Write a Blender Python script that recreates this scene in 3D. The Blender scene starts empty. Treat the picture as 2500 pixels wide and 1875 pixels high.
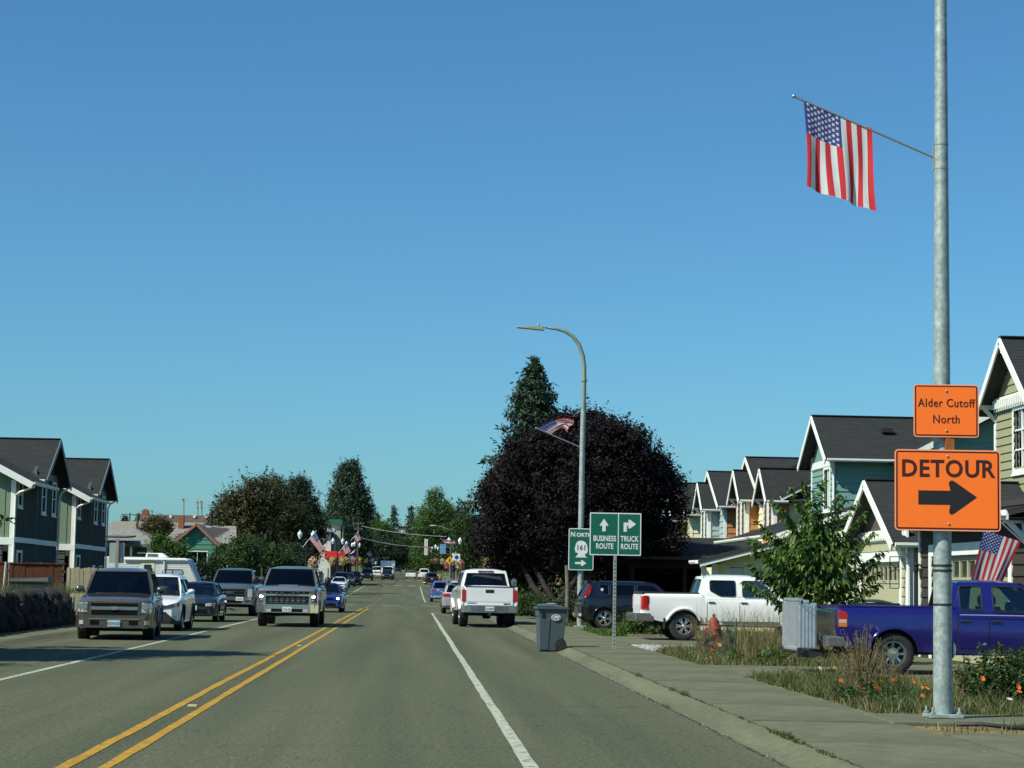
import bpy, bmesh, math, random
import numpy as np
from math import sin, cos, pi, radians, sqrt, atan2, tan
from mathutils import Vector, Matrix, geometry, noise as mnoise

R = random.Random(7)
NR = np.random.default_rng(11)
SC = bpy.context.scene
COL = SC.collection

# ------------------------------------------------------------------ camera
F_PX = 5000.0                      # focal length in photo pixels (photo 2500 wide)
EYE = Vector((0.0, 0.0, 1.55))
_ycam = Vector((-244 / F_PX, -483.5 / F_PX, -1.0)).normalized()     # road direction seen by the camera
_line = Vector((cos(radians(1.0)), -sin(radians(1.0)), 0.0))        # slope of the horizon
_zcam = _line.cross(_ycam)
if _zcam.y < 0: _zcam = -_zcam
_zcam.normalize()
_xcam = _ycam.cross(_zcam).normalized()
CAMROT = Matrix((_xcam, _ycam, _zcam))                              # camera space -> world
cam = bpy.data.cameras.new('camera')
cam.sensor_width = 36.0; cam.lens = 36.0 * F_PX / 2500.0
cam.clip_start = 0.5; cam.clip_end = 6000.0
camo = bpy.data.objects.new('camera', cam); COL.objects.link(camo)
camo.matrix_world = Matrix.Translation(EYE) @ CAMROT.to_4x4()
SC.camera = camo

def ray(px, py):
    return CAMROT @ Vector(((px - 1250) / F_PX, -(py - 937.5) / F_PX, -1.0))
def P(px, py, D):
    d = ray(px, py); t = D / d.y
    return EYE + d * t
def X_(px, D, py=1425): return P(px, py, D).x
def Z_(px, py, D): return P(px, py, D).z

# ------------------------------------------------------------------ light
SUN_EL, SUN_AZ = 45.0, 30.0        # azimuth: degrees behind the left-hand side (-X towards -Y)
tosun = Vector((-cos(radians(SUN_AZ)) * cos(radians(SUN_EL)), -sin(radians(SUN_AZ)) * cos(radians(SUN_EL)), sin(radians(SUN_EL))))
sl = bpy.data.lights.new('sun', 'SUN'); sl.energy = 4.6; sl.angle = radians(0.53); sl.color = (1.0, 0.965, 0.83)
so = bpy.data.objects.new('sun', sl); COL.objects.link(so)
so.rotation_euler = tosun.to_track_quat('Z', 'Y').to_euler()
so.location = (-40, -20, 60)
W = bpy.data.worlds.new('World'); SC.world = W; W.use_nodes = True
nt = W.node_tree; nt.nodes.clear()
sky = nt.nodes.new('ShaderNodeTexSky'); sky.sky_type = 'NISHITA'; sky.sun_disc = False
sky.sun_elevation = radians(SUN_EL); sky.sun_rotation = atan2(tosun.x, tosun.y)
sky.altitude = 150; sky.air_density = 1.0; sky.dust_density = 0.7; sky.ozone_density = 2.2
tint = nt.nodes.new('ShaderNodeMix'); tint.data_type = 'RGBA'; tint.blend_type = 'MULTIPLY'
tint.inputs[0].default_value = 1.0
tint.inputs[7].default_value = (0.56, 1.085, 1.365, 1)
bg = nt.nodes.new('ShaderNodeBackground'); bg.inputs[1].default_value = 0.0615
wo = nt.nodes.new('ShaderNodeOutputWorld')
nt.links.new(sky.outputs[0], tint.inputs[6]); nt.links.new(tint.outputs[2], bg.inputs[0]); nt.links.new(bg.outputs[0], wo.inputs[0])
SC.view_settings.view_transform = 'Standard'; SC.view_settings.look = 'None'
SC.view_settings.exposure = 0.46; SC.view_settings.gamma = 1.0; SC.view_settings.use_curve_mapping = False

# ------------------------------------------------------------------ terrain profile along the road
def gz(y):
    if y < 150: return 0.0
    if y < 210: return 0.0001 * (y - 150) ** 2
    if y < 720: return 0.36 + 0.012 * (y - 210)
    return 6.48 + 0.02 * (min(y, 1600) - 720)

# ------------------------------------------------------------------ materials
_MC = {}
def c8(r, g, b):
    f = lambda v: (v / 255 / 12.92) if v / 255 <= 0.04045 else ((v / 255 + 0.055) / 1.055) ** 2.4
    return (f(r), f(g), f(b))
def M(name, col=(0.5, 0.5, 0.5), rough=0.6, metal=0.0, coat=0.0, var=0.12, scale=6.0, bump=0.0, bscale=None, spec=0.5, trans=0.0, emit=None, coat_r=0.06):
    if name in _MC: return _MC[name]
    m = bpy.data.materials.new(name); m.use_nodes = True
    t = m.node_tree; b = t.nodes['Principled BSDF']
    b.inputs['Roughness'].default_value = rough; b.inputs['Metallic'].default_value = metal
    b.inputs['Coat Weight'].default_value = coat; b.inputs['Coat Roughness'].default_value = coat_r
    b.inputs['Specular IOR Level'].default_value = spec
    b.inputs['Base Color'].default_value = (*col, 1)
    tc = t.nodes.new('ShaderNodeTexCoord')
    if var > 0:
        n = t.nodes.new('ShaderNodeTexNoise'); n.inputs['Scale'].default_value = scale; n.inputs['Detail'].default_value = 5
        t.links.new(tc.outputs['Object'], n.inputs['Vector'])
        r = t.nodes.new('ShaderNodeMapRange'); r.inputs[1].default_value = 0.3; r.inputs[2].default_value = 0.7
        r.inputs[3].default_value = 1 - var; r.inputs[4].default_value = 1 + var
        t.links.new(n.outputs['Fac'], r.inputs[0])
        mx = t.nodes.new('ShaderNodeMix'); mx.data_type = 'RGBA'; mx.blend_type = 'MULTIPLY'; mx.inputs[0].default_value = 1
        mx.inputs[6].default_value = (*col, 1)
        t.links.new(r.outputs[0], mx.inputs[7]); t.links.new(mx.outputs[2], b.inputs['Base Color'])
    if bump > 0:
        n2 = t.nodes.new('ShaderNodeTexNoise'); n2.inputs['Scale'].default_value = bscale or scale * 4; n2.inputs['Detail'].default_value = 4
        t.links.new(tc.outputs['Object'], n2.inputs['Vector'])
        bp = t.nodes.new('ShaderNodeBump'); bp.inputs['Strength'].default_value = bump; bp.inputs['Distance'].default_value = 0.02
        t.links.new(n2.outputs['Fac'], bp.inputs['Height']); t.links.new(bp.outputs[0], b.inputs['Normal'])
    if emit:
        b.inputs['Emission Color'].default_value = (*emit[0], 1); b.inputs['Emission Strength'].default_value = emit[1]
    if trans > 0:                                   # thin sheet lit from behind (leaves, cloth)
        out = t.nodes['Material Output']; tr = t.nodes.new('ShaderNodeBsdfTranslucent'); ms = t.nodes.new('ShaderNodeMixShader')
        ms.inputs[0].default_value = trans
        tr.inputs[0].default_value = (*[min(1, v * 1.25) for v in col], 1)
        t.links.new(b.outputs[0], ms.inputs[1]); t.links.new(tr.outputs[0], ms.inputs[2]); t.links.new(ms.outputs[0], out.inputs[0])
    _MC[name] = m
    return m

def glass(name, tint=(0.1, 0.1, 0.1), rough=0.02, extra=0.03):
    if name in _MC: return _MC[name]
    m = bpy.data.materials.new(name); m.use_nodes = True; t = m.node_tree; t.nodes.clear()
    out = t.nodes.new('ShaderNodeOutputMaterial'); mx = t.nodes.new('ShaderNodeMixShader')
    tr = t.nodes.new('ShaderNodeBsdfTransparent'); tr.inputs[0].default_value = (*tint, 1)
    gl = t.nodes.new('ShaderNodeBsdfGlossy'); gl.inputs['Roughness'].default_value = rough; gl.inputs[0].default_value = (0.95, 0.97, 1, 1)
    fr = t.nodes.new('ShaderNodeFresnel'); fr.inputs[0].default_value = 1.5
    ad = t.nodes.new('ShaderNodeMath'); ad.operation = 'ADD'; ad.inputs[1].default_value = extra; ad.use_clamp = True
    t.links.new(fr.outputs[0], ad.inputs[0]); t.links.new(ad.outputs[0], mx.inputs[0])
    t.links.new(tr.outputs[0], mx.inputs[1]); t.links.new(gl.outputs[0], mx.inputs[2]); t.links.new(mx.outputs[0], out.inputs[0])
    _MC[name] = m; return m

def surf(name, cols, scales, rough=0.9, speck=0.25, speck_scale=60, bump=0.3, bump_scale=90, stretch=None, cracks=0.0, wear=None):
    """Ground-like surface: two-scale blotches, speckle, fine cracks; wear=(colour beneath, threshold) shows what lies under worn paint."""
    if name in _MC: return _MC[name]
    m = bpy.data.materials.new(name); m.use_nodes = True; t = m.node_tree; b = t.nodes['Principled BSDF']
    L = t.links.new; N = t.nodes.new
    b.inputs['Roughness'].default_value = rough; b.inputs['Specular IOR Level'].default_value = 0.25
    tc = N('ShaderNodeTexCoord'); mp = N('ShaderNodeMapping'); L(tc.outputs['Object'], mp.inputs[0])
    if stretch: mp.inputs['Scale'].default_value = stretch
    n1 = N('ShaderNodeTexNoise'); n1.inputs['Scale'].default_value = scales[0]; n1.inputs['Detail'].default_value = 6; L(mp.outputs[0], n1.inputs[0])
    r1 = N('ShaderNodeMapRange'); r1.inputs[1].default_value = 0.32; r1.inputs[2].default_value = 0.68; L(n1.outputs[0], r1.inputs[0])
    m1 = N('ShaderNodeMix'); m1.data_type = 'RGBA'; m1.inputs[6].default_value = (*cols[0], 1); m1.inputs[7].default_value = (*cols[1], 1); L(r1.outputs[0], m1.inputs[0])
    n2 = N('ShaderNodeTexNoise'); n2.inputs['Scale'].default_value = scales[1]; n2.inputs['Detail'].default_value = 8; n2.inputs['Roughness'].default_value = 0.7; L(tc.outputs['Object'], n2.inputs[0])
    r2 = N('ShaderNodeMapRange'); r2.inputs[1].default_value = 0.38; r2.inputs[2].default_value = 0.62; r2.inputs[3].default_value = 1 - speck; r2.inputs[4].default_value = 1 + speck; L(n2.outputs[0], r2.inputs[0])
    n3 = N('ShaderNodeTexNoise'); n3.inputs['Scale'].default_value = speck_scale; n3.inputs['Detail'].default_value = 3; n3.inputs['Roughness'].default_value = 0.8; L(tc.outputs['Object'], n3.inputs[0])
    r3 = N('ShaderNodeMapRange'); r3.inputs[1].default_value = 0.4; r3.inputs[2].default_value = 0.62; r3.inputs[3].default_value = 1 - speck; r3.inputs[4].default_value = 1 + speck * 1.4; L(n3.outputs[0], r3.inputs[0])
    mu = N('ShaderNodeMath'); mu.operation = 'MULTIPLY'; L(r2.outputs[0], mu.inputs[0]); L(r3.outputs[0], mu.inputs[1])
    last = mu.outputs[0]
    if cracks > 0:
        nd = N('ShaderNodeTexNoise'); nd.inputs['Scale'].default_value = 1.5; nd.inputs['Detail'].default_value = 6; L(tc.outputs['Object'], nd.inputs[0])
        vm = N('ShaderNodeMix'); vm.data_type = 'RGBA'; vm.blend_type = 'ADD'; vm.inputs[0].default_value = 0.9; L(tc.outputs['Object'], vm.inputs[6]); L(nd.outputs['Color'], vm.inputs[7])
        vo = N('ShaderNodeTexVoronoi'); vo.feature = 'DISTANCE_TO_EDGE'; vo.inputs['Scale'].default_value = 0.22; L(vm.outputs[2], vo.inputs['Vector'])
        rc = N('ShaderNodeMapRange'); rc.inputs[1].default_value = 0.0; rc.inputs[2].default_value = 0.006; rc.inputs[3].default_value = 1 - cracks; rc.inputs[4].default_value = 1; L(vo.outputs['Distance'], rc.inputs[0])
        mc = N('ShaderNodeMath'); mc.operation = 'MULTIPLY'; L(last, mc.inputs[0]); L(rc.outputs[0], mc.inputs[1]); last = mc.outputs[0]
    mm = N('ShaderNodeMix'); mm.data_type = 'RGBA'; mm.blend_type = 'MULTIPLY'; mm.inputs[0].default_value = 1; L(m1.outputs[2], mm.inputs[6]); L(last, mm.inputs[7])
    colout = mm.outputs[2]
    if wear:
        nw = N('ShaderNodeTexNoise'); nw.inputs['Scale'].default_value = 9; nw.inputs['Detail'].default_value = 9; nw.inputs['Roughness'].default_value = 0.75; L(tc.outputs['Object'], nw.inputs[0])
        rw = N('ShaderNodeMapRange'); rw.inputs[1].default_value = wear[1]; rw.inputs[2].default_value = wear[1] + 0.05; L(nw.outputs[0], rw.inputs[0])
        mw = N('ShaderNodeMix'); mw.data_type = 'RGBA'; mw.inputs[6].default_value = (*wear[0], 1); L(colout, mw.inputs[7]); L(rw.outputs[0], mw.inputs[0]); colout = mw.outputs[2]
    L(colout, b.inputs['Base Color'])
    nb = N('ShaderNodeTexNoise'); nb.inputs['Scale'].default_value = bump_scale; nb.inputs['Detail'].default_value = 3; L(tc.outputs['Object'], nb.inputs[0])
    bp = N('ShaderNodeBump'); bp.inputs['Strength'].default_value = bump; bp.inputs['Distance'].default_value = 0.012; L(nb.outputs[0], bp.inputs['Height']); L(bp.outputs[0], b.inputs['Normal'])
    _MC[name] = m; return m

# ------------------------------------------------------------------ objects and tags
def T(o, label, cat, group=None):
    o['label'] = label; o['category'] = cat
    if group: o['group'] = group
    return o
def struct(o): o['kind'] = 'structure'; return o
def stuff(o): o['kind'] = 'stuff'; return o
def empty(name, loc=(0, 0, 0), rz=0.0, label=None, cat=None, group=None, tilt=None):
    o = bpy.data.objects.new(name, None); COL.objects.link(o); o.location = loc; o.rotation_euler = (tilt[0] if tilt else 0, tilt[1] if tilt else 0, rz)
    o.empty_display_size = 0.2
    if label: T(o, label, cat, group)
    return o
def link(name, me, parent=None, loc=None):
    o = bpy.data.objects.new(name, me); COL.objects.link(o)
    if parent is not None: o.parent = parent
    if loc is not None: o.location = loc
    return o
def copy_tree(o, parent=None):
    c = o.copy(); COL.objects.link(c)
    if parent is not None: c.parent = parent
    for ch in list(o.children): copy_tree(ch, c)
    return c

class MB:
    """mesh collector"""
    def __init__(s, f=None): s.v = []; s.fc = []; s.mi = []; s.f = f
    def add(s, vs, fs, m=0):
        b = len(s.v)
        s.v.extend([s.f(*p) for p in vs] if s.f else [tuple(p) for p in vs])
        s.fc.extend([tuple(i + b for i in q) for q in fs]); s.mi.extend([m] * len(fs)); return s
    def box(s, x0, x1, y0, y1, z0, z1, m=0):
        v = [(x0, y0, z0), (x1, y0, z0), (x1, y1, z0), (x0, y1, z0), (x0, y0, z1), (x1, y0, z1), (x1, y1, z1), (x0, y1, z1)]
        return s.add(v, [(0, 3, 2, 1), (4, 5, 6, 7), (0, 1, 5, 4), (1, 2, 6, 5), (2, 3, 7, 6), (3, 0, 4, 7)], m)
    def hexa(s, v, m=0):
        return s.add(v, [(0, 3, 2, 1), (4, 5, 6, 7), (0, 1, 5, 4), (1, 2, 6, 5), (2, 3, 7, 6), (3, 0, 4, 7)], m)
    def bar(s, a, b, w, h, m=0, up=(0, 0, 1)):
        a = Vector(a); b = Vector(b); d = (b - a).normalized(); u = Vector(up)
        sd = d.cross(u)
        if sd.length < 1e-4: sd = d.cross(Vector((1, 0, 0)))
        sd.normalize(); u = sd.cross(d).normalized(); sd *= w / 2; u *= h / 2
        return s.hexa([a - sd - u, a + sd - u, b + sd - u, b - sd - u, a - sd + u, a + sd + u, b + sd + u, b - sd + u], m)
    def tube(s, pts, r, n=8, m=0, cap=True):
        pts = [Vector(p) for p in pts]; k = len(pts)
        rr = r if isinstance(r, (list, tuple)) else [r] * k
        vs = []; fs = []; ref = Vector((0, 0, 1))
        d0 = (pts[1] - pts[0]).normalized()
        if abs(d0.dot(ref)) > 0.9: ref = Vector((1, 0, 0))
        for i, p in enumerate(pts):
            d = (pts[min(i + 1, k - 1)] - pts[max(i - 1, 0)]).normalized()
            a = d.cross(ref)
            if a.length < 1e-5: a = d.cross(Vector((0, 1, 0)))
            a.normalize(); b = a.cross(d).normalized()
            for j in range(n):
                t = 2 * pi * j / n; vs.append(p + a * cos(t) * rr[i] + b * sin(t) * rr[i])
        for i in range(k - 1):
            for j in range(n):
                j2 = (j + 1) % n; fs.append((i * n + j, i * n + j2, (i + 1) * n + j2, (i + 1) * n + j))
        if cap: fs.append(tuple(range(n - 1, -1, -1))); fs.append(tuple((k - 1) * n + j for j in range(n)))
        return s.add(vs, fs, m)
    def lathe(s, prof, n=16, c=(0, 0, 0), axis='z', m=0, squash=1.0, cap=True):
        vs = []; fs = []; k = len(prof)
        for (r, h) in prof:
            for j in range(n):
                t = 2 * pi * j / n; a = r * cos(t); b = r * sin(t) * squash
                if axis == 'z': p = (c[0] + a, c[1] + b, c[2] + h)
                elif axis == 'x': p = (c[0] + h, c[1] + a, c[2] + b)
                else: p = (c[0] + a, c[1] + h, c[2] + b)
                vs.append(p)
        for i in range(k - 1):
            for j in range(n):
                j2 = (j + 1) % n; fs.append((i * n + j, i * n + j2, (i + 1) * n + j2, (i + 1) * n + j))
        if cap and prof[0][0] > 1e-6: fs.append(tuple(range(n - 1, -1, -1)))
        if cap and prof[-1][0] > 1e-6: fs.append(tuple((k - 1) * n + j for j in range(n)))
        return s.add(vs, fs, m)
    def ell(s, c, r, n=12, k=7, m=0, jit=0.0, rng=None):
        pr = []
        for i in range(k + 1):
            a = -pi / 2 + pi * i / k; pr.append((max(1e-7, cos(a)), sin(a)))
        vs = []; fs = []
        for (q, h) in pr:
            for j in range(n):
                t = 2 * pi * j / n; e = 1 + (rng.uniform(-jit, jit) if rng else 0)
                vs.append((c[0] + r[0] * q * cos(t) * e, c[1] + r[1] * q * sin(t) * e, c[2] + r[2] * h * e))
        for i in range(k):
            for j in range(n):
                j2 = (j + 1) % n; fs.append((i * n + j, i * n + j2, (i + 1) * n + j2, (i + 1) * n + j))
        return s.add(vs, fs, m)
    def prism(s, poly, fn, w0, w1, m=0, holes=()):
        """poly in (u,v) extruded along w; fn(u,v,w)->xyz"""
        loops = [list(poly)] + [list(h) for h in holes]
        tri = geometry.tessellate_polygon([[Vector((u, v, 0)) for (u, v) in lp] for lp in loops])
        flat = [p for lp in loops for p in lp]; n = len(flat)
        vs = [fn(u, v, w0) for (u, v) in flat] + [fn(u, v, w1) for (u, v) in flat]
        fs = []
        if not holes:
            fs.append(tuple(range(n))); fs.append(tuple(n + i for i in range(n - 1, -1, -1)))
        else:
            for t in tri: fs.append(tuple(t)); fs.append(tuple(n + i for i in reversed(t)))
        o = 0
        for lp in loops:
            k = len(lp)
            for i in range(k):
                j = (i + 1) % k; fs.append((o + i, o + j, n + o + j, n + o + i))
            o += k
        return s.add(vs, fs, m)
    def grid(s, fn, nu, nv, m=0, mfn=None):
        vs = [fn(i / nu, j / nv) for j in range(nv + 1) for i in range(nu + 1)]
        b = len(s.v); s.v.extend([s.f(*p) for p in vs] if s.f else [tuple(p) for p in vs])
        for j in range(nv):
            for i in range(nu):
                a = b + j * (nu + 1) + i; s.fc.append((a, a + 1, a + nu + 2, a + nu + 1)); s.mi.append(mfn(i, j) if mfn else m)
        return s
    def mesh(s, name, mats, smooth=None, recalc=True):
        me = bpy.data.meshes.new(name)
        me.from_pydata([tuple(p) for p in s.v], [], s.fc)
        for m in (mats if isinstance(mats, (list, tuple)) else [mats]): me.materials.append(m)
        if any(s.mi): me.polygons.foreach_set('material_index', s.mi)
        if recalc:
            bm = bmesh.new(); bm.from_mesh(me); bmesh.ops.recalc_face_normals(bm, faces=bm.faces); bm.to_mesh(me); bm.free()
        if smooth is not None:
            me.polygons.foreach_set('use_smooth', [True] * len(me.polygons)); me.set_sharp_from_angle(angle=radians(smooth))
        me.update(); return me
    def build(s, name, mats, parent=None, smooth=None, loc=None, bevel=0.0, recalc=True):
        o = link(name, s.mesh(name, mats, smooth, recalc), parent, loc)
        if bevel:
            b = o.modifiers.new('bevel', 'BEVEL'); b.width = bevel; b.segments = 2; b.limit_method = 'ANGLE'; b.angle_limit = radians(50)
        return o

XZ = lambda y0: (lambda u, v, w: (u, y0 + w, v))
def YZ(x0): return lambda u, v, w: (x0 + w, u, v)
def rrect(cx, cy, w, h, r, n=5):
    out = []
    for (sx, sy, a0) in ((1, -1, -90), (1, 1, 0), (-1, 1, 90), (-1, -1, 180)):
        for i in range(n + 1):
            a = radians(a0 + 90 * i / n); out.append((cx + sx * (w / 2 - r) + r * cos(a), cy + sy * (h / 2 - r) + r * sin(a)))
    return out

_FC = [0]
def text(s, size, parent, mat, loc=(0, 0, 0), rot=(pi / 2, 0, 0), sx=1.0, off=0.0, depth=0.002, name='lettering', align='CENTER', space=1.0):
    cu = bpy.data.curves.new('lettering', 'FONT'); cu.body = s; cu.size = size; cu.offset = off; cu.extrude = depth
    cu.align_x = align; cu.align_y = 'CENTER'; cu.resolution_u = 3; cu.space_character = space
    tmp = bpy.data.objects.new('tmp', cu); me = bpy.data.meshes.new_from_object(tmp)
    bpy.data.objects.remove(tmp); me.materials.clear(); me.materials.append(mat)
    o = link(name, me, parent, loc); o.rotation_euler = rot; o.scale = (sx, 1, 1); return o

def mesh_np(name, verts, faces, mats, mi=None, smooth=False):
    """fast build: verts (n,3), faces (m,k) all of k corners"""
    me = bpy.data.meshes.new(name); n = len(verts); m, k = faces.shape
    me.vertices.add(n); me.vertices.foreach_set('co', verts.astype(np.float32).ravel())
    me.loops.add(m * k); me.loops.foreach_set('vertex_index', faces.astype(np.int32).ravel())
    me.polygons.add(m); me.polygons.foreach_set('loop_start', np.arange(0, m * k, k, dtype=np.int32))
    me.polygons.foreach_set('loop_total', np.full(m, k, dtype=np.int32))
    for q in mats: me.materials.append(q)
    if mi is not None: me.polygons.foreach_set('material_index', mi.astype(np.int32))
    if smooth: me.polygons.foreach_set('use_smooth', np.ones(m, dtype=bool))
    me.update(calc_edges=True); return me
# ------------------------------------------------------------------ the setting
ASPH = surf('asphalt', (c8(68, 73, 53), c8(87, 90, 68)), (0.5, 16.0), rough=0.88, speck=0.32, speck_scale=34, bump=0.5, bump_scale=60, stretch=(2.0, 0.06, 1), cracks=0.25)
CONC = surf('concrete', (c8(84, 87, 67), c8(102, 105, 83)), (0.5, 3.0), rough=0.9, speck=0.13, speck_scale=45, bump=0.2, bump_scale=70)
CONC2 = surf('concrete_gutter', (c8(85, 88, 67), c8(102, 104, 81)), (0.7, 6.0), rough=0.9, speck=0.1, speck_scale=45, bump=0.2, bump_scale=70, stretch=(3, 0.3, 1))
YEL = surf('yellow_road_paint', (c8(172, 134, 40), c8(154, 118, 34)), (2, 6), rough=0.75, speck=0.1, speck_scale=50, bump=0.2, wear=(c8(86, 90, 72), 0.40))
WHT = surf('white_road_paint', (c8(174, 178, 162), c8(154, 158, 142)), (2, 6), rough=0.75, speck=0.1, speck_scale=50, bump=0.2, wear=(c8(88, 94, 76), 0.42))
GRASSB = surf('grass_ground', (c8(70, 82, 36), c8(96, 96, 52)), (0.6, 5), rough=1, speck=0.3, speck_scale=30, bump=0.8, bump_scale=25)
DRYG = surf('dry_grass_ground', (c8(96, 88, 56), c8(128, 114, 76)), (0.8, 5), rough=1, speck=0.3, speck_scale=30, bump=0.8, bump_scale=30)
DIRT = surf('soil', (c8(84, 74, 54), c8(104, 94, 70)), (0.8, 5), rough=1, speck=0.3, speck_scale=30, bump=0.8, bump_scale=30)

def sheet(name, xs, ys, mat, dz=0.0, zf=None):
    b = MB(); nx, ny = len(xs), len(ys)
    vs = [(x, y, (zf(x, y) if zf else gz(y)) + dz) for y in ys for x in xs]
    fs = [(j * nx + i, j * nx + i + 1, (j + 1) * nx + i + 1, (j + 1) * nx + i) for j in range(ny - 1) for i in range(nx - 1)]
    b.add(vs, fs); o = b.build(name, mat, smooth=60, recalc=False); return struct(o)
YS = [-60, -20, 0, 20, 40, 60, 80, 100, 120, 140, 150, 160, 170, 180, 190, 200, 210, 240, 280, 320, 380, 450, 550, 650, 720, 740, 800, 900, 1100, 1600, 4000]
sheet('ground', [-1500, -300, -60, -20, -12, 6, 20, 60, 300, 1500], YS, GRASSB, -0.03)
RS = [y for y in YS if y <= 740]
sheet('road', [-8.75, -6, -2.5, 1, 3.32], RS, ASPH, 0.0)
LEFTZ = lambda x, y: gz(y) + (0.0)
# cross street at the junction and parking apron on the left
b = MB(); b.box(-60, -8.75, 139, 152, -0.02, 0.004); struct(b.build('side_street', ASPH))
b = MB(); b.box(3.32, 60, 139, 152, -0.02, 0.004); struct(b.build('side_street', ASPH))

def strip(name, xa, xb, y0, y1, mat, dz=0.005, jit=0.008):
    ys = [y0]
    while ys[-1] < y1 - 0.5: ys.append(min(y1, ys[-1] + (0.7 if ys[-1] < 70 else 4.0)))
    if ys[-1] < y1: ys.append(y1)
    b = MB(); vs = []
    for y in ys:
        j1 = R.uniform(-jit, jit) + 0.006 * sin(y * 0.35); j2 = R.uniform(-jit, jit) + 0.006 * sin(y * 0.35 + 0.4)
        vs += [(xa + j1, y, gz(y) + dz), (xb + j2, y, gz(y) + dz)]
    b.add(vs, [(2 * i, 2 * i + 1, 2 * i + 3, 2 * i + 2) for i in range(len(ys) - 1)])
    return struct(b.build(name, mat, recalc=False))
strip('yellow_centre_line', -2.52, -2.41, 10, 118, YEL)
strip('yellow_centre_line', -2.86, -2.75, 10, 118, YEL)
# edge line bends into the kerb before the junction
for (a0, a1, y0, y1) in ((0.98, 1.10, 10, 103),): strip('white_edge_line', a0, a1, y0, y1, WHT)
b = MB(); n = 12
vs = []
for i in range(n + 1):
    a = i / n * pi / 2; r = 3.2
    for q in (0.0, 0.12):
        vs.append((0.98 + r - (r - q) * cos(a), 103 + (r * 1.6 - q) * sin(a), 0.006))
b.add(vs, [(2 * i, 2 * i + 1, 2 * i + 3, 2 * i + 2) for i in range(n)]); struct(b.build('white_edge_line', WHT, recalc=False))
strip('white_edge_line', 1.0, 1.12, 158, 262, WHT)
strip('white_edge_line', -6.12, -6.0, 10, 106, WHT)
strip('white_edge_line', -6.05, -5.93, 154, 262, WHT)
for x in (-7.2, -4.7, -1.9, 0.6): 
    b = MB(); b.box(x, x + 1.1, 133.5, 134.1, 0.0, 0.006); struct(b.build('crosswalk_dash', WHT))
for (yy, k) in ((268, 6), (330, 7)):
    for i in range(k):
        x = -8.2 + i * 1.9 * (1 if k == 6 else 0.95); b = MB(); b.box(x, x + 1.0, yy, yy + 3.0, gz(yy) - 0.02, gz(yy + 3.0) + 0.008); struct(b.build('crosswalk_dash', WHT))
strip('stop_line', -0.0, 0.0, 1, 1.1, WHT) if False else None
b = MB(); b.box(-2.2, 1.0, 264.0, 264.5, gz(264) - 0.02, gz(264.5) + 0.008); struct(b.build('stop_line', WHT))
for yy in (25.3, 49, 73, 97, 121, 130):
    o = MB().box(-2.69, -2.58, yy, yy + 0.1, 0.0, 0.018).build('road_marker', M('marker_plastic', c8(200, 190, 130), 0.5)); T(o, 'small raised yellow marker between the two yellow lines, %s' % {25.3: 'nearest the camera', 49: 'second from the camera', 73: 'third from the camera', 97: 'fourth, ahead of the silver pickup', 121: 'beyond the end of the lines', 130: 'farthest one, just before the crossing'}[yy], 'road marker', 'markers between the yellow lines')
# thin yellow trace through the junction
for yy in (136, 142, 148, 156, 164, 172, 180): strip('faint_centre_line', -2.66, -2.6, yy, yy + 3.2, YEL, 0.006)

# ---- right-hand rolled kerb, gutter and sidewalk of separate slabs
def kerb(name, prof, y0, y1, step, mat, mirror=1):
    ys = [y0]
    while ys[-1] < y1 - 1e-3: ys.append(min(y1, ys[-1] + step))
    b = MB(); k = len(prof); vs = [(x * mirror, y, gz(y) + z) for y in ys for (x, z) in prof]
    b.add(vs, [(j * k + i, j * k + i + 1, (j + 1) * k + i + 1, (j + 1) * k + i) for j in range(len(ys) - 1) for i in range(k - 1)])
    return struct(b.build(name, mat, smooth=50, recalc=False))
kerb('kerb', [(3.28, 0.004), (3.40, 0.006), (3.52, 0.045), (3.60, 0.085), (3.675, 0.106), (3.678, -0.03)], 8, 137, 3.0, CONC2)
kerb('kerb', [(3.32, -0.02), (3.5, 0.06), (3.7, 0.13), (3.7, -0.03)], 154, 560, 10, CONC2)
sw = struct(link('sidewalk', MB().box(3.7, 5.42, 8, 137, -0.03, 0.055).mesh('sidewalk', DIRT)))
slab = None; y = 7.4
i = 0
while y < 90:
    L_ = 3.0
    if slab is None:
        sb = MB(); nx, ny = 3, 4
        g = 0.018
        sb.add([(g, g, 0), (1.69 - g, g, 0), (1.69 - g, L_ - g, 0), (g, L_ - g, 0), (g + 0.012, g + 0.012, 0.06), (1.678 - g, g + 0.012, 0.06), (1.678 - g, L_ - g - 0.012, 0.06), (g + 0.012, L_ - g - 0.012, 0.06)],
               [(4, 5, 6, 7), (0, 1, 5, 4), (1, 2, 6, 5), (2, 3, 7, 6), (3, 0, 4, 7)])
        slab = sb.mesh('sidewalk_slab', CONC)
    o = link('slab', slab, sw, (3.715, y, 0.056 + R.uniform(-0.006, 0.004))); o.rotation_euler = (R.uniform(-.001, .001), R.uniform(-.002, .002), 0)
    y += L_; i += 1
o = stuff(link('distant_slabs', MB().box(3.72, 5.4, y, 137, 0.0, 0.114).mesh('distant_slabs', CONC), sw))
b = MB(); vs = []
for yy in [154, 200, 250, 300, 400, 560]: vs += [(3.7, yy, gz(yy) + 0.12), (7.5, yy, gz(yy) + 0.12)]
b.add(vs, [(2 * i, 2 * i + 1, 2 * i + 3, 2 * i + 2) for i in range(5)]); struct(b.build('far_sidewalk', CONC, recalc=False))
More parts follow.
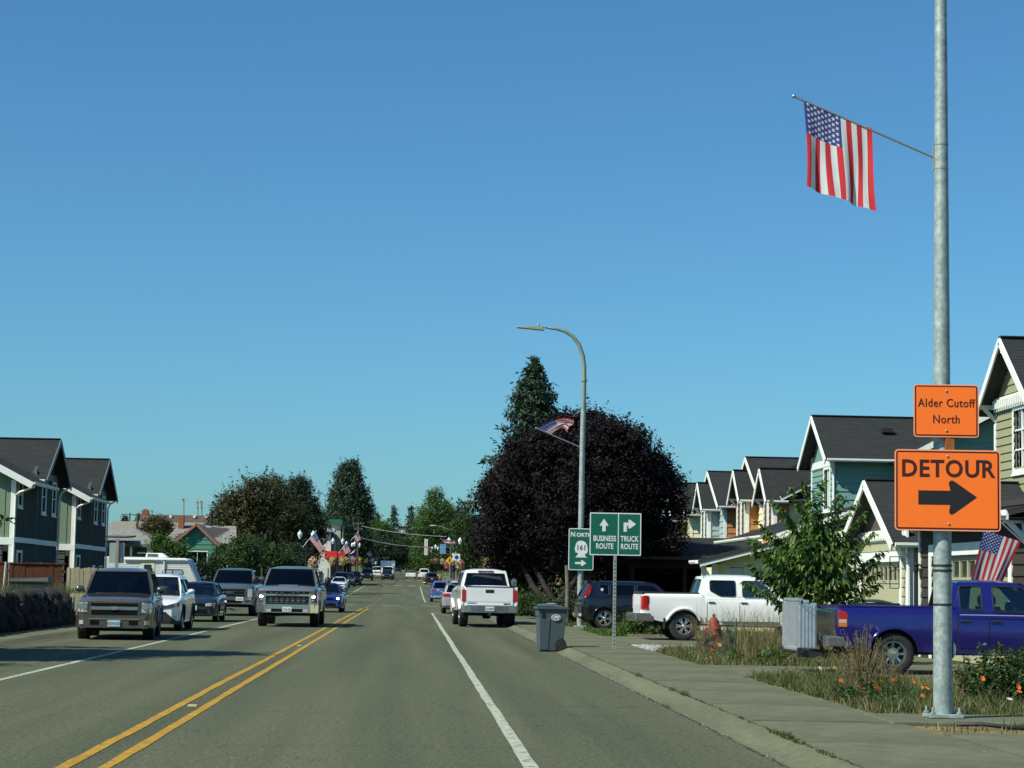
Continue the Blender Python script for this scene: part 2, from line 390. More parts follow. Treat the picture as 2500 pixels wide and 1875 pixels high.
# left side: kerb and walk
kerb('kerb', [(8.70, 0.004), (8.82, 0.03), (8.9, 0.1), (9.0, 0.12), (9.0, -0.03)], 8, 137, 3.0, CONC2, -1)
kerb('kerb', [(8.70, 0.004), (8.82, 0.03), (8.9, 0.1), (9.0, 0.12), (9.0, -0.03)], 154, 560, 10, CONC2, -1)
b = MB(); b.box(-10.25, -9.0, 8, 137, -0.02, 0.115); struct(b.build('left_sidewalk', CONC))
b = MB(); vs = []
for yy in [154, 200, 250, 300, 400, 560]: vs += [(-12.5, yy, gz(yy) + 0.12), (-9.0, yy, gz(yy) + 0.12)]
b.add(vs, [(2 * i, 2 * i + 1, 2 * i + 3, 2 * i + 2) for i in range(5)]); struct(b.build('left_far_sidewalk', CONC, recalc=False))

# ---- verges, lawns, driveways on the right
def patch(name, poly, z, mat, zb=-0.03):
    return struct(MB().prism(poly, lambda u, v, w: (u, v, w), zb, z).build(name, mat))
patch('dry_verge', [(5.43, 20.9), (13, 20.9), (13, 33.5), (5.43, 33.5)], 0.09, DRYG)
patch('front_walk', [(5.435, 8), (13, 8), (13, 20.88), (5.435, 20.88)], 0.113, CONC)
patch('driveway', [(5.43, 33.5), (22, 33.5), (22, 38.2), (5.43, 38.2)], 0.112, CONC)
patch('weedy_verge', [(5.43, 38.2), (9.2, 38.2), (9.2, 46.6), (5.43, 46.6)], 0.09, DIRT)
patch('front_yard', [(9.2, 38.2), (22, 38.2), (22, 48.0), (9.2, 48.0)], 0.10, CONC)
patch('gravel_strip', [(5.43, 46.6), (9.2, 46.6), (9.2, 48.0), (14, 48.0), (14, 51.2), (5.43, 51.2)], 0.09, surf('gravel_bed', (c8(120, 122, 112), c8(150, 152, 142)), (1, 8), speck=0.4, speck_scale=40, bump=1, bump_scale=40))
patch('driveway', [(5.43, 51.2), (22, 51.2), (22, 58.6), (5.43, 58.6)], 0.112, CONC)
patch('lawn', [(5.43, 58.6), (22, 58.6), (22, 66.5), (5.43, 66.5)], 0.10, GRASSB)
patch('driveway', [(5.43, 66.5), (15, 66.5), (15, 71.0), (5.43, 71.0)], 0.112, CONC)
patch('lawn', [(5.43, 71.0), (22, 71.0), (22, 137), (5.43, 137)], 0.10, GRASSB)
patch('left_yard', [(-40, 44), (-10.7, 44), (-10.7, 64), (-11.5, 71), (-40, 71)], 0.85, DIRT)
patch('left_yard', [(-40, 71), (-10.4, 71), (-10.4, 137), (-40, 137)], 0.3, GRASSB)

# cracks, tar-dark joints
TAR = M('tar_crack', c8(44, 46, 38), 0.95, var=0.3, scale=5)
def crackline(pts, w, z, name='asphalt_crack', mat=TAR, seed=0):
    rg = random.Random(seed); P2 = []
    for (a, b_) in zip(pts, pts[1:]):
        n = max(2, int(Vector((b_[0] - a[0], b_[1] - a[1])).length / 0.12))
        for i in range(n): t = i / n; P2.append((a[0] + (b_[0] - a[0]) * t + rg.gauss(0, 0.012), a[1] + (b_[1] - a[1]) * t + rg.gauss(0, 0.02)))
    vs = []
    for i, p in enumerate(P2):
        q = P2[min(i + 1, len(P2) - 1)]; o_ = P2[max(i - 1, 0)]; d = Vector((q[0] - o_[0], q[1] - o_[1])).normalized(); k = w * rg.uniform(0.15, 1.0)
        vs += [(p[0] - d.y * k, p[1] + d.x * k, gz(p[1]) + z), (p[0] + d.y * k, p[1] - d.x * k, gz(p[1]) + z)]
    b = MB(); b.add(vs, [(2 * i, 2 * i + 1, 2 * i + 3, 2 * i + 2) for i in range(len(P2) - 1)]); return struct(b.build(name, mat, recalc=False))
crackline([(-5.9, 24.6), (-3.4, 24.9), (-1.2, 24.5), (0.8, 24.7), (3.2, 24.6)], 0.012, 0.003, seed=1)
crackline([(-2.2, 19.4), (0.2, 19.7), (1.4, 19.5)], 0.008, 0.003, seed=2)
crackline([(1.9, 26.5), (2.4, 26.3), (3.1, 26.6)], 0.02, 0.003, seed=3)
crackline([(-8.0, 33.5), (-5, 33.9), (-2, 33.4), (1.2, 33.7)], 0.015, 0.003, seed=4)
crackline([(-2.3, 52), (0.5, 52.5), (3.2, 52.2)], 0.03, 0.003, seed=5); crackline([(-8.6, 66), (-3, 66.6), (3.2, 66)], 0.04, 0.003, seed=6)
crackline([(3.29, 12), (3.3, 30), (3.29, 60), (3.29, 110)], 0.016, 0.008, 'gutter_joint', seed=8)
crackline([(3.694, 8), (3.694, 40), (3.694, 90)], 0.022, 0.112, 'kerb_joint', seed=9)
# ------------------------------------------------------------------ vehicles (local axes: x right, y forward, z up)
TYRE = M('tyre_rubber', (0.018, 0.018, 0.018), 0.85, var=0.2, scale=20, bump=0.3)
GRIL = M('grille_black', (0.005, 0.005, 0.005), 0.9, var=0.2, spec=0.15)
BLKP = M('black_plastic', (0.014, 0.014, 0.015), 0.6, var=0.15, scale=12)
GRYP = M('grey_plastic', (0.09, 0.09, 0.09), 0.6, var=0.1, scale=12)
UNDER = M('underbody', (0.012, 0.012, 0.012), 0.9, var=0.2)
CHROME = M('chrome', (0.58, 0.585, 0.58), 0.14, 0.9, var=0.0)
ALLOY = M('alloy_wheel', (0.55, 0.56, 0.57), 0.28, 0.85, var=0.08, scale=15)
ALU = M('brushed_aluminium', (0.62, 0.64, 0.66), 0.38, 0.75, var=0.1, scale=8)
LAMPG = M('lamp_glass', (0.55, 0.57, 0.56), 0.08, 0.35, coat=1.0, var=0.3, scale=25)
LAMPD = M('smoked_lamp', (0.1, 0.1, 0.11), 0.1, 0.4, coat=1.0, var=0.2, scale=25)
REDL = M('red_lamp', (0.38, 0.012, 0.012), 0.15, coat=1.0, var=0.25, scale=30)
AMBL = M('amber_lamp', (0.6, 0.16, 0.02), 0.15, coat=1.0, var=0.15, scale=30)
CLRL = M('clear_lamp', (0.5, 0.42, 0.36), 0.15, coat=1.0, var=0.15, scale=30)
LIT = M('lit_headlight', (1, 0.9, 0.7), 0.3, var=0, emit=((1.0, 0.86, 0.6), 6.0))
PLATE = M('licence_plate_blue', (0.42, 0.55, 0.6), 0.5, var=0.15, scale=30)
PLTXT = M('plate_print', (0.03, 0.06, 0.14), 0.6, var=0)
INTR = M('car_interior', (0.03, 0.03, 0.032), 0.8, var=0.2)
G_DARK = glass('tinted_glass', (0.06, 0.065, 0.065), extra=0.0); G_MID = glass('light_tinted_glass', (0.32, 0.38, 0.36)); G_CLR = glass('clear_glass', (0.62, 0.72, 0.68))
def paint(name, col, metal=0.0, rough=0.35): return M(name, col, rough, metal, coat=1.0, var=0.03, scale=1.5, coat_r=0.04)

def lerp_tab(tab, y):
    if y <= tab[0][0]: return tab[0][1]
    for (a, za), (b, zb) in zip(tab, tab[1:]):
        if y <= b: return za + (zb - za) * (y - a) / max(1e-6, b - a)
    return tab[-1][1]

_WH = {}
def wheel_meshes(R_, r_, w, spokes, style):
    k = (R_, r_, w, spokes, style)
    if k in _WH: return _WH[k]
    h = w / 2
    t = MB().lathe([(r_ - 0.01, -h * 0.85), (r_ + 0.02, -h), (R_ - 0.05, -h), (R_ - 0.012, -h * 0.86), (R_, -h * 0.6), (R_, h * 0.6), (R_ - 0.012, h * 0.86), (R_ - 0.05, h), (r_ + 0.02, h), (r_ - 0.01, h * 0.85)], 36, axis='x', cap=False)
    # tread blocks
    for i in range(36):
        a = 2 * pi * i / 36
        for (x0, x1, da) in ((-h * 0.75, -h * 0.1, 0.0), (h * 0.1, h * 0.75, 0.08)):
            q = []
            for rr in (R_ - 0.004, R_ + 0.007):
                for (xx, aa) in ((x0, a + da), (x1, a + da), (x1, a + da + 0.1), (x0, a + da + 0.1)): q.append((xx, rr * cos(aa), rr * sin(aa)))
            t.hexa(q)
    tm = t.mesh('tyre', TYRE, smooth=40)
    b = MB()
    b.lathe([(r_, h * 0.88), (r_ - 0.012, h * 0.9), (r_ - 0.03, h * 0.55), (r_ - 0.04, -h * 0.8), (r_ - 0.001, -h * 0.88)], 36, axis='x', cap=False)      # rim barrel (outer face at +x)
    b.lathe([(0.001, -h * 0.1), (r_ - 0.035, -h * 0.1), (r_ - 0.035, -h * 0.2), (0.001, -h * 0.2)], 24, axis='x', m=1)                        # dark disc behind
    b.lathe([(0.001, h * 0.92), (0.035, h * 0.92), (0.06, h * 0.75), (0.075, h * 0.3), (0.075, 0)], 20, axis='x')
    if style == 'disc':
        b.lathe([(0.001, h * 0.5), (r_ * 0.42, h * 0.7), (r_ * 0.5, h * 0.5), (r_ * 0.5, 0)], 32, axis='x')
        b.lathe([(r_ * 0.86, h * 0.5), (r_ - 0.03, h * 0.7), (r_ - 0.03, h * 0.5), (r_ * 0.86, h * 0.3), (r_ * 0.86, h * 0.5)], 32, axis='x', cap=False)
        for i in range(8):
            a = 2 * pi * i / 8
            b.bar((h * 0.42, r_ * 0.5 * cos(a), r_ * 0.5 * sin(a)), (h * 0.48, r_ * 0.9 * cos(a), r_ * 0.9 * sin(a)), r_ * 0.17, 0.02, up=(1, 0, 0))
        b.lathe([(0.001, h * 1.25), (0.05, h * 1.22), (0.065, h * 0.6)], 20, axis='x')
    else:
        for i in range(spokes):
            a0 = 2 * pi * i / spokes
            for da in ((-0.13, 0.13) if style == 'double' else (0,)):
                a1 = a0 + da * 0.5; a2 = a0 + da * 1.3
                b.bar((h * 0.78, 0.05 * cos(a1), 0.05 * sin(a1)), (h * 0.66, (r_ - 0.018) * cos(a2), (r_ - 0.018) * sin(a2)), 0.034 if style == 'double' else 0.055, 0.03, up=(1, 0, 0))
    for i in range(5):
        a = 2 * pi * i / 5 + 0.3; b.tube([(h * 0.5, 0.055 * cos(a), 0.055 * sin(a)), (h * 0.82, 0.055 * cos(a), 0.055 * sin(a))], 0.009, 6, m=1)
    rm = b.mesh('rim', [ALLOY if style != 'disc' else CHROME, UNDER], smooth=35)
    _WH[k] = (tm, rm); return _WH[k]

class Car:
    def __init__(s, sp, col, loc, rz, label, cat, group=None, name='parked_car', tilt=None):
        s.sp = sp; s.root = empty(name, loc, rz, label, cat, group, tilt)
        s.col = col; s.L = sp['L']; s.W = sp['W']
        s.build()
    # plan taper
    def plan(s, y):
        sp = s.sp; k, t, p = sp.get('nose', (0.16, 0.55, 2.4)) if y > 0 else sp.get('tail', (0.10, 0.4, 2.6))
        q = (abs(y) - (s.L / 2 - t)) / t
        return 1 - k * max(0, q) ** p
    def hw(s, y): return s.W / 2 * s.plan(y)
    def ztop(s, y): return lerp_tab(s.sp['top'], y)
    def zsill(s, y):
        return lerp_tab(s.sp['low'], y)
    def zlow(s, y):
        z = s.zsill(y)
        for yw in s.sp['wheels']:
            d = abs(y - yw); ra = s.sp['R'] + s.sp.get('arch', 0.07)
            if d < ra: z = max(z, s.sp['R'] + sqrt(ra * ra - d * d) * s.sp.get('archh', 1.0))
        return min(z, s.ztop(y) - 0.1)
    def bz(s, y, z):
        zs = s.zsill(y); t = (z - zs) / max(0.05, s.ztop(y) - zs)
        if t < 0.5: return 0.955 + 0.045 * (t / 0.5) ** 0.7
        if t < 0.85: return 1 - 0.018 * (t - 0.5) / 0.35
        return 0.982 - s.sp.get('shoulder', 0.05) * ((t - 0.85) / 0.15) ** 2
    def sx(s, y, z): return s.hw(y) * s.bz(y, z)
    def yend(s, x, front=True):
        k, t, p = s.sp.get('nose', (0.16, 0.55, 2.4)) if front else s.sp.get('tail', (0.10, 0.4, 2.6))
        a = abs(x) / (s.W / 2)
        if a <= 1 - k: return s.L / 2
        return s.L / 2 - t + t * max(0.0, (1 - a) / k) ** (1 / p)
    def endpanel(s, nm, mat, x0, x1, za, zb, off=0.012, th=0.05, front=True, both=False, parent=None, lean=0.0, n=8):
        """panel wrapped on nose or tail; za=(z at x0, z at x1) bottom, zb the same for the top"""
        if not isinstance(za, tuple): za = (za, za)
        if not isinstance(zb, tuple): zb = (zb, zb)
        outs = []
        for sg in ((1, -1) if both else (1,)):
            b = MB(); sgn = 1 if front else -1; vs = []
            for i in range(n + 1):
                t = i / n; x = x0 + (x1 - x0) * t; y = s.yend(x, front)
                for w in (off, -th):
                    for (zz) in (za, zb):
                        z = zz[0] + (zz[1] - zz[0]) * t
                        vs.append((sg * x, sgn * (y + w - lean * (z - 0.6)), z))
            fs = []
            for i in range(n):
                a = i * 4; c = a + 4; fs += [(a, c, c + 1, a + 1), (a + 2, a + 3, c + 3, c + 2), (a, a + 2, c + 2, c), (a + 1, c + 1, c + 3, a + 3)]
            fs += [(0, 1, 3, 2), (n * 4, n * 4 + 2, n * 4 + 3, n * 4 + 1)]
            b.add(vs, fs); outs.append(b.build(nm, mat, parent or s.root, smooth=40))
        return outs if both else outs[0]
    def sidepanel(s, nm, mat, poly_y0, poly_y1, z0, z1, off, side, parent=None, n=8, m=5, below=0.0):
        b = MB()
        def fn(u, v):
            y = poly_y0 + (poly_y1 - poly_y0) * u; zl = max(z0, s.zlow(y) + 0.03) if z0 >= 0 else s.zlow(y); z = zl + (z1 - zl) * v
            return (side * (s.sx(y, z) + off), y, z)
        b.grid(fn, n, m); return b.build(nm, mat, parent or s.root, smooth=60)
    def build(s):
        sp = s.sp; L, W = s.L, s.W; rt = s.root
        pm = s.col if not isinstance(s.col, tuple) else s.col
        # ---- body shell
        ys = set(np.linspace(-L / 2, L / 2, 31).tolist())
        for yw in sp['wheels']:
            ra = sp['R'] + sp.get('arch', 0.07)
            for i in range(17): ys.add(yw + ra * -cos(pi * i / 16) * 0.9999)
        for t in (0.008, 0.02, 0.045, 0.08, 0.13, 0.2, 0.3): ys.add(L / 2 - t); ys.add(-L / 2 + t)
        for (yy, _) in sp['top']: ys.add(yy)
        ys = sorted(y for y in ys if -L / 2 <= y <= L / 2)
        ys2 = [ys[0]]
        for y in ys[1:]:
            if y - ys2[-1] > 0.004: ys2.append(y)
        ys = ys2
        tv = [0, 0.12, 0.28, 0.45, 0.6, 0.74, 0.85, 0.93, 0.98, 1.0]; b = MB(); secs = []
        cr = sp.get('crown', 0.035)
        for y in ys:
            zl, zt = s.zlow(y), s.ztop(y); e = (L / 2 - abs(y)); rnd = 0.09 * (1 - sqrt(max(0, 1 - (1 - e / 0.14) ** 2))) if e < 0.14 else 0
            row = []
            for t in tv:
                z = zl + (zt - rnd - zl) * t; row.append((s.sx(y, z), z))
            xt = row[-1][0]
            top = [(xt * 0.93, zt - rnd + cr * 0.35), (xt * 0.6, zt - rnd + cr * 0.85), (0, zt - rnd + cr)]
            right = row + top; secs.append([(x, y, z) for (x, z) in right] + [(-x, y, z) for (x, z) in reversed(right[:-1])])
        k = len(secs[0]); vs = [p for sec in secs for p in sec]; fs = []
        for i in range(len(secs) - 1):
            for j in range(k - 1):
                a = i * k + j; fs.append((a, a + 1, a + k + 1, a + k))
        fs.append(tuple(range(k - 1, -1, -1))); fs.append(tuple((len(secs) - 1) * k + j for j in range(k)))
        b.add(vs, fs)
        # arch lips
        if sp.get('flare', 0.02) > 0:
            for yw in sp['wheels']:
                for sg in (1, -1):
                    pts = []
                    for i in range(15):
                        a = radians(-8 + 196 * i / 14); ra = sp['R'] + sp.get('arch', 0.07)
                        y = yw - ra * cos(a); z = sp['R'] + ra * sin(a) * sp.get('archh', 1.0)
                        if z < s.zsill(y) - 0.02: continue
                        pts.append((sg * (s.sx(y, max(z, s.zsill(y))) + sp.get('flare', 0.02) * 0.3), y, z))
                    if len(pts) > 3: b.tube(pts, sp.get('flare', 0.02), 6, m=1 if sp.get('darkflare') else 0)
        s.body = b.build('body', [pm, BLKP], rt, smooth=48)
        # ---- underbody and wells
        u = MB()
        u.box(-W / 2 + 0.3, W / 2 - 0.3, -L / 2 + 0.25, L / 2 - 0.25, max(0.2, sp['low'][2][1] - 0.02), 0.75)
        for yw in sp['wheels']: u.tube([(-W / 2 + 0.26, yw, sp['R']), (W / 2 - 0.26, yw, sp['R'])], 0.06, 8)
        u.build('underbody', UNDER, rt)
        # ---- wheels
        tm, rm = wheel_meshes(sp['R'], sp['r'], sp.get('tw', 0.24), sp.get('spokes', 5), sp.get('wstyle', 'single'))
        for yw in sp['wheels']:
            for sg in (1, -1):
                w = empty('wheel', (sg * (W / 2 - sp.get('tw', 0.24) / 2 - 0.02), yw, sp['R']), 0); w.parent = rt
                if sg < 0: w.rotation_euler = (0, 0, pi)
                link('tyre', tm, w); link('rim', rm, w)
        # ---- greenhouse
        if 'gh' in sp: s.greenhouse()
        # ---- doors
        for (a, c) in sp.get('doors', []):
            for sg in (1, -1):
                zt = s.sp['gh']['zb'] - 0.02
                s.sidepanel('door_gap', UNDER, a - 0.008, c + 0.008, sp['low'][2][1] + 0.09, zt, 0.003, sg)
                d = s.sidepanel('door', pm, a + 0.008, c - 0.008, sp['low'][2][1] + 0.11, zt - 0.004, 0.007, sg)
                hz = sp.get('handle_z', zt - 0.11); hy = a + 0.12 if c - a > 0.5 else a + 0.08; x = s.sx(hy, hz) + 0.02
                MB().bar((sg * x, hy - 0.09, hz), (sg * x, hy + 0.09, hz), 0.03, 0.035).build('handle', sp.get('handle_m', pm), d, bevel=0.008)
                if sp.get('molding'):
                    zz = sp['molding']; xm = s.sx(a, zz) + 0.014
                    MB().bar((sg * xm, a + 0.02, zz), (sg * xm, c - 0.02, zz), 0.014, 0.03).build('side_moulding', pm, d)
    def greenhouse(s):
        sp = s.sp; g = sp['gh']; rt = s.root; pm = s.col
        zb, zr = g['zb'], g['zr']; wb, wr = g['wb'], g['wr']; yr0, yr1, yw1, yw0 = g['y']   # rear base, rear top, front top, front base
        def side(sg):
            def f(u, v, w):
                t = (v - zb) / (zr - zb); e = 0.03 * sin(max(0, min(1, t)) * pi)
                x = wb + (wr - wb) * t + e * 0.6
                # narrow towards the ends (plan curve)
                q = (u - (yr0 + yw0) / 2) / ((yw0 - yr0) / 2); x *= 1 - g.get('pl', 0.05) * abs(q) ** 3
                return (sg * (x - w), u, v)
            return f
        def ye(z, front):
            t = (z - zb) / (zr - zb); return (yw0 + (yw1 - yw0) * t) if front else (yr0 + (yr1 - yr0) * t)
        # rounded top corners of the outline
        N = 7
        out = [(yr0, zb - 0.04), (yw0, zb - 0.04)]
        out += [(ye(zb + (zr - 0.02 - zb) * t, True), zb + (zr - 0.02 - zb) * t) for t in (0.0, 0.5, 0.9)] + [(yw1 - 0.09, zr)]
        out += [(yr1 + 0.07, zr), (ye(zr - 0.06, False), zr - 0.06), (yr0, zb)]
        holes = []
        for w in g['win']:
            holes.append(w)
        shell = MB()
        for sg in (1, -1):
            shell.prism(out, side(sg), 0.0, 0.035, holes=holes)
        # roof
        def roof(u, v):
            y = yr1 + 0.02 + (yw1 - 0.04 - yr1 - 0.02) * v; q = (y - (yr0 + yw0) / 2) / ((yw0 - yr0) / 2); x = wr * (1 - g.get('pl', 0.05) * abs(q) ** 3) * (2 * u - 1)
            edge = (1 - (2 * u - 1) ** 4); e2 = 1 - abs(2 * v - 1) ** 6
            return (x, y, zr - 0.02 + (1.5 * g.get('crown', 0.06)) * (edge * 0.6 + 0.4 * edge * e2) * (0.35 + 0.65 * e2))
        shell.grid(roof, 12, 14)
        # front and rear frames with openings
        def endf(front):
            y0, y1 = (yw0, yw1) if front else (yr0, yr1)
            sg = 1 if front else -1
            def f(u, v, w):                       # u in -1..1 across, v 0..1 up
                x = u * (wb + (wr - wb) * v) * (1 - g.get('pl', 0.05)); bow = 0.09 * (1 - u * u)
                return (x, y0 + (y1 - y0) * v + sg * (bow * (1 - 0.3 * v) - w), zb - 0.02 + (zr + 0.02 - zb) * v)
            return f
        for fr in (True, False):
            f = endf(fr); m = 0.04 if fr else g.get('rpm', 0.12)
            ns = 10
            lo, hi = (0.02, 0.95) if fr else g.get('rwin', (0.12, 0.88))
            def ring(u0, u1, v0, v1): shell.grid(lambda a, c: f(u0 + (u1 - u0) * a, v0 + (v1 - v0) * c, 0.0), ns if abs(u1 - u0) > 1 else 2, 2)
            ring(-1, 1, hi, 1.0); ring(-1, 1, -0.04, lo) if lo > 0.03 else None
            ring(-1, -1 + m, lo, hi); ring(1 - m, 1, lo, hi)
            gb = MB(); gb.grid(lambda a, c: f(-1 + m + (2 - 2 * m) * a, lo + (hi - lo) * c, 0.012), 12, 4)
            gl = gb.build('windscreen' if fr else 'rear_window', g.get('gf' if fr else 'gr', G_DARK), rt, smooth=60)
            # dark seal around the pane
            sb = MB(); um = 1 - m
            pts = [f(-um, lo, -0.004), f(-um, hi, -0.004)] + [f(-um + 2 * um * i / 8, hi, -0.004) for i in range(1, 8)] + [f(um, hi, -0.004), f(um, lo, -0.004)] + [f(um - 2 * um * i / 8, lo, -0.004) for i in range(1, 9)]
            sb.tube(pts, 0.012, 5, cap=False); sb.build('window_seal', BLKP, gl)
            if fr and sp.get('wipers', True):
                wb_ = MB()
                for (xa, xb) in ((-0.55, 0.02), (0.1, 0.62)):
                    a = f(xa / wb, 0.04, -0.02); c = f(xb / wb, 0.11, -0.02); wb_.tube([a, c], 0.012, 5)
                wb_.build('wiper', BLKP, rt)
        s.cab = shell.build('cabin', pm, rt, smooth=66)
        # side panes
        for w in g['win']:
            for sg in (1, -1):
                f = side(sg)
                MB().prism(w, f, 0.016, 0.020).build('window', g.get('gs', G_DARK) if w not in g.get('clr', []) else G_CLR, rt)
                MB().tube([f(u, v, -0.002) for (u, v) in list(w) + [w[0]]], 0.011, 5, cap=False).build('window_seal', g.get('seal', BLKP), rt)
        # interior
        it = MB(); fl = zb - 0.25
        it.box(-wb + 0.12, wb - 0.12, yr0 + 0.1, yw0 - 0.15, fl - 0.1, fl)
        for yy in g.get('seats', [(yr0 + yw0) / 2 - 0.1]):
            for sx_ in (-wb * 0.45, wb * 0.45):
                it.hexa([(sx_ - 0.23, yy - 0.12, fl), (sx_ + 0.23, yy - 0.12, fl), (sx_ + 0.23, yy + 0.06, fl), (sx_ - 0.23, yy + 0.06, fl), (sx_ - 0.2, yy - 0.25, zb + 0.12), (sx_ + 0.2, yy - 0.25, zb + 0.12), (sx_ + 0.2, yy - 0.13, zb + 0.12), (sx_ - 0.2, yy - 0.13, zb + 0.12)])
                it.ell((sx_, yy - 0.2, zb + 0.22), (0.12, 0.06, 0.1), 8, 5)
        it.box(-wb + 0.1, wb - 0.1, yw0 - 0.55, yw0 - 0.12, fl, zb - 0.03)
        it.lathe([(0.17, -0.012), (0.19, 0), (0.17, 0.012)], 16, c=(-wb * 0.45, yw0 - 0.62, zb + 0.02), axis='y')
        it.build('interior', INTR, rt, smooth=40)
        MB().box(-0.11, 0.11, yw1 - 0.02, yw1 + 0.01, zr - 0.13, zr - 0.07).build('rear_view_mirror', BLKP, rt)
        # door mirrors
        mw, mh = sp.get('mirror', (0.2, 0.16)); my = yw0 - sp.get('mirror_back', 0.42); mz = zb + 0.05 + mh / 2; mo = sp.get('mirror_out', 0.12)
        for sg in (1, -1):
            x0 = sg * (wb - 0.01); x1 = sg * (wb + mo)
            r = MB().bar((x0, my, zb + 0.04), (x1, my, mz - mh * 0.25), 0.07, 0.05).build('door_mirror', sp.get('mirror_m', pm), rt)
            b = MB(); cx = sg * (wb + mo + mw / 2 - 0.02); b.ell((cx, my + 0.03, mz), (mw / 2, 0.09, mh / 2), 14, 8)
            o = b.build('mirror_shell', sp.get('mirror_m', pm), r, smooth=60)
            MB().box(cx - mw * 0.42, cx + mw * 0.42, my - 0.045, my - 0.03, mz - mh * 0.4, mz + mh * 0.4).build('mirror_glass', CHROME, r)
        if sp.get('rails'):
            for sg in (1, -1):
                x = sg * (wr - 0.07); y0, y1 = yr1 + 0.2, yw1 - 0.25
                b = MB(); b.tube([(x, y0, zr + 0.0), (x, y0 + 0.1, zr + 0.07), (x, y1 - 0.1, zr + 0.07), (x, y1, zr)], 0.02, 6); b.build('roof_rail', BLKP if sp['rails'] == 'black' else ALU, rt)
    def plate(s, txt, z, front=True, x=0.0, w=0.31, off=0.03, parent=None, mat=None):
        y = (s.yend(x, front) + off) * (1 if front else -1)
        p = MB().box(x - w / 2, x + w / 2, y - 0.006, y + 0.006, z - 0.078, z + 0.078).build('licence_plate', mat or PLATE, parent or s.root, bevel=0.004)
        text(txt, 0.1, p, PLTXT, (x, y + (0.007 if front else -0.007), z - 0.01), (pi / 2, 0, pi if front else 0), 0.72, 0.001, 0.001)
        return p

def poly_rr(pts, r=0.05, n=3):
    """round the corners of a polygon"""
    out = []; k = len(pts)
    for i in range(k):
        p = Vector(pts[i]); a = Vector(pts[i - 1]); c = Vector(pts[(i + 1) % k])
        da = (a - p); dc = (c - p); ra = min(r, da.length * 0.4, dc.length * 0.4)
        q0 = p + da.normalized() * ra; q1 = p + dc.normalized() * ra
        for j in range(n + 1):
            t = j / n; q = q0 * (1 - t) ** 2 + p * 2 * t * (1 - t) + q1 * t * t; out.append((q.x, q.y))
    return out
RR = poly_rr
def spec_suv_full():
    return dict(L=5.15, W=1.92, shoulder=0.1, R=0.40, r=0.25, tw=0.28, wheels=(1.55, -1.42), arch=0.07, spokes=6, low=[(-2.58, 0.46), (-2.2, 0.36), (0, 0.34), (2.2, 0.36), (2.58, 0.34)],
        top=[(-2.575, 1.12), (-2.2, 1.18), (0.9, 1.17), (1.2, 1.14), (2.2, 1.06), (2.5, 1.0), (2.575, 0.94)], nose=(0.2, 0.6, 2.2), tail=(0.06, 0.3, 2.5), flare=0.03, crown=0.06,
        gh=dict(zb=1.16, zr=1.775, wb=0.9, wr=0.71, y=(-2.5, -2.3, 0.35, 1.05), gf=G_DARK, crown=0.07, seats=[0.0, -1.0],
            win=[RR([(-2.2, 1.24), (-1.45, 1.24), (-1.45, 1.69), (-2.1, 1.69)]), RR([(-1.35, 1.24), (-0.5, 1.24), (-0.5, 1.70), (-1.35, 1.70)]), RR([(-0.4, 1.24), (0.72, 1.24), (0.3, 1.70), (-0.4, 1.70)])]),
        doors=[(-1.42, -0.42), (-0.42, 0.72)], rails='black', mirror=(0.25, 0.18), mirror_out=0.02, molding=0.62)
def spec_suv_mid(zr=1.6):
    return dict(L=4.55, W=1.84, R=0.355, r=0.24, tw=0.23, wheels=(1.38, -1.3), arch=0.06, spokes=5, low=[(-2.3, 0.4), (-1.9, 0.26), (0, 0.24), (1.9, 0.26), (2.3, 0.3)],
        top=[(-2.27, 0.98), (-2.0, 1.08), (0.8, 1.03), (1.2, 0.99), (1.9, 0.88), (2.2, 0.78), (2.27, 0.7)], nose=(0.26, 0.6, 2.2), tail=(0.14, 0.4, 2.3), darkflare=True, flare=0.03,
        gh=dict(zb=1.03, zr=zr, wb=0.85, wr=0.63, y=(-2.15, -1.75, 0.15, 1.1), gf=G_MID, gr=G_DARK, crown=0.06, seats=[0.05, -0.8],
            win=[RR([(-1.85, 1.14), (-1.25, 1.1), (-1.25, zr - 0.11), (-1.6, zr - 0.11)]), RR([(-1.15, 1.1), (-0.3, 1.1), (-0.3, zr - 0.1), (-1.15, zr - 0.1)]), RR([(-0.2, 1.1), (0.8, 1.12), (0.15, zr - 0.1), (-0.2, zr - 0.1)])]),
        doors=[(-1.2, -0.25), (-0.25, 0.8)], rails='silver', mirror=(0.22, 0.15))
def spec_hatch():
    return dict(L=4.15, W=1.73, R=0.31, r=0.2, tw=0.2, wheels=(1.28, -1.24), arch=0.05, spokes=5, low=[(-2.1, 0.34), (-1.8, 0.22), (0, 0.2), (1.8, 0.22), (2.1, 0.24)],
        top=[(-2.07, 0.86), (-1.9, 0.95), (0.7, 0.93), (1.05, 0.9), (1.75, 0.8), (2.0, 0.7), (2.07, 0.62)], nose=(0.24, 0.5, 2.3), tail=(0.12, 0.35, 2.3), flare=0.018,
        gh=dict(zb=0.93, zr=1.39, wb=0.79, wr=0.56, y=(-1.98, -1.5, 0.1, 0.98), gf=G_MID, gr=G_MID, crown=0.05, seats=[0.0, -0.75],
            win=[RR([(-1.55, 1.0), (-1.15, 0.99), (-1.15, 1.3), (-1.4, 1.3)]), RR([(-1.08, 0.99), (-0.3, 0.99), (-0.3, 1.31), (-1.08, 1.31)]), RR([(-0.22, 0.99), (0.72, 1.0), (0.12, 1.31), (-0.22, 1.31)])], gs=G_MID),
        doors=[(-1.1, -0.25), (-0.25, 0.78)], mirror=(0.17, 0.12))
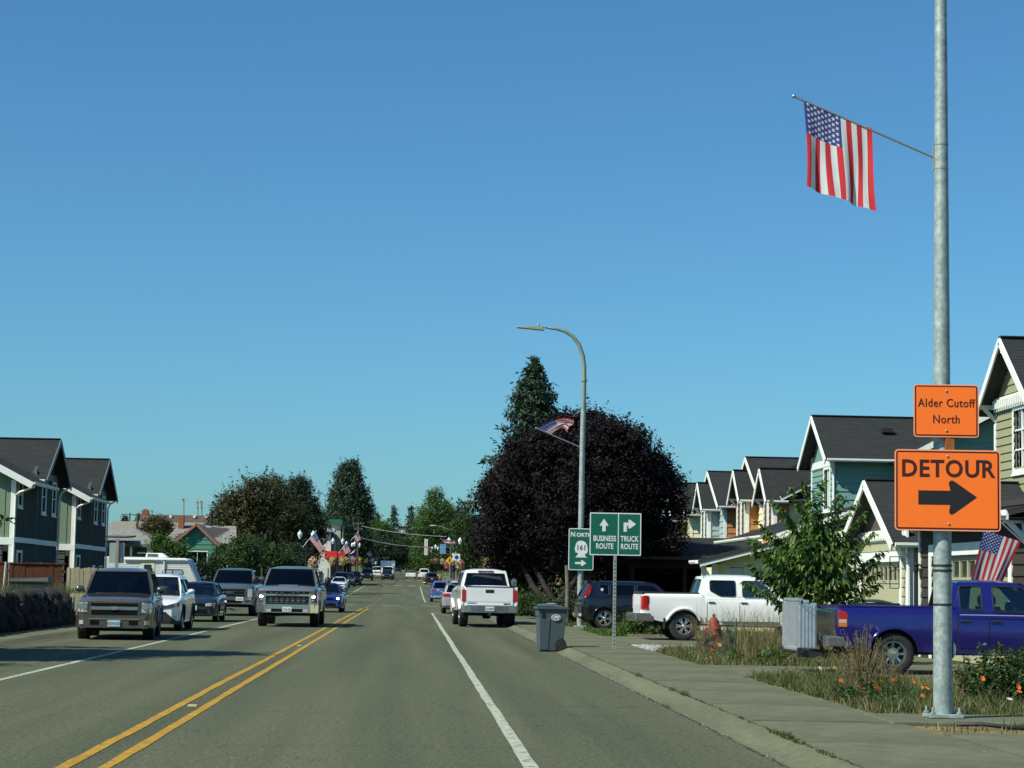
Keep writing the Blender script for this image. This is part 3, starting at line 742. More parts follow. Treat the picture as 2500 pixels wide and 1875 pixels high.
def spec_sedan():
    return dict(L=4.6, W=1.79, R=0.325, r=0.22, tw=0.21, wheels=(1.4, -1.28), arch=0.05, spokes=5, low=[(-2.3, 0.36), (-1.9, 0.22), (0, 0.2), (1.9, 0.22), (2.3, 0.24)],
        top=[(-2.3, 0.92), (-1.9, 1.02), (-1.4, 0.99), (0.7, 0.94), (1.1, 0.91), (1.9, 0.8), (2.2, 0.7), (2.3, 0.6)], nose=(0.24, 0.55, 2.3), tail=(0.14, 0.4, 2.3), flare=0.018,
        gh=dict(zb=0.95, zr=1.40, wb=0.8, wr=0.56, y=(-1.75, -1.0, 0.05, 1.05), gf=G_DARK, gr=G_DARK, crown=0.05, seats=[0.0, -0.75],
            win=[RR([(-1.3, 1.02), (-0.3, 1.01), (-0.3, 1.32), (-0.95, 1.32)]), RR([(-0.22, 1.01), (0.78, 1.02), (0.08, 1.32), (-0.22, 1.32)])]),
        doors=[(-1.1, -0.25), (-0.25, 0.8)], mirror=(0.18, 0.12))
def spec_hd(bed=True, L=6.1):
    h = L / 2
    return dict(L=L, W=2.06, shoulder=0.08, R=0.42, r=0.24, tw=0.29, wheels=(h - 1.0, -h + 1.25), arch=0.08, archh=0.95, spokes=6, low=[(-h, 0.62), (-h + 0.6, 0.5), (0, 0.5), (h - 0.4, 0.46), (h, 0.44)],
        top=[(-h, 1.36), (h - 3.0, 1.37), (h - 2.95, 1.33), (h - 1.55, 1.31), (h - 1.3, 1.34), (h - 0.35, 1.30), (h - 0.1, 1.25), (h, 1.18)], nose=(0.11, 0.35, 2.2), tail=(0.03, 0.12, 2), flare=0.03, crown=0.06,
        gh=dict(zb=1.33, zr=1.95, wb=0.94, wr=0.76, y=(h - 4.0, h - 3.9, h - 2.1, h - 1.45), gf=G_DARK, gr=G_DARK, crown=0.06, seats=[h - 2.7], rwin=(0.06, 0.86), rpm=0.1,
            win=[RR([(h - 3.75, 1.42), (h - 2.98, 1.42), (h - 2.98, 1.86), (h - 3.7, 1.86)]), RR([(h - 2.88, 1.42), (h - 1.75, 1.42), (h - 2.2, 1.86), (h - 2.88, 1.86)])]),
        doors=[(h - 3.85, h - 2.93), (h - 2.93, h - 1.7)], mirror=(0.22, 0.3), mirror_m=BLKP, mirror_out=0.2, handle_m=BLKP)
def spec_frontier():
    return dict(L=5.22, W=1.85, R=0.385, r=0.225, tw=0.26, wheels=(1.72, -1.48), arch=0.09, spokes=6, wstyle='double', low=[(-2.61, 0.62), (-2.1, 0.5), (0, 0.42), (2.2, 0.42), (2.61, 0.4)],
        top=[(-2.61, 1.235), (-0.98, 1.245), (-0.93, 1.16), (0.9, 1.12), (1.3, 1.11), (2.2, 1.05), (2.5, 0.98), (2.61, 0.9)], nose=(0.2, 0.5, 2.3), tail=(0.03, 0.12, 2), flare=0.045,
        gh=dict(zb=1.15, zr=1.73, wb=0.86, wr=0.66, y=(-1.1, -0.92, 0.62, 1.35), gf=G_CLR, gr=G_MID, crown=0.05, pl=0.03, seats=[0.3, -0.5], rwin=(0.16, 0.86),
            win=[RR([(-0.76, 1.62), (-0.06, 1.62), (-0.06, 1.2), (-0.5, 1.2), (-0.76, 1.34)][::-1], 0.06), RR([(0.12, 1.19), (1.08, 1.19), (0.62, 1.62), (0.12, 1.62)], 0.06)], gs=G_MID),
        doors=[(-0.85, 0.03), (0.03, 1.12)], mirror=(0.2, 0.17), handle_m=BLKP, handle_z=1.03, molding=None)
def spec_ranger():
    return dict(L=5.1, W=1.76, R=0.355, r=0.215, tw=0.235, wheels=(1.66, -1.56), arch=0.09, spokes=8, wstyle='disc', low=[(-2.55, 0.55), (-2.1, 0.42), (0, 0.36), (2.2, 0.38), (2.55, 0.36)],
        top=[(-2.55, 1.13), (-0.45, 1.14), (-0.4, 1.08), (0.9, 1.05), (1.3, 1.05), (2.2, 1.0), (2.45, 0.94), (2.55, 0.86)], nose=(0.14, 0.4, 2.3), tail=(0.03, 0.12, 2), flare=0.028,
        gh=dict(zb=1.07, zr=1.60, wb=0.8, wr=0.64, y=(-0.56, -0.46, 0.72, 1.42), gf=G_CLR, gr=G_CLR, crown=0.045, pl=0.03, seats=[0.5], rwin=(0.1, 0.86),
            win=[RR([(-0.38, 1.12), (0.0, 1.12), (0.0, 1.53), (-0.38, 1.53)], 0.05), RR([(0.2, 1.10), (1.14, 1.10), (0.72, 1.53), (0.2, 1.53)], 0.06)], gs=G_CLR),
        doors=[(-0.44, 0.1), (0.1, 1.2)], mirror=(0.2, 0.15), handle_m=BLKP, handle_z=0.93)
def spec_boxy():
    return dict(L=4.1, W=1.8, R=0.335, r=0.235, tw=0.22, wheels=(1.27, -1.27), arch=0.06, spokes=5, wstyle='double', low=[(-2.05, 0.4), (-1.8, 0.26), (0, 0.24), (1.8, 0.26), (2.05, 0.3)],
        top=[(-2.05, 1.0), (-1.9, 1.1), (0.8, 1.0), (1.1, 0.98), (1.8, 0.9), (2.0, 0.8), (2.05, 0.7)], nose=(0.22, 0.5, 2.3), tail=(0.1, 0.3, 2.4), flare=0.028, darkflare=False,
        gh=dict(zb=1.02, zr=1.56, wb=0.84, wr=0.68, y=(-1.98, -1.72, 0.4, 1.1), gf=G_DARK, gr=G_DARK, crown=0.05, seats=[0.1, -0.75],
            win=[RR([(-1.45, 1.46), (-1.12, 1.46), (-1.12, 1.12), (-1.3, 1.14)][::-1]), RR([(-1.05, 1.1), (-0.25, 1.09), (-0.25, 1.46), (-1.05, 1.46)]), RR([(-0.15, 1.09), (0.85, 1.09), (0.38, 1.46), (-0.15, 1.46)])]),
        doors=[(-1.1, -0.2), (-0.2, 0.8)], mirror=(0.2, 0.14))

# ---- detail helpers
def bars(car, nm, mat, x, zs, h=0.02, off=0.03, front=True):
    for z in zs: car.endpanel(nm, mat, -x, x, z, z + h, off, 0.02, front)
def small_front(c, lamp=LAMPG, grille=GRIL, zl=0.62, zh=0.76, plate=None, lit=False, w0=0.42):
    W2 = c.W / 2
    hl = c.endpanel('headlight', lamp, W2 * 0.52, W2 * 0.93, (zl, zl + 0.05), (zh, zh + 0.04), 0.014, both=True)
    if lit:
        for sg, h in zip((1, -1), hl): MB().ell((sg * W2 * 0.72, c.yend(W2 * 0.72) + 0.015, (zl + zh) / 2 + 0.02), (0.07, 0.03, 0.055), 10, 6).build('lit_bulb', LIT, h)
    c.endpanel('grille', grille, -W2 * 0.48, W2 * 0.48, zl + 0.01, zh, 0.01)
    c.endpanel('lower_grille', grille, -W2 * 0.6, W2 * 0.6, 0.3, 0.45, 0.012)
    if plate: c.plate(plate, 0.5)
def rear_basic(c, zt0, zt1, x0=0.66, x1=0.97, plate=None, pz=0.75, bumper=BLKP, bz=(0.3, 0.5), lampmat=REDL):
    W2 = c.W / 2
    c.endpanel('tail_light', lampmat, W2 * x0, W2 * x1, zt0, zt1, 0.014, front=False, both=True)
    c.endpanel('rear_bumper', bumper, -W2 * 0.93, W2 * 0.93, bz[0], bz[1], 0.03, front=False)
    if plate: c.plate(plate, pz, front=False)
GRP_L = 'vehicles queued along the left side of the street'; GRP_R = 'vehicles on the right side of the street'

# ---- left side, coming towards the camera
def at(px, D, W=None): return (px - 1006) / F_PX * D
def oncoming(sp, col, xc, D, label, cat, name='parked_car', rot=0.0, grp=GRP_L, dz=0.0, roll=0.0):
    y = D + sp['L'] / 2
    return Car(sp, col, (xc, y, gz(y) + dz), pi + rot, label, cat, grp, name)

# 1 grey-brown full-size SUV
c = oncoming(spec_suv_full(), paint('taupe_metallic', (0.11, 0.10, 0.082), 0.4, 0.22), -7.5, 51.2, 'large grey-brown SUV with dark roof rails facing the camera, nearest vehicle on the left', 'suv', 'parked_suv', rot=radians(4.2), dz=-0.06)
tp = c.col
c.endpanel('hood_lip', tp, -0.86, 0.86, 0.93, 1.0, 0.02)
g = c.endpanel('grille_frame', tp, -0.62, 0.62, 0.66, 1.0, 0.03)
c.endpanel('grille', GRIL, -0.57, 0.57, 0.88, 0.965, 0.04, parent=g); c.endpanel('grille', GRIL, -0.56, 0.56, 0.68, 0.8, 0.04, parent=g)
c.endpanel('grille_bar', M('satin_silver', (0.4, 0.39, 0.37), 0.3, 0.8, var=0.02), -0.57, 0.57, 0.8, 0.88, 0.045, parent=g)
yb = 2.575 + 0.055
MB().prism([(-0.13, 0.825), (-0.05, 0.825), (-0.05, 0.80), (0.07, 0.80), (0.07, 0.825), (0.13, 0.825), (0.11, 0.86), (0.05, 0.86), (0.05, 0.885), (-0.07, 0.885), (-0.07, 0.86), (-0.11, 0.86)], lambda u, v, w: (u, yb + w, v), -0.015, 0.01).build('bowtie_badge', CHROME, g)
hl = c.endpanel('headlight', LAMPG, 0.66, 0.95, 0.74, (0.985, 0.96), 0.02, both=True)
for sg, h in zip((1, -1), hl): MB().lathe([(0.001, 0.0), (0.075, 0.0), (0.085, 0.03)], 14, (sg * 0.74, 2.58, 0.89), 'y').lathe([(0.001, 0), (0.06, 0.0), (0.07, 0.03)], 14, (sg * 0.86, 2.53, 0.885), 'y').build('reflector', CHROME, h, smooth=40)
c.endpanel('front_bumper', tp, -0.98, 0.98, 0.36, 0.66, 0.05, 0.1)
c.endpanel('chrome_strip', CHROME, -0.62, 0.62, 0.565, 0.585, 0.065)
c.endpanel('air_intake', GRIL, 0.36, 0.58, 0.43, 0.54, 0.056, both=True)
c.endpanel('fog_lamp', LAMPG, 0.74, 0.86, 0.44, 0.54, 0.056, both=True)
c.endpanel('skid_panel', GRIL, -0.9, 0.9, 0.28, 0.37, 0.0)
c.plate('BGW2503', 0.47, off=0.075)
MB().tube([(0, 2.2, 1.09), (0.0, 2.5, 1.03)], 0.006, 5).build('hood_crease', tp, c.root)

# 2 white compact SUV
c = oncoming(spec_suv_mid(1.6), paint('pearl_white', (0.74, 0.76, 0.77), 0.0, 0.3), -7.66, 60.5, 'white compact SUV with black lower bumper right behind the large grey-brown SUV', 'suv', 'parked_suv')
c.endpanel('upper_grille', GRIL, -0.45, 0.45, 0.70, 0.76, 0.012)
hl = c.endpanel('headlight', LAMPD, 0.42, 0.86, (0.64, 0.72), (0.72, 0.84), 0.016, both=True)
for sg, h in zip((1, -1), hl): MB().ell((sg * 0.74, c.yend(0.74) + 0.005, 0.75), (0.05, 0.03, 0.045), 10, 6).build('projector', CHROME, h)
c.endpanel('lower_bumper', BLKP, -0.5, 0.5, 0.28, 0.56, 0.02); c.endpanel('bumper_side', BLKP, 0.5, 0.8, (0.28, 0.24), (0.56, 0.3), 0.02, both=True)
c.endpanel('bumper_base', BLKP, -0.88, 0.88, 0.2, 0.3, 0.012)
c.endpanel('fog_lamp', LAMPG, 0.7, 0.8, 0.36, 0.45, 0.03, both=True)
c.plate('AYN4172', 0.44, off=0.035)

# 3 dark green-blue hatchback
c = oncoming(spec_hatch(), paint('dark_teal_paint', (0.012, 0.022, 0.03), 0.2, 0.3), -7.8, 74, 'low dark blue-green hatchback behind the white compact SUV', 'car')
small_front(c, LAMPG, GRIL, 0.55, 0.66, 'AZK8511')
c.endpanel('headlight', LAMPG, 0.46, 0.78, (0.56, 0.58), (0.66, 0.68), 0.02, both=True)
MB().lathe([(0.05, 0), (0.062, 0.006), (0.05, 0.012)], 16, (0, 2.085, 0.63), 'y').build('round_badge', CHROME, c.root)

# 4 heavy pickup, blue-grey
c = oncoming(spec_hd(L=6.1), paint('slate_blue_metallic', (0.10, 0.13, 0.145), 0.45, 0.28), -7.62, 87, 'blue-grey heavy pickup with wide chrome grille behind the dark hatchback', 'pickup', 'parked_pickup')
sp = c.sp
g = c.endpanel('grille_frame', CHROME, -0.68, 0.68, 0.78, 1.16, 0.05)
for (a, z0, z1) in ((0, 0.82, 0.9), (0, 0.93, 1.01), (0, 1.04, 1.12)): c.endpanel('grille_slot', GRIL, -0.6, 0.6, z0, z1, 0.06, parent=g)
MB().ell((0, 3.11, 0.97), (0.16, 0.02, 0.065), 16, 8).build('oval_badge', M('badge_blue', (0.03, 0.06, 0.14), 0.3, var=0), g)
c.endpanel('headlight', LAMPG, 0.72, 0.98, 0.8, 1.14, 0.03, both=True)
b_ = c.endpanel('front_bumper', CHROME, -1.0, 1.0, 0.5, 0.78, 0.1, 0.15)
c.endpanel('air_intake', GRIL, -0.45, 0.45, 0.56, 0.67, 0.11, parent=b_); c.endpanel('fog_lamp', LAMPD, 0.66, 0.86, 0.56, 0.69, 0.11, both=True, parent=b_)
c.endpanel('air_dam', GRIL, -0.9, 0.9, 0.38, 0.5, 0.02)
c.plate('C26491F', 0.72, off=0.12, x=-0.4, mat=M('licence_plate_white', (0.6, 0.66, 0.62), 0.5, var=0.1))
# 5 dark car glimpsed between two pickups
c = oncoming(spec_suv_mid(1.58), paint('navy_paint', (0.015, 0.025, 0.045), 0.3, 0.3), -7.0, 100.0, 'dark blue car half hidden between the blue-grey pickup and the silver pickup', 'car')
small_front(c, LAMPG, GRIL, 0.66, 0.8)

# 6 silver heavy pickup with lights on
c = oncoming(spec_hd(L=6.25), paint('silver_metallic', (0.23, 0.245, 0.245), 0.55, 0.22), -4.1, 68.3, 'silver heavy pickup driving towards the camera with headlights on and black hood scoop', 'pickup', 'moving_pickup', grp=None)
g = c.endpanel('grille', GRIL, -0.7, 0.7, 0.76, 1.18, 0.03)
c.endpanel('grille_bar', CHROME, -0.86, 0.86, 1.02, 1.085, 0.06, parent=g)
text('CHEVROLET', 0.075, g, BLKP, (0, 3.125 + 0.064, 1.05), (pi / 2, 0, pi), 1.5, 0.002, 0.003, space=1.25)
for z in (0.80, 0.87, 0.94, 1.12):
    for i in range(-3, 4):
        if i == 0 and z > 1.1: continue
        MB().box(i * 0.18 - 0.05, i * 0.18 + 0.05, 3.15, 3.17, z, z + 0.022).build('grille_bar_segment', CHROME if z in (0.87,) else GRYP, g)
for z in (0.785, 0.845, 0.915, 0.985): c.endpanel('grille_slat', GRYP, -0.68, 0.68, z, z + 0.012, 0.035, parent=g)
sh = c.endpanel('lamp_surround', CHROME, 0.71, 0.8, 0.72, 1.1, 0.035, both=True); c.endpanel('lamp_surround_base', CHROME, 0.71, 1.0, 0.72, 0.8, 0.03, both=True)
hl = c.endpanel('headlight', LAMPD, 0.8, 0.99, 0.8, 1.12, 0.03, both=True)
for sg, h in zip((1, -1), hl): MB().ell((sg * 0.86, c.yend(0.86) + 0.03, 1.0), (0.062, 0.03, 0.05), 12, 6).build('lit_bulb', LIT, h); MB().ell((sg * 0.86, c.yend(0.86) + 0.03, 0.87), (0.05, 0.03, 0.04), 12, 6).build('projector', CHROME, h)
c.endpanel('upper_lamp', LAMPD, 0.72, 0.98, 1.12, 1.19, 0.02, both=True)
b_ = c.endpanel('front_bumper', CHROME, -1.02, 1.02, 0.47, 0.74, 0.12, 0.2)
c.endpanel('air_intake', GRIL, -0.52, 0.52, 0.5, 0.6, 0.13, parent=b_)
c.endpanel('fog_lamp', LAMPG, 0.52, 0.68, 0.5, 0.59, 0.135, both=True, parent=b_)
c.endpanel('air_dam', GRIL, -0.92, 0.92, 0.38, 0.48, 0.03)
c.plate('C84138J', 0.585, off=0.15, mat=M('licence_plate_white', (0.6, 0.66, 0.62), 0.5, var=0.1))
MB().hexa([(-0.38, 2.15, 1.37), (0.38, 2.15, 1.37), (0.34, 2.9, 1.335), (-0.34, 2.9, 1.335), (-0.36, 2.2, 1.405), (0.36, 2.2, 1.405), (0.3, 2.75, 1.39), (-0.3, 2.75, 1.39)]).build('hood_scoop', c.col, c.root, bevel=0.02)
MB().hexa([(-0.3, 2.755, 1.345), (0.3, 2.755, 1.345), (0.3, 2.79, 1.345), (-0.3, 2.79, 1.345), (-0.3, 2.75, 1.385), (0.3, 2.75, 1.385), (0.3, 2.77, 1.38), (-0.3, 2.77, 1.38)]).build('scoop_opening', BLKP, c.root)
# 7 bright blue sedan with lights
c = oncoming(spec_sedan(), paint('bright_blue_paint', (0.01, 0.03, 0.24), 0.25, 0.25), -4.25, 101, 'bright blue sports sedan with hood scoop and lit headlights behind the silver pickup', 'car', 'moving_car', grp=None)
small_front(c, LAMPD, GRIL, 0.6, 0.72, None, lit=True)
MB().box(-0.26, 0.26, 1.35, 1.5, 0.9, 0.96).build('hood_scoop', BLKP, c.root, bevel=0.02)
c.endpanel('front_splitter', BLKP, -0.8, 0.8, 0.2, 0.3, 0.03)
# 8.. further queue
c = oncoming(spec_sedan(), paint('pearl_white', (0.74, 0.76, 0.77)), -7.9, 222, 'white sedan in the left queue beyond the bright blue sedan', 'car')
small_front(c, LAMPG, GRIL, 0.58, 0.7); 
c = oncoming(spec_suv_full(), paint('navy_paint', (0.015, 0.025, 0.045)), -8.25, 238, 'dark blue SUV right behind the white sedan', 'suv', 'parked_suv'); small_front(c, LAMPG, GRIL, 0.75, 0.95)
c = oncoming(spec_suv_mid(), paint('graphite_paint', (0.035, 0.04, 0.045), 0.5), -7.9, 252, 'graphite SUV third in the far left queue', 'suv', 'parked_suv'); small_front(c, LAMPG, GRIL, 0.66, 0.8)
c = oncoming(spec_suv_mid(1.7), paint('black_paint', (0.008, 0.009, 0.012)), -7.55, 268, 'black SUV fourth in the far left queue', 'suv', 'parked_suv'); small_front(c, LAMPG, GRIL, 0.66, 0.8)
c = oncoming(spec_suv_full(), paint('black_paint', (0.008, 0.009, 0.012)), -7.0, 318, 'big black SUV beside the lane, just left of the box truck', 'suv', 'parked_suv'); small_front(c, LAMPG, GRIL, 0.8, 0.95)
c = oncoming(spec_suv_mid(1.62), paint('graphite_paint', (0.035, 0.04, 0.045), 0.5), -4.0, 327, 'small grey crossover coming up the lane ahead of the white box truck', 'car', 'moving_car', grp=None); small_front(c, LAMPG, GRIL, 0.66, 0.8)
c = oncoming(spec_hd(), paint('pearl_white', (0.74, 0.76, 0.77)), -6.05, 356, 'white pickup seen between the big black SUV and the box truck', 'pickup', 'parked_pickup'); small_front(c, LAMPG, GRIL, 0.9, 1.1)
c = oncoming(spec_suv_mid(), paint('black_paint', (0.008, 0.009, 0.012)), -3.6, 500, 'tiny dark vehicle far up the street right of the box truck', 'car', 'moving_car', grp=None)
# box truck
bt = empty('box_truck', (-4.15, 346, gz(346)), pi, 'white box truck with flat cargo box coming down the far street', 'truck')
WB = M('truck_box_white', c8(222, 226, 222), 0.5, var=0.05)
MB().box(-1.2, 1.2, -5.6, 0.2, 0.75, 3.05).build('cargo_box', WB, bt, bevel=0.06)
MB().box(-1.0, 1.0, 0.3, 1.5, 0.5, 1.35).hexa([(-1.0, 0.3, 1.35), (1.0, 0.3, 1.35), (1.0, 1.3, 1.35), (-1.0, 1.3, 1.35), (-0.9, 0.35, 2.15), (0.9, 0.35, 2.15), (0.9, 0.9, 2.15), (-0.9, 0.9, 2.15)]).build('cab', WB, bt, bevel=0.05)
MB().hexa([(-0.88, 1.3, 1.4), (0.88, 1.3, 1.4), (0.88, 1.32, 1.4), (-0.88, 1.32, 1.4), (-0.8, 0.95, 2.02), (0.8, 0.95, 2.02), (0.8, 0.97, 2.02), (-0.8, 0.97, 2.02)]).build('windscreen', G_DARK, bt)
MB().box(-0.95, 0.95, 1.45, 1.56, 0.5, 0.8).build('bumper', BLKP, bt)
tm, rm = wheel_meshes(0.42, 0.24, 0.29, 6, 'single')
for sg in (1, -1):
    for yy in (0.8, -4.3):
        w = empty('wheel', (sg * 0.95, yy, 0.42), 0 if sg > 0 else pi); w.parent = bt; link('tyre', tm, w); link('rim', rm, w)

# ---- right side, seen from behind
def ahead(sp, col, xc, D, label, cat, name='parked_car', rot=0.0, grp=GRP_R, dz=0.0):
    y = D + sp['L'] / 2; return Car(sp, col, (xc, y, gz(y) + dz), rot, label, cat, grp, name)
# GMC pickup
sp = spec_hd(L=5.9); sp['R'] = 0.45; sp['r'] = 0.23; sp['tw'] = 0.31; sp['W'] = 2.03
for k in ('low', 'top'): sp[k] = [(a, z + 0.06) for (a, z) in sp[k]]
gh = sp['gh']; gh['zb'] += 0.06; gh['zr'] += 0.06; gh['win'] = [[(u, v + 0.06) for (u, v) in w] for w in gh['win']]
gh['y'] = (sp['L'] / 2 - 4.0, sp['L'] / 2 - 3.85, sp['L'] / 2 - 2.1, sp['L'] / 2 - 1.45); sp['mirror_m'] = GRYP; gh['rwin'] = (0.0, 0.84); gh['wb'] = 0.93; sp['flare'] = 0.05
WHT_P = paint('white_paint', (0.72, 0.74, 0.73))
c = ahead(sp, WHT_P, 2.62, 72.6, 'lifted white pickup parked at the right kerb seen from behind, wide rear tyres', 'pickup', 'parked_pickup', rot=radians(2.4))
c.endpanel('bed_side_corner', WHT_P, 0.93, 1.0, 0.8, 1.43, 0.02, front=False, both=True)
tl = c.endpanel('tail_light', REDL, 0.84, 0.985, 0.92, 1.32, 0.03, front=False, both=True)
for t_, sg in zip(tl, (1, -1)): MB().box(min(sg * 0.85, sg * 0.975), max(sg * 0.85, sg * 0.975), -2.96, -2.92, 0.9, 0.98).build('reverse_light', M('dark_red_lamp', (0.12, 0.02, 0.02), 0.2, coat=1, var=0.1), t_)
tg = c.endpanel('tailgate', WHT_P, -0.82, 0.82, 0.78, 1.415, 0.035, front=False)
MB().box(-0.15, 0.15, -3.0, -2.975, 1.22, 1.33).build('gate_handle', BLKP, tg, bevel=0.015)
MB().box(-0.11, 0.11, -3.004, -2.99, 1.25, 1.30).build('gate_latch', UNDER, tg)
MB().box(-0.86, 0.86, -2.99, -2.88, 1.41, 1.45).build('gate_cap', BLKP, tg)
text('GMC', 0.075, tg, BLKP, (0.62, -2.987, 0.83), (pi / 2, 0, 0), 1.5, 0.004, 0.004)
text('DURAMAX', 0.05, tg, BLKP, (-0.62, -2.987, 0.85), (pi / 2, 0, 0), 1.3, 0.002, 0.004)
MB().box(-0.78, 0.78, -2.99, -2.98, 0.9, 0.905).build('press_line', GRYP, tg)
bu = c.endpanel('rear_bumper', M('weathered_chrome', (0.35, 0.37, 0.38), 0.25, 0.9, var=0.2, scale=5), -1.0, 1.0, 0.52, 0.76, 0.2, 0.2, front=False)
MB().box(-0.45, 0.45, -3.165, -3.15, 0.6, 0.75).build('step_pad', GRYP, bu)
c.endpanel('bumper_corner', CHROME, 0.66, 0.99, 0.54, 0.74, 0.208, front=False, both=True, parent=bu)
p_ = c.plate('B72480R', 0.66, front=False, off=0.225, mat=M('licence_plate_white', (0.6, 0.66, 0.62), 0.5, var=0.1))
MB().box(-0.06, 0.06, -3.25, -2.9, 0.42, 0.52).ell((0, -3.3, 0.5), (0.035, 0.035, 0.035), 10, 6).bar((0, -3.3, 0.36), (0, -3.3, 0.48), 0.03, 0.03).build('tow_hitch', BLKP, c.root)
MB().tube([(-0.9, -2.5, 0.52), (0.9, -2.5, 0.52)], 0.07, 8).lathe([(0.01, -0.2), (0.16, -0.12), (0.16, 0.12), (0.01, 0.2)], 12, (0, -1.7, 0.45), 'x').build('axle', UNDER, c.root, smooth=40)
MB().box(-0.27, 0.27, -1.2 - 2.75 + 3.9, -1.2 - 2.75 + 3.96, 1.99, 2.05).build('x', BLKP, c.root) if False else None
yr = sp['L'] / 2 - 3.87
MB().box(-0.28, 0.28, yr - 0.09, yr - 0.04, 1.955, 2.005).build('high_brake_light', BLKP, c.root, bevel=0.01)
MB().box(-0.1, 0.1, yr - 0.095, yr - 0.085, 1.965, 1.995).build('brake_lens', REDL, c.root)
MB().box(-0.84, 0.84, -2.86, yr, 1.42, 1.442).build('bed_cover', BLKP, c.root)
# silver compact SUV ahead of it
c = ahead(spec_suv_mid(1.62), paint('light_silver', (0.45, 0.46, 0.46), 0.45), 2.42, 103, 'silver compact SUV in front of the lifted white pickup', 'suv', 'parked_suv')
rear_basic(c, 0.86, 1.0, 0.55, 0.97, None, 0.8, BLKP, (0.3, 0.42)); MB().box(-0.6, 0.6, -2.35, -2.27, 0.28, 0.34).build('reflector_strip', REDL, c.root)
# blue crossover
c = ahead(spec_suv_mid(1.6), paint('mid_blue_metallic', (0.06, 0.15, 0.4), 0.4), 2.36, 162, 'blue crossover with silver lower bumper in front of the silver compact SUV', 'suv', 'parked_suv')
rear_basic(c, 0.88, 0.97, 0.5, 0.97, None, 0.7, ALU, (0.36, 0.5))
c.endpanel('lower_trim', BLKP, -0.8, 0.8, 0.24, 0.36, 0.03, front=False)
c = ahead(spec_suv_mid(1.58), paint('black_paint', (0.008, 0.009, 0.012)), 2.6, 283, 'black crossover with red tail lights ahead of the blue crossover', 'suv', 'parked_suv', rot=radians(3)); rear_basic(c, 0.88, 1.0, 0.6, 0.97, 'BLM7732', 0.78)
c = ahead(spec_suv_full(), WHT_P, 2.0, 345, 'white full-size SUV seen from behind, right of the white convertible', 'suv', 'parked_suv'); rear_basic(c, 0.95, 1.3, 0.86, 0.98, 'A', 0.85, WHT_P, (0.42, 0.64))
c = ahead(spec_hd(), WHT_P, 1.8, 560, 'small white pickup high up the street beyond the white SUV', 'pickup', 'parked_pickup'); rear_basic(c, 0.95, 1.25, 0.86, 0.98, None)
# convertible
sp = spec_sedan(); sp['top'] = [(-2.3, 0.85), (-1.9, 0.92), (0.7, 0.88), (1.1, 0.86), (1.9, 0.76), (2.2, 0.66), (2.3, 0.58)]; sp['W'] = 1.88; sp.pop('gh'); sp.pop('doors')
c = ahead(sp, WHT_P, -0.2, 362, 'low white convertible with its top down driving away in the middle lane', 'car', 'moving_car', grp=None)
rear_basic(c, 0.68, 0.78, 0.5, 0.8, None, 0.6, WHT_P, (0.3, 0.4))
MB().hexa([(-0.75, -1.0, 0.86), (0.75, -1.0, 0.86), (0.75, 0.6, 0.87), (-0.75, 0.6, 0.87), (-0.7, -0.9, 0.9), (0.7, -0.9, 0.9), (0.7, 0.55, 0.9), (-0.7, 0.55, 0.9)]).ell((-0.36, -0.4, 1.05), (0.14, 0.08, 0.16)).ell((0.36, -0.4, 1.05), (0.14, 0.08, 0.16)).build('seats', INTR, c.root)
MB().hexa([(-0.72, 0.75, 0.88), (0.72, 0.75, 0.88), (0.72, 0.77, 0.88), (-0.72, 0.77, 0.88), (-0.6, 0.2, 1.22), (0.6, 0.2, 1.22), (0.6, 0.22, 1.22), (-0.6, 0.22, 1.22)]).build('windscreen', G_DARK, c.root)

# ---- driveway vehicles seen side-on (nose to the right, +X)
# white crew-cab pickup
fs_ = spec_frontier(); fs_['gh']['clr'] = [fs_['gh']['win'][1]]
c = Car(fs_, paint('white_paint', (0.72, 0.74, 0.73)), (6.05 + 2.72, 56.0, 0.112), -pi / 2 + radians(1.5), 'white crew-cab pickup parked side-on in the driveway behind the hydrant', 'pickup', None, 'parked_pickup')
c.endpanel('tail_light', REDL, 0.74, 0.93, 0.82, (1.19, 1.15), 0.03, front=False, both=True)
MB().prism([(-2.60, 0.86), (-2.44, 0.9), (-2.42, 1.02), (-2.44, 1.19), (-2.60, 1.19)], lambda u, v, w: (0.905 + w, u, v), 0, 0.025).build('tail_light_side', REDL, c.root, bevel=0.01)
c.endpanel('tailgate', c.col, -0.72, 0.72, 0.72, 1.22, 0.03, front=False)
bu = c.endpanel('rear_bumper', CHROME, -0.9, 0.9, 0.5, 0.72, 0.2, 0.3, front=False)
MB().prism([(-2.8, 0.56), (-2.78, 0.72), (-2.4, 0.72), (-2.32, 0.6), (-2.45, 0.52)], lambda u, v, w: (0.86 + w, u, v), 0, 0.06).build('bumper_end', CHROME, bu, bevel=0.01)
MB().box(-0.84, 0.84, -2.6, -1.05, 1.235, 1.285).build('bed_cover', BLKP, c.root, bevel=0.01)
MB().box(-0.84, 0.84, -2.62, -2.55, 1.24, 1.30).build('spoiler_lip', BLKP, c.root, bevel=0.01)
for sg in (1, -1): MB().box(min(sg * 0.72, sg * 0.9), max(sg * 0.72, sg * 0.9), -1.48 - 0.56, -1.48 - 0.50, 0.3, 0.72).build('mud_flap', BLKP, c.root, bevel=0.005)
MB().prism([(-0.45, 0.47), (1.15, 0.47), (1.12, 0.5), (-0.42, 0.5)], lambda u, v, w: (0.9 + w, u, v), 0, 0.02).build('sill_trim', GRYP, c.root)
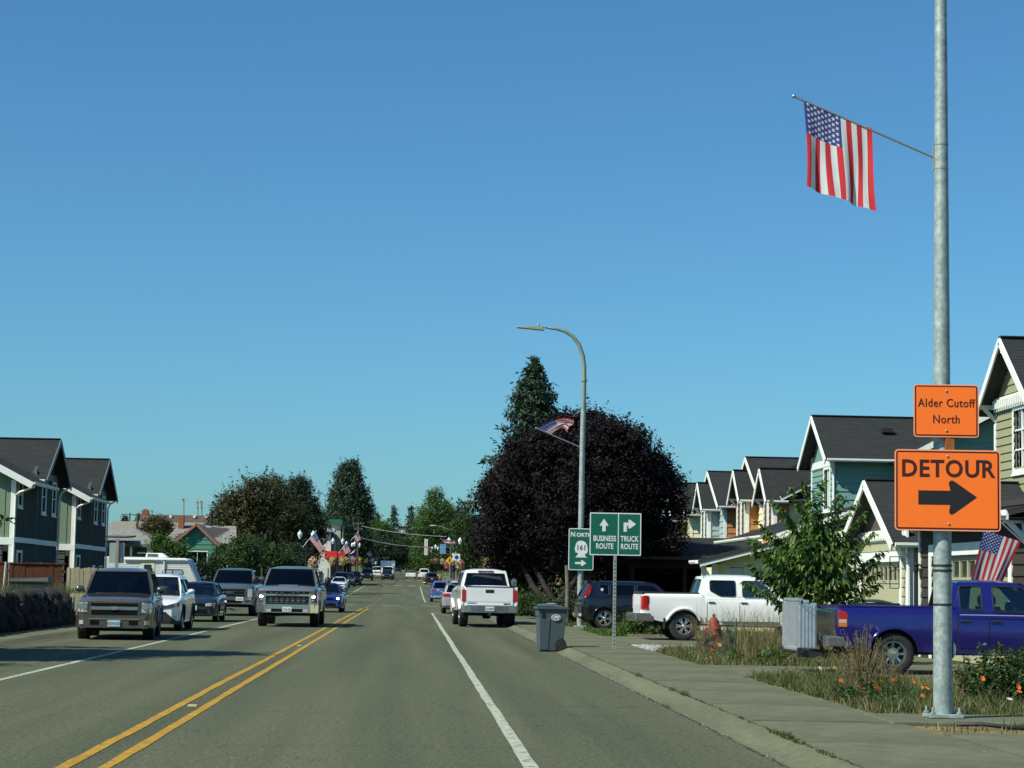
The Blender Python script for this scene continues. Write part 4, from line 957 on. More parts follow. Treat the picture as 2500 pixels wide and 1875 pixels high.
# blue extended-cab pickup
RBLUE = paint('deep_blue_paint', (0.016, 0.014, 0.17), 0.35, 0.22)
c = Car(spec_ranger(), RBLUE, (7.28 + 2.55, 35.9, 0.112), -pi / 2 + radians(0.5), 'deep blue extended-cab pickup parked side-on with a ramp carrier on its hitch', 'pickup', None, 'parked_pickup')
TLP = [(-2.53, 0.80), (-2.37, 0.80), (-2.36, 1.0), (-2.40, 1.06), (-2.53, 1.09)]
t_ = MB().prism(TLP, lambda u, v, w: (c.sx(-2.5, 1.0) - 0.01 + w, u, v), 0, 0.03).build('tail_light', REDL, c.root, bevel=0.008)
MB().box(c.sx(-2.5, 1) + 0.02, c.sx(-2.5, 1) + 0.025, -2.52, -2.385, 0.87, 0.93).build('reverse_lens', CLRL, t_)
MB().box(c.sx(-2.5, 1) + 0.02, c.sx(-2.5, 1) + 0.025, -2.52, -2.38, 0.805, 0.865).build('amber_lens', AMBL, t_)
t_ = MB().prism(TLP, lambda u, v, w: (-c.sx(-2.5, 1.0) + 0.01 - w, u, v), 0, 0.03).build('tail_light', REDL, c.root, bevel=0.008)
c.endpanel('tailgate', M('worn_blue_chrome', (0.10, 0.11, 0.12), 0.15, 0.9, coat=1, var=0.4, scale=6), -0.8, 0.8, 0.64, 1.1, 0.02, front=False)
bu = c.endpanel('rear_bumper', M('aged_steel', (0.3, 0.31, 0.32), 0.4, 0.8, var=0.2), -0.85, 0.85, 0.46, 0.64, 0.17, 0.2, front=False)
MB().box(0.78, 0.88, -2.72, -2.42, 0.46, 0.63).box(-0.88, -0.78, -2.72, -2.42, 0.46, 0.63).build('bumper_end', GRYP, bu, bevel=0.02)
MB().box(-0.76, 0.76, -2.5, -0.5, 1.10, 1.162).build('bed_cover', BLKP, c.root)
for sg in (1, -1):
    MB().tube([(sg * 0.80, -2.5, 1.155), (sg * 0.80, -0.46, 1.165)], 0.018, 6).build('bed_rail', RBLUE, c.root)
    MB().box(min(sg * 0.885, sg * 0.9), max(sg * 0.885, sg * 0.9), -0.42, 1.2, 1.035, 1.048).build('pin_stripe', M('stripe_silver', (0.6, 0.62, 0.7), 0.3, 0.5, var=0), c.root)
# hitch carrier made of folded aluminium ramps
rc = empty('ramp_carrier', (7.28 - 0.34, 35.9, 0.03), -pi / 2 + radians(3), 'folded aluminium ramp rack standing upright on the hitch behind the blue pickup', 'ramp rack')
for (yy, z0, z1, wd) in ((-0.02, 0.5, 1.28, 1.1), (-0.14, 0.46, 1.33, 1.0), (-0.26, 0.46, 1.36, 0.9)):
    pn = MB()
    for i in range(13):
        x = -wd / 2 + wd * i / 12; pn.box(x - 0.017, x + 0.017, yy - 0.035, yy + 0.035, z0 + 0.04, z1 - 0.04)
    pn.box(-wd / 2 - 0.03, wd / 2 + 0.03, yy - 0.045, yy + 0.045, z0, z0 + 0.05).box(-wd / 2 - 0.03, wd / 2 + 0.03, yy - 0.045, yy + 0.045, z1 - 0.05, z1)
    pn.box(-wd / 2, wd / 2, yy - 0.008, yy + 0.008, z0 + 0.05, z1 - 0.05, 1)
    pn.build('ramp_panel', [ALU, GRYP], rc, bevel=0.005)
for sx_ in (0.58, -0.58):
    MB().box(sx_ - 0.02, sx_ + 0.02, -0.30, 0.02, 0.5, 1.26).build('side_plate', ALU, rc, bevel=0.006)
    for k in range(5): MB().box(sx_ - 0.03, sx_ + 0.03, -0.28 + k * 0.062, -0.255 + k * 0.062, 0.52, 1.24).build('rib', ALU, rc)
MB().tube([(0.6, -0.3, 1.27), (0.8, 0.0, 1.17), (0.78, 0.25, 1.13)], 0.008, 5).build('strap', M('green_strap', (0.02, 0.2, 0.15), 0.7), rc)
MB().box(-0.8, 0.8, -0.3, -0.22, 0.42, 0.5).bar((0, -0.25, 0.44), (0, 0.7, 0.44), 0.06, 0.06).prism([(-0.36, 0.36), (-0.1, 0.34), (0.1, 0.4), (0.0, 0.44), (-0.34, 0.52)], lambda u, v, w: (0.72 + w, u, v), 0, 0.05).build('hitch_frame', M('galvanised_black', (0.05, 0.05, 0.05), 0.4, 0.6, var=0.2), rc, bevel=0.005)
# black boxy hatchback
c = Car(spec_boxy(), paint('black_blue_paint', (0.006, 0.008, 0.014), 0.2, 0.2), (5.62 + 2.05, 69.6, 0.112), -pi / 2 + radians(3), 'black boxy hatchback parked side-on behind the lamp post', 'car')
t_ = MB().prism([(-1.99, 0.98), (-1.84, 1.04), (-1.76, 1.14), (-1.71, 1.36), (-1.75, 1.44), (-1.84, 1.44), (-1.87, 1.22), (-2.0, 1.1)], lambda u, v, w: (0.80 + w, u, v), 0, 0.035).build('tail_light_side', REDL, c.root, bevel=0.01)
c.endpanel('rear_bumper', c.col, -0.85, 0.85, 0.35, 0.72, 0.06, front=False)
c.endpanel('bumper_reflector', CLRL, 0.6, 0.84, 0.4, 0.5, 0.07, front=False, both=True)
MB().box(-0.7, 0.7, -1.85, -1.7, 1.56, 1.6).build('roof_spoiler', c.col, c.root, bevel=0.01)
MB().lathe([(0.001, 0), (0.05, 0.002)], 12, (0.868, -1.36, 1.3), 'x').build('round_sticker', M('sticker_white', (0.6, 0.62, 0.65), 0.5), c.root)
# ------------------------------------------------------------------ building helpers
ROOF = [M('shingle_%d' % i, tuple(v * k for v in (0.0135, 0.0165, 0.0172)), 0.95, var=0.2, scale=3, bump=0.5, bscale=60) for i, k in enumerate((0.93, 1.0, 1.08))]
ROOFG = [M('grey_shingle_%d' % i, tuple(v * k for v in (0.2, 0.2, 0.18)), 0.95, var=0.2, scale=3, bump=0.5, bscale=60) for i, k in enumerate((0.9, 1.0, 1.12))]
TRIM = M('white_trim', c8(222, 226, 218), 0.55, var=0.05, scale=2)
SOFF = M('soffit_brown', (0.035, 0.032, 0.03), 0.9, var=0.1)
WG = glass('window_glass', (0.14, 0.17, 0.17), extra=0.12)
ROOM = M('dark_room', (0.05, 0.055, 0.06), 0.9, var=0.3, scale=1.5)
CURT = M('curtain', (0.5, 0.5, 0.45), 0.9, var=0.1)

def slope(parent, A, B, C, D_, mats=ROOF, th=0.09, row=0.15, tab=0.34, deck=SOFF, name='roof'):
    """roof slope; A,B eave ends, C above B, D_ above A (ridge). deck plate plus overlapping shingle tabs"""
    A, B, C, D_ = map(Vector, (A, B, C, D_)); n = (B - A).cross(D_ - A).normalized()
    if n.z < 0: n = -n
    rf = MB().hexa([A - n * th, B - n * th, C - n * th, D_ - n * th, A, B, C, D_]).build(name, deck, parent)
    Ls = (D_ - A).length; k = max(2, int(Ls / row)); me = MB(); rng = random.Random(int(A.x * 10 + A.y * 7))
    for i in range(k):
        t0, t1 = i / k, min(1.0, (i + 1.35) / k)
        a0 = A.lerp(D_, t0); b0 = B.lerp(C, t0); a1 = A.lerp(D_, t1); b1 = B.lerp(C, t1)
        wid = (b0 - a0).length; nt_ = max(1, int(wid / tab)); off = 0.5 * (i % 2) / nt_
        for j in range(nt_ + 1):
            u0 = max(0, j / nt_ - off + 0.0008); u1 = min(1, (j + 1) / nt_ - off - 0.0008)
            if u1 - u0 < 0.01: continue
            e = rng.uniform(0.0, 0.25) / k
            p0 = a0.lerp(b0, u0); p1 = a0.lerp(b0, u1); p2 = a1.lerp(b1, u1); p3 = a1.lerp(b1, u0)
            dn = (A - D_).normalized() * e * Ls * 0.4
            h = rng.uniform(0.008, 0.014)
            me.add([p0 + n * h + dn, p1 + n * h + dn, p2 + n * 0.006, p3 + n * 0.006, p0 + dn, p1 + dn], [(0, 1, 2, 3), (0, 4, 5, 1)], rng.choice((0, 1, 1, 1, 2)))
    stuff(me.build('shingles', mats, rf, recalc=False))
    return rf
def fascia(parent, a, b, h=0.18, w=0.04, mat=TRIM, name='fascia', up=(0, 0, 1)): return MB().bar(a, b, w, h, up=up).build(name, mat, parent)
def gutter(parent, a, b, out):
    a = Vector(a); b = Vector(b); o = Vector(out)
    g = MB(); prof = [(0.0, 0.06), (0.0, -0.05), (0.09, -0.05), (0.12, 0.0), (0.12, 0.06), (0.105, 0.06), (0.105, 0.0), (0.085, -0.035), (0.015, -0.035), (0.015, 0.06)]
    vs = [p + o * u + Vector((0, 0, v)) for p in (a, b) for (u, v) in prof]; k = len(prof)
    g.add(vs, [(i, (i + 1) % k, k + (i + 1) % k, k + i) for i in range(k)] + [tuple(range(k)), tuple(range(2 * k - 1, k - 1, -1))])
    return g.build('gutter', TRIM, parent)
def downspout(parent, pts, mat=TRIM): return MB().tube(pts, 0.045, 6).build('downspout', mat, parent)

def ivals(poly, z, holes):
    """intervals of u inside polygon at height z, holes (u0,u1,z0,z1) removed"""
    xs = []; k = len(poly)
    for i in range(k):
        (u0, z0), (u1, z1) = poly[i], poly[(i + 1) % k]
        if (z0 <= z < z1) or (z1 <= z < z0): xs.append(u0 + (u1 - u0) * (z - z0) / (z1 - z0))
    xs.sort(); out = [(xs[i], xs[i + 1]) for i in range(0, len(xs) - 1, 2)]
    for (a, b, c, d) in holes:
        if c < z < d:
            nx = []
            for (p, q) in out:
                if b <= p or a >= q: nx.append((p, q))
                else:
                    if a > p: nx.append((p, a))
                    if b < q: nx.append((b, q))
            out = nx
    return out
def wall(parent, fn, poly, holes, mat, mode='lap', row=0.19, name='wall', th=0.12, pitch=0.4):
    """fn(u, v, w): w outward. plate with openings; lap siding boards or battens are separate objects"""
    wl = MB().prism(poly, fn, -th, 0.0, holes=[[(a, c), (b, c), (b, d), (a, d)] for (a, b, c, d) in holes]).build(name, mat, parent)
    z0 = min(p[1] for p in poly); z1 = max(p[1] for p in poly); cache = {}
    def piece(nm, q, t):
        # q: four (u,v,w_low) corners ; thickness to wall
        vs = [fn(u, v, 0.001) for (u, v, w) in q] + [fn(u, v, w) for (u, v, w) in q]
        o = MB().hexa(vs).build(nm, mat, wl)
    if mode == 'lap':
        z = z0
        while z < z1 - 0.03:
            zt = min(z + row, z1)
            lo = ivals(poly, z + 0.004, holes); hi = ivals(poly, zt - 0.004, holes); mid = ivals(poly, (z + zt) / 2, holes)
            for i, (a, b) in enumerate(mid):
                la = lo[i] if len(lo) == len(mid) else (a, b); ha = hi[i] if len(hi) == len(mid) else (a, b)
                if b - a > 0.02: piece('siding_board', [(la[0], z, 0.038), (la[1], z, 0.038), (ha[1], zt, 0.006), (ha[0], zt, 0.006)], 0)
            z += row
    elif mode in ('batten', 'vboard'):
        u0 = min(p[0] for p in poly); u1 = max(p[0] for p in poly); u = u0 + pitch * 0.5
        while u < u1:
            tr = [(p[1], p[0]) for p in poly]
            for (a, b) in ivals(tr, u, [(c, d, a2, b2) for (a2, b2, c, d) in holes]):
                if b - a > 0.1:
                    w_ = 0.025 if mode == 'batten' else pitch * 0.44
                    piece('batten' if mode == 'batten' else 'siding_board', [(u - w_, a, 0.02), (u + w_, a, 0.02), (u + w_, b, 0.02), (u - w_, b, 0.02)], 0)
            u += pitch
    return wl
def window(parent, fn, u0, u1, z0, z1, tw=0.09, cols=1, rows=2, trim=TRIM, curtain=True, name='window'):
    w = MB()
    w.prism([(u0 - tw, z0 - tw), (u1 + tw, z0 - tw), (u1 + tw, z1 + tw), (u0 - tw, z1 + tw)], fn, -0.02, 0.045, holes=[[(u0, z0), (u1, z0), (u1, z1), (u0, z1)]])
    w.prism([(u0 - tw - 0.03, z0 - tw - 0.05), (u1 + tw + 0.03, z0 - tw - 0.05), (u1 + tw + 0.03, z0 - tw), (u0 - tw - 0.03, z0 - tw)], fn, -0.0, 0.075)
    for i in range(1, cols): u = u0 + (u1 - u0) * i / cols; w.prism([(u - 0.02, z0), (u + 0.02, z0), (u + 0.02, z1), (u - 0.02, z1)], fn, -0.05, 0.01)
    for j in range(1, rows): z = z0 + (z1 - z0) * j / rows; w.prism([(u0, z - 0.02), (u1, z - 0.02), (u1, z + 0.02), (u0, z + 0.02)], fn, -0.052, 0.008)
    o = w.build(name, trim, parent)
    MB().prism([(u0, z0), (u1, z0), (u1, z1), (u0, z1)], fn, -0.045, -0.035).build('pane', WG, o)
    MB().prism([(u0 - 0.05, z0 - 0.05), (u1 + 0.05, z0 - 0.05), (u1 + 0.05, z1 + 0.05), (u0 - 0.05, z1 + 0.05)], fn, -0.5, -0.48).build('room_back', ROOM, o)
    if curtain:
        k = (u1 - u0) * 0.22
        MB().prism([(u0, z0), (u0 + k, z0), (u0 + k, z1), (u0, z1)], fn, -0.2, -0.18).prism([(u1 - k, z0), (u1, z0), (u1, z1), (u1 - k, z1)], fn, -0.2, -0.18).build('curtain', CURT, o)
    return o
def bracket(parent, p, d, s=0.45, mat=TRIM):
    """knee brace: from wall point p going out along d (unit) below a rake"""
    p = Vector(p); d = Vector(d)
    b = MB().bar(p, p + d * s, 0.09, 0.11).bar(p + Vector((0, 0, -s)), p + Vector((0, 0, 0.06)), 0.09, 0.09, up=d).bar(p + Vector((0, 0, -s * 0.85)), p + d * s * 0.85, 0.08, 0.09)
    return b.build('knee_brace', mat, parent)

RIGHTW = lambda X: (lambda u, v, w: (X - w, u, v))            # wall facing the road from the right side (normal -X); u = world y
FRONTW = lambda Y: (lambda u, v, w: (u, Y - w, v))            # wall facing the camera (normal -Y); u = world x
LEFTW = lambda X: (lambda u, v, w: (X + w, u, v))             # wall facing the road from the left side (normal +X)

def gable_to_road(parent, Xf, Yc, half, z0, zr, ze, oh, Xb, mat, mode, trim_band=None, side=-1, braces=True, holes=(), peakmat=None, eoh=0.3, row=0.19, rmats=ROOF, gutter_len=None, wins=(), wallz0=None, TRIM=TRIM, cb=TRIM):
    """gabled block whose gable faces the road. Xf wall plane, Xb back, half = half width of wall, ze eave height at wall line, zr ridge"""
    s = (zr - ze) / half; he = half + eoh; zee = zr - s * he; Xr = Xf + side * oh
    fn = (RIGHTW if side < 0 else LEFTW)(Xf)
    z0 = z0 if wallz0 is None else wallz0
    split = trim_band
    if split and peakmat:
        hs = half * (zr - 0.12 - split) / (zr - ze) if split > ze else half
        wl = wall(parent, fn, [(Yc - half, z0), (Yc + half, z0), (Yc + half, min(ze, split)), (Yc - half, min(ze, split))], holes, mat, mode, row)
        wall(parent, fn, [(Yc - half, split), (Yc + half, split), (Yc, zr - 0.12)], [], peakmat[0], peakmat[1], row, pitch=0.22)
    else:
        wall(parent, fn, [(Yc - half, z0), (Yc + half, z0), (Yc + half, ze - 0.1), (Yc, zr - 0.14), (Yc - half, ze - 0.1)], holes, mat, mode, row)
    if split: MB().box(min(Xf, Xf + side * 0.06), max(Xf, Xf + side * 0.06), Yc - half - 0.03, Yc + half + 0.03, split - 0.14, split + 0.12).build('band_board', TRIM, parent)
    # corner boards
    for sg in (-1, 1):
        y = Yc + sg * half
        MB().box(min(Xf + side * 0.045, Xf - side * 0.1), max(Xf + side * 0.045, Xf - side * 0.1), y - (0.1 if sg > 0 else 0.045), y + (0.1 if sg < 0 else 0.045), z0, ze - 0.05).build('corner_board', TRIM, parent)
    # roof slopes (near one and far one)
    slope(parent, (Xr, Yc - he, zee), (Xb, Yc - he, zee), (Xb, Yc, zr), (Xr, Yc, zr), rmats)
    slope(parent, (Xr, Yc + he, zee), (Xb, Yc + he, zee), (Xb, Yc, zr), (Xr, Yc, zr), rmats)
    MB().bar((Xr, Yc, zr + 0.025), (Xb, Yc, zr + 0.025), 0.22, 0.03).build('ridge_cap', rmats[0], parent)
    for sg in (-1, 1):
        MB().bar((Xr + side * 0.02, Yc, zr - 0.1), (Xr + side * 0.02, Yc + sg * he, zee - 0.1), 0.04, 0.2, up=(0, 0, 1)).build('rake_board', TRIM, parent)
    # near eave gutter
    gutter(parent, (Xr + (0.05 if side < 0 else -0.05), Yc - he, zee - 0.04), (Xb if gutter_len is None else Xr - side * gutter_len, Yc - he, zee - 0.04), (0, -1, 0))
    if braces:
        bracket(parent, (Xf, Yc, zr - 0.34), (side, 0, 0), oh * 0.95)
        for sg in (-1, 1): bracket(parent, (Xf, Yc + sg * (half - 0.03), ze - 0.12), (side, 0, 0), oh * 0.95)
    for w in wins: window(parent, fn, *w)
    return fn

OLIVE = M('olive_siding', c8(138, 140, 106), 0.8, var=0.05, scale=1.2); BEIGE = M('beige_siding', c8(158, 158, 124), 0.8, var=0.05, scale=1.2)
BROWN = M('brown_board', (0.085, 0.065, 0.05), 0.85, var=0.15, scale=3); TEAL = M('teal_siding', c8(104, 142, 134), 0.8, var=0.05, scale=1.2)
TEALD = M('blue_grey_siding', c8(76, 106, 112), 0.8, var=0.05); CREAM = M('cream_siding', c8(224, 218, 172), 0.8, var=0.05); ORNG = M('orange_siding', c8(172, 116, 70), 0.8, var=0.05)
GRBL = M('pale_blue_siding', c8(150, 166, 164), 0.8, var=0.05); TAN = M('tan_siding', c8(170, 160, 118), 0.8, var=0.05)
DOORM = M('garage_door_beige', c8(162, 160, 128), 0.7, var=0.04)

def garage_door(parent, fn, u0, u1, z0, z1, mat=DOORM, panes=6, pw=0.28):
    d = MB().prism([(u0, z0), (u1, z0), (u1, z1), (u0, z1)], fn, -0.12, -0.09).build('garage_door', mat, parent)
    rows = 4; h = (z1 - z0) / rows
    for r_ in range(rows):
        zz0, zz1 = z0 + r_ * h + 0.012, z0 + (r_ + 1) * h - 0.012
        if r_ < rows - 1: MB().prism([(u0 + 0.02, zz0), (u1 - 0.02, zz0), (u1 - 0.02, zz1), (u0 + 0.02, zz1)], fn, -0.09, -0.06).build('door_panel', mat, d)
    zz0, zz1 = z1 - h + 0.03, z1 - 0.1
    n = panes; w = (u1 - u0 - 0.3) / n; m = MB()
    hl = [[(u0 + 0.15 + i * w + 0.035, zz0 + 0.06), (u0 + 0.15 + (i + 1) * w - 0.035, zz0 + 0.06), (u0 + 0.15 + (i + 1) * w - 0.035, zz1 - 0.02), (u0 + 0.15 + i * w + 0.035, zz1 - 0.02)] for i in range(n)]
    m.prism([(u0 + 0.02, z1 - h + 0.012), (u1 - 0.02, z1 - h + 0.012), (u1 - 0.02, z1), (u0 + 0.02, z1)], fn, -0.09, -0.05, holes=hl); m.build('door_panel', mat, d)
    for q in hl: MB().prism(q, fn, -0.085, -0.08).build('pane', M('dark_pane', (0.03, 0.04, 0.04), 0.1, coat=1, var=0.2), d)
    # surround
    MB().prism([(u0 - 0.2, z0), (u0, z0), (u0, z1), (u1, z1), (u1, z0), (u1 + 0.2, z0), (u1 + 0.2, z1 + 0.25), (u0 - 0.2, z1 + 0.25)], fn, 0.0, 0.05).build('door_surround', TRIM, parent)
    return d

# ------------------------------------------------------------------ right-hand row
GRPR = 'two-storey houses along the right side'
# olive house
h = empty('house', (15.25, 51.1, 0.1), 0, 'olive-green lap-sided house with white trim at the right edge, beige garage gable', 'house', GRPR)
def W0(o):                                  # children are written in world coordinates: cancel the root offset
    for ch in o.children: ch.location = ch.location - o.location
fn = gable_to_road(h, 15.25, 51.1, 1.95, 3.2, 8.0, 6.5, 0.45, 27, OLIVE, 'lap', side=-1, holes=[(50.15, 51.35, 4.65, 6.15)], eoh=0.35, row=0.215)
window(h, RIGHTW(15.25), 50.15, 51.35, 4.65, 6.15, 0.11, 2, 3)
# decorative lattice band above the window
MB().box(15.14, 15.26, 49.25, 52.95, 6.5, 6.58).box(15.16, 15.26, 49.25, 52.95, 6.24, 6.30).build('lattice_rail', TRIM, h)
for i in range(18): MB().box(15.08, 15.2, 49.3 + i * 0.2, 49.38 + i * 0.2, 6.3, 6.52).build('lattice_block', TRIM, h)
wall(h, FRONTW(49.15), [(15.25, 3.0), (26, 3.0), (26, 6.4), (15.25, 6.4)], [], OLIVE, 'lap', 0.215)
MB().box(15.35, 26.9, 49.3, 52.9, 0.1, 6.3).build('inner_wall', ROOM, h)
# its garage
fn = gable_to_road(h, 11.75, 51.0, 2.75, 0.1, 4.3, 2.82, 0.45, 15.2, BEIGE, 'lap', trim_band=2.92, peakmat=(BROWN, 'vboard'), side=-1, holes=[(49.0, 53.2, 0.1, 2.25)], gutter_len=1.3, braces=False, eoh=0.3, row=0.22)
garage_door(h, RIGHTW(11.75), 49.0, 53.2, 0.1, 2.25, panes=8)
for i in range(22): MB().box(11.62, 11.7, 48.3 + i * 0.25, 48.38 + i * 0.25, 2.82, 3.0).build('lattice_block', TRIM, h)
wall(h, FRONTW(48.25), [(11.75, 0.1), (17, 0.1), (17, 2.75), (11.75, 2.75)], [], BEIGE, 'batten', pitch=0.32)
downspout(h, [(11.45, 48.0, 2.62), (11.55, 48.08, 2.45), (11.72, 48.15, 2.3), (11.74, 48.16, 0.15)])
MB().box(11.70, 11.86, 48.17, 48.24, 0.1, 2.7).build('corner_board', TRIM, h)
MB().box(12.0, 12.65, 48.2, 48.235, 0.1, 2.1).build('front_door', BROWN, h)
W0(h)
# wall lantern, clock, metal hanger
o = MB().box(12.02, 12.10, 44.9, 45.0, 2.02, 2.1).lathe([(0.001, 0.2), (0.09, 0.12), (0.05, 0.1), (0.055, 0.0), (0.02, -0.06), (0.001, -0.07)], 10, (11.15, 45.05, 2.0), 'z').box(11.14, 11.3, 45.03, 45.07, 2.1, 2.13).build('porch_lantern', M('bronze', (0.08, 0.05, 0.03), 0.4, 0.8, var=0.1), smooth=40)
T(o, 'small bronze wall lantern at the corner of the nearest garage', 'wall lamp')
o = MB().lathe([(0.001, 0), (0.13, 0.0), (0.15, 0.02), (0.13, 0.04)], 20, (12.12, 48.12, 1.72), 'y').build('wall_clock', BEIGE, smooth=40); T(o, 'round beige clock plaque on the garage side wall beside the lantern', 'clock')
o = MB()
for (a, c_) in (((0, 0), (0, 0.75)), ((0.22, 0), (0.22, 0.75)), ((0, 0.75), (0.22, 0.75)), ((0, 0), (0.22, 0)), ((0, 0.4), (0.22, 0.6)), ((0, 0.55), (0.22, 0.35))):
    o.bar((11.55 - a[0], 48.35, 1.6 + a[1]), (11.55 - c_[0], 48.35, 1.6 + c_[1]), 0.02, 0.02)
T(o.build('iron_bracket', BLKP), 'black iron scroll bracket on the corner of the beige garage door', 'bracket')

# nearest garage at the right edge, low roof with its eave along the drive
h = empty('house', (11.3, 41.6, 0.1), 0, 'nearest house at the right edge, shaded brown wall over a white-trimmed garage door', 'house', GRPR)
fnr = RIGHTW(11.3)
wall(h, fnr, [(37.0, 0.1), (45.2, 0.1), (45.2, 3.3), (37.0, 3.3)], [(38.4, 44.2, 0.1, 2.3)], M('shade_brown_siding', (0.03, 0.023, 0.018), 0.85, var=0.1), 'lap', 0.22)  # brown siding darkened so its colour carries the deep shade on this wall
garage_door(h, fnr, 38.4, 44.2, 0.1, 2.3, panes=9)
MB().box(11.24, 11.4, 45.15, 45.25, 0.1, 3.2).build('corner_board', TRIM, h)
wall(h, lambda u, v, w: (u, 45.2 + w, v), [(11.3, 0.1), (16, 0.1), (16, 3.3), (11.3, 3.3)], [], BEIGE, 'lap', 0.22)
slope(h, (10.87, 37.1, 3.04), (10.87, 45.2, 3.04), (15.2, 45.2, 4.2), (15.2, 37.1, 4.2)); MB().bar((10.87, 37.1, 2.96), (10.87, 45.2, 2.96), 0.04, 0.16).build('fascia', TRIM, h)
MB().box(10.95, 11.3, 37.2, 45.1, 2.88, 2.92).build('soffit', SOFF, h)
gutter(h, (10.85, 37.1, 3.0), (10.85, 45.2, 3.0), (-1, 0, 0))
bracket(h, (11.28, 37.4, 2.88), (-1, 0, 0), 0.4)
wall(h, FRONTW(37.0), [(11.3, 0.1), (16, 0.1), (16, 4.2), (11.3, 3.2)], [], BEIGE, 'lap', 0.22)
W0(h)

# teal house
h = empty('house', (15.25, 75.8, 0.1), 0, 'teal lap-sided two-storey house with black roof behind the orange signs', 'house', GRPR)
fn = gable_to_road(h, 15.25, 75.8, 2.1, 3.0, 8.0, 6.6, 0.45, 24.5, TEAL, 'lap', side=-1, trim_band=6.2, peakmat=(TEAL, 'vboard'), holes=[(74.5, 75.5, 4.5, 5.95)], eoh=0.55, row=0.215, gutter_len=2.6, braces=False)
window(h, RIGHTW(15.25), 74.5, 75.5, 4.5, 5.95, 0.12, 2, 1)
wall(h, FRONTW(73.65), [(15.25, 3.0), (24, 3.0), (24, 6.5), (15.25, 6.5)], [], TEAL, 'lap', 0.3)
downspout(h, [(15.0, 73.2, 6.2), (15.1, 73.4, 6.0), (15.18, 73.6, 5.8), (15.18, 73.6, 3.4)])
MB().box(17.2, 17.6, 74.6, 75.2, 7.35, 7.5).build('roof_vent', BLKP, h)
# cross gable on its right with rakes facing the camera
slope(h, (17.2, 72.2, 6.15), (17.2, 75.8, 6.15), (20.8, 75.8, 8.1), (20.8, 72.2, 8.1)); slope(h, (24.4, 72.2, 6.15), (24.4, 75.8, 6.15), (20.8, 75.8, 8.1), (20.8, 72.2, 8.1))
MB().bar((17.15, 72.15, 6.05), (20.8, 72.15, 8.02), 0.05, 0.2).bar((20.8, 72.15, 8.02), (24.4, 72.15, 6.05), 0.05, 0.2).build('rake_board', TRIM, h)
wall(h, FRONTW(72.8), [(18.0, 3.0), (23.8, 3.0), (23.8, 6.3), (20.8, 7.8), (18.0, 6.3)], [(20.0, 21.4, 4.6, 5.9)], TEAL, 'lap', 0.3)
window(h, FRONTW(72.8), 20.0, 21.4, 4.6, 5.9)
# lower lean-to roofs toward the road
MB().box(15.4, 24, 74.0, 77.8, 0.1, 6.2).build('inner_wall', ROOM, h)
wall(h, FRONTW(70.5), [(12.9, 0.1), (20, 0.1), (20, 4.6), (12.9, 3.3)], [], CREAM, 'lap', 0.3)
slope(h, (12.2, 69.0, 3.35), (12.2, 82.0, 3.35), (16.4, 82.0, 4.75), (16.4, 69.0, 4.75)); gutter(h, (12.18, 69.0, 3.33), (12.18, 82.0, 3.33), (-1, 0, 0))
MB().bar((12.2, 69.0, 3.27), (16.4, 69.0, 4.67), 0.05, 0.18).build('rake_board', TRIM, h)
W0(h)
# cream side block with sloped rake and louvre vent
h = empty('house', (11.0, 68, 0.1), 0, 'pale yellow single-storey wing with sloping white rake and small louvred vent behind the white pickup', 'house', GRPR)
fw = FRONTW(65.6)
wall(h, fw, [(9.75, 0.1), (14.2, 0.1), (14.2, 3.55), (9.75, 2.33)], [(10.15, 10.68, 1.93, 2.22)], CREAM, 'lap', 0.24)
window(h, fw, 10.17, 10.66, 1.95, 2.2, 0.04, 1, 5, curtain=False, name='louvre_vent')
MB().bar((9.1, 64.9, 2.28), (13.0, 64.9, 3.32), 0.06, 0.17).build('rake_board', TRIM, h)
slope(h, (9.05, 64.85, 2.38), (9.05, 66.2, 2.38), (13.0, 66.2, 3.42), (13.0, 64.85, 3.42)); MB().box(9.6, 9.78, 65.5, 65.68, 0.1, 2.3).build('corner_board', TRIM, h)
MB().box(9.78, 14, 65.8, 69, 0.1, 2.2).build('inner_wall', CREAM, h)
MB().box(9.25, 9.4, 65.4, 65.55, 0.1, 2.3).build('porch_post', TRIM, h)
downspout(h, [(9.15, 64.95, 2.2), (9.35, 65.1, 2.05), (9.45, 65.3, 1.95)]); gutter(h, (9.05, 64.85, 2.34), (9.05, 66.2, 2.34), (-1, 0, 0))
W0(h)

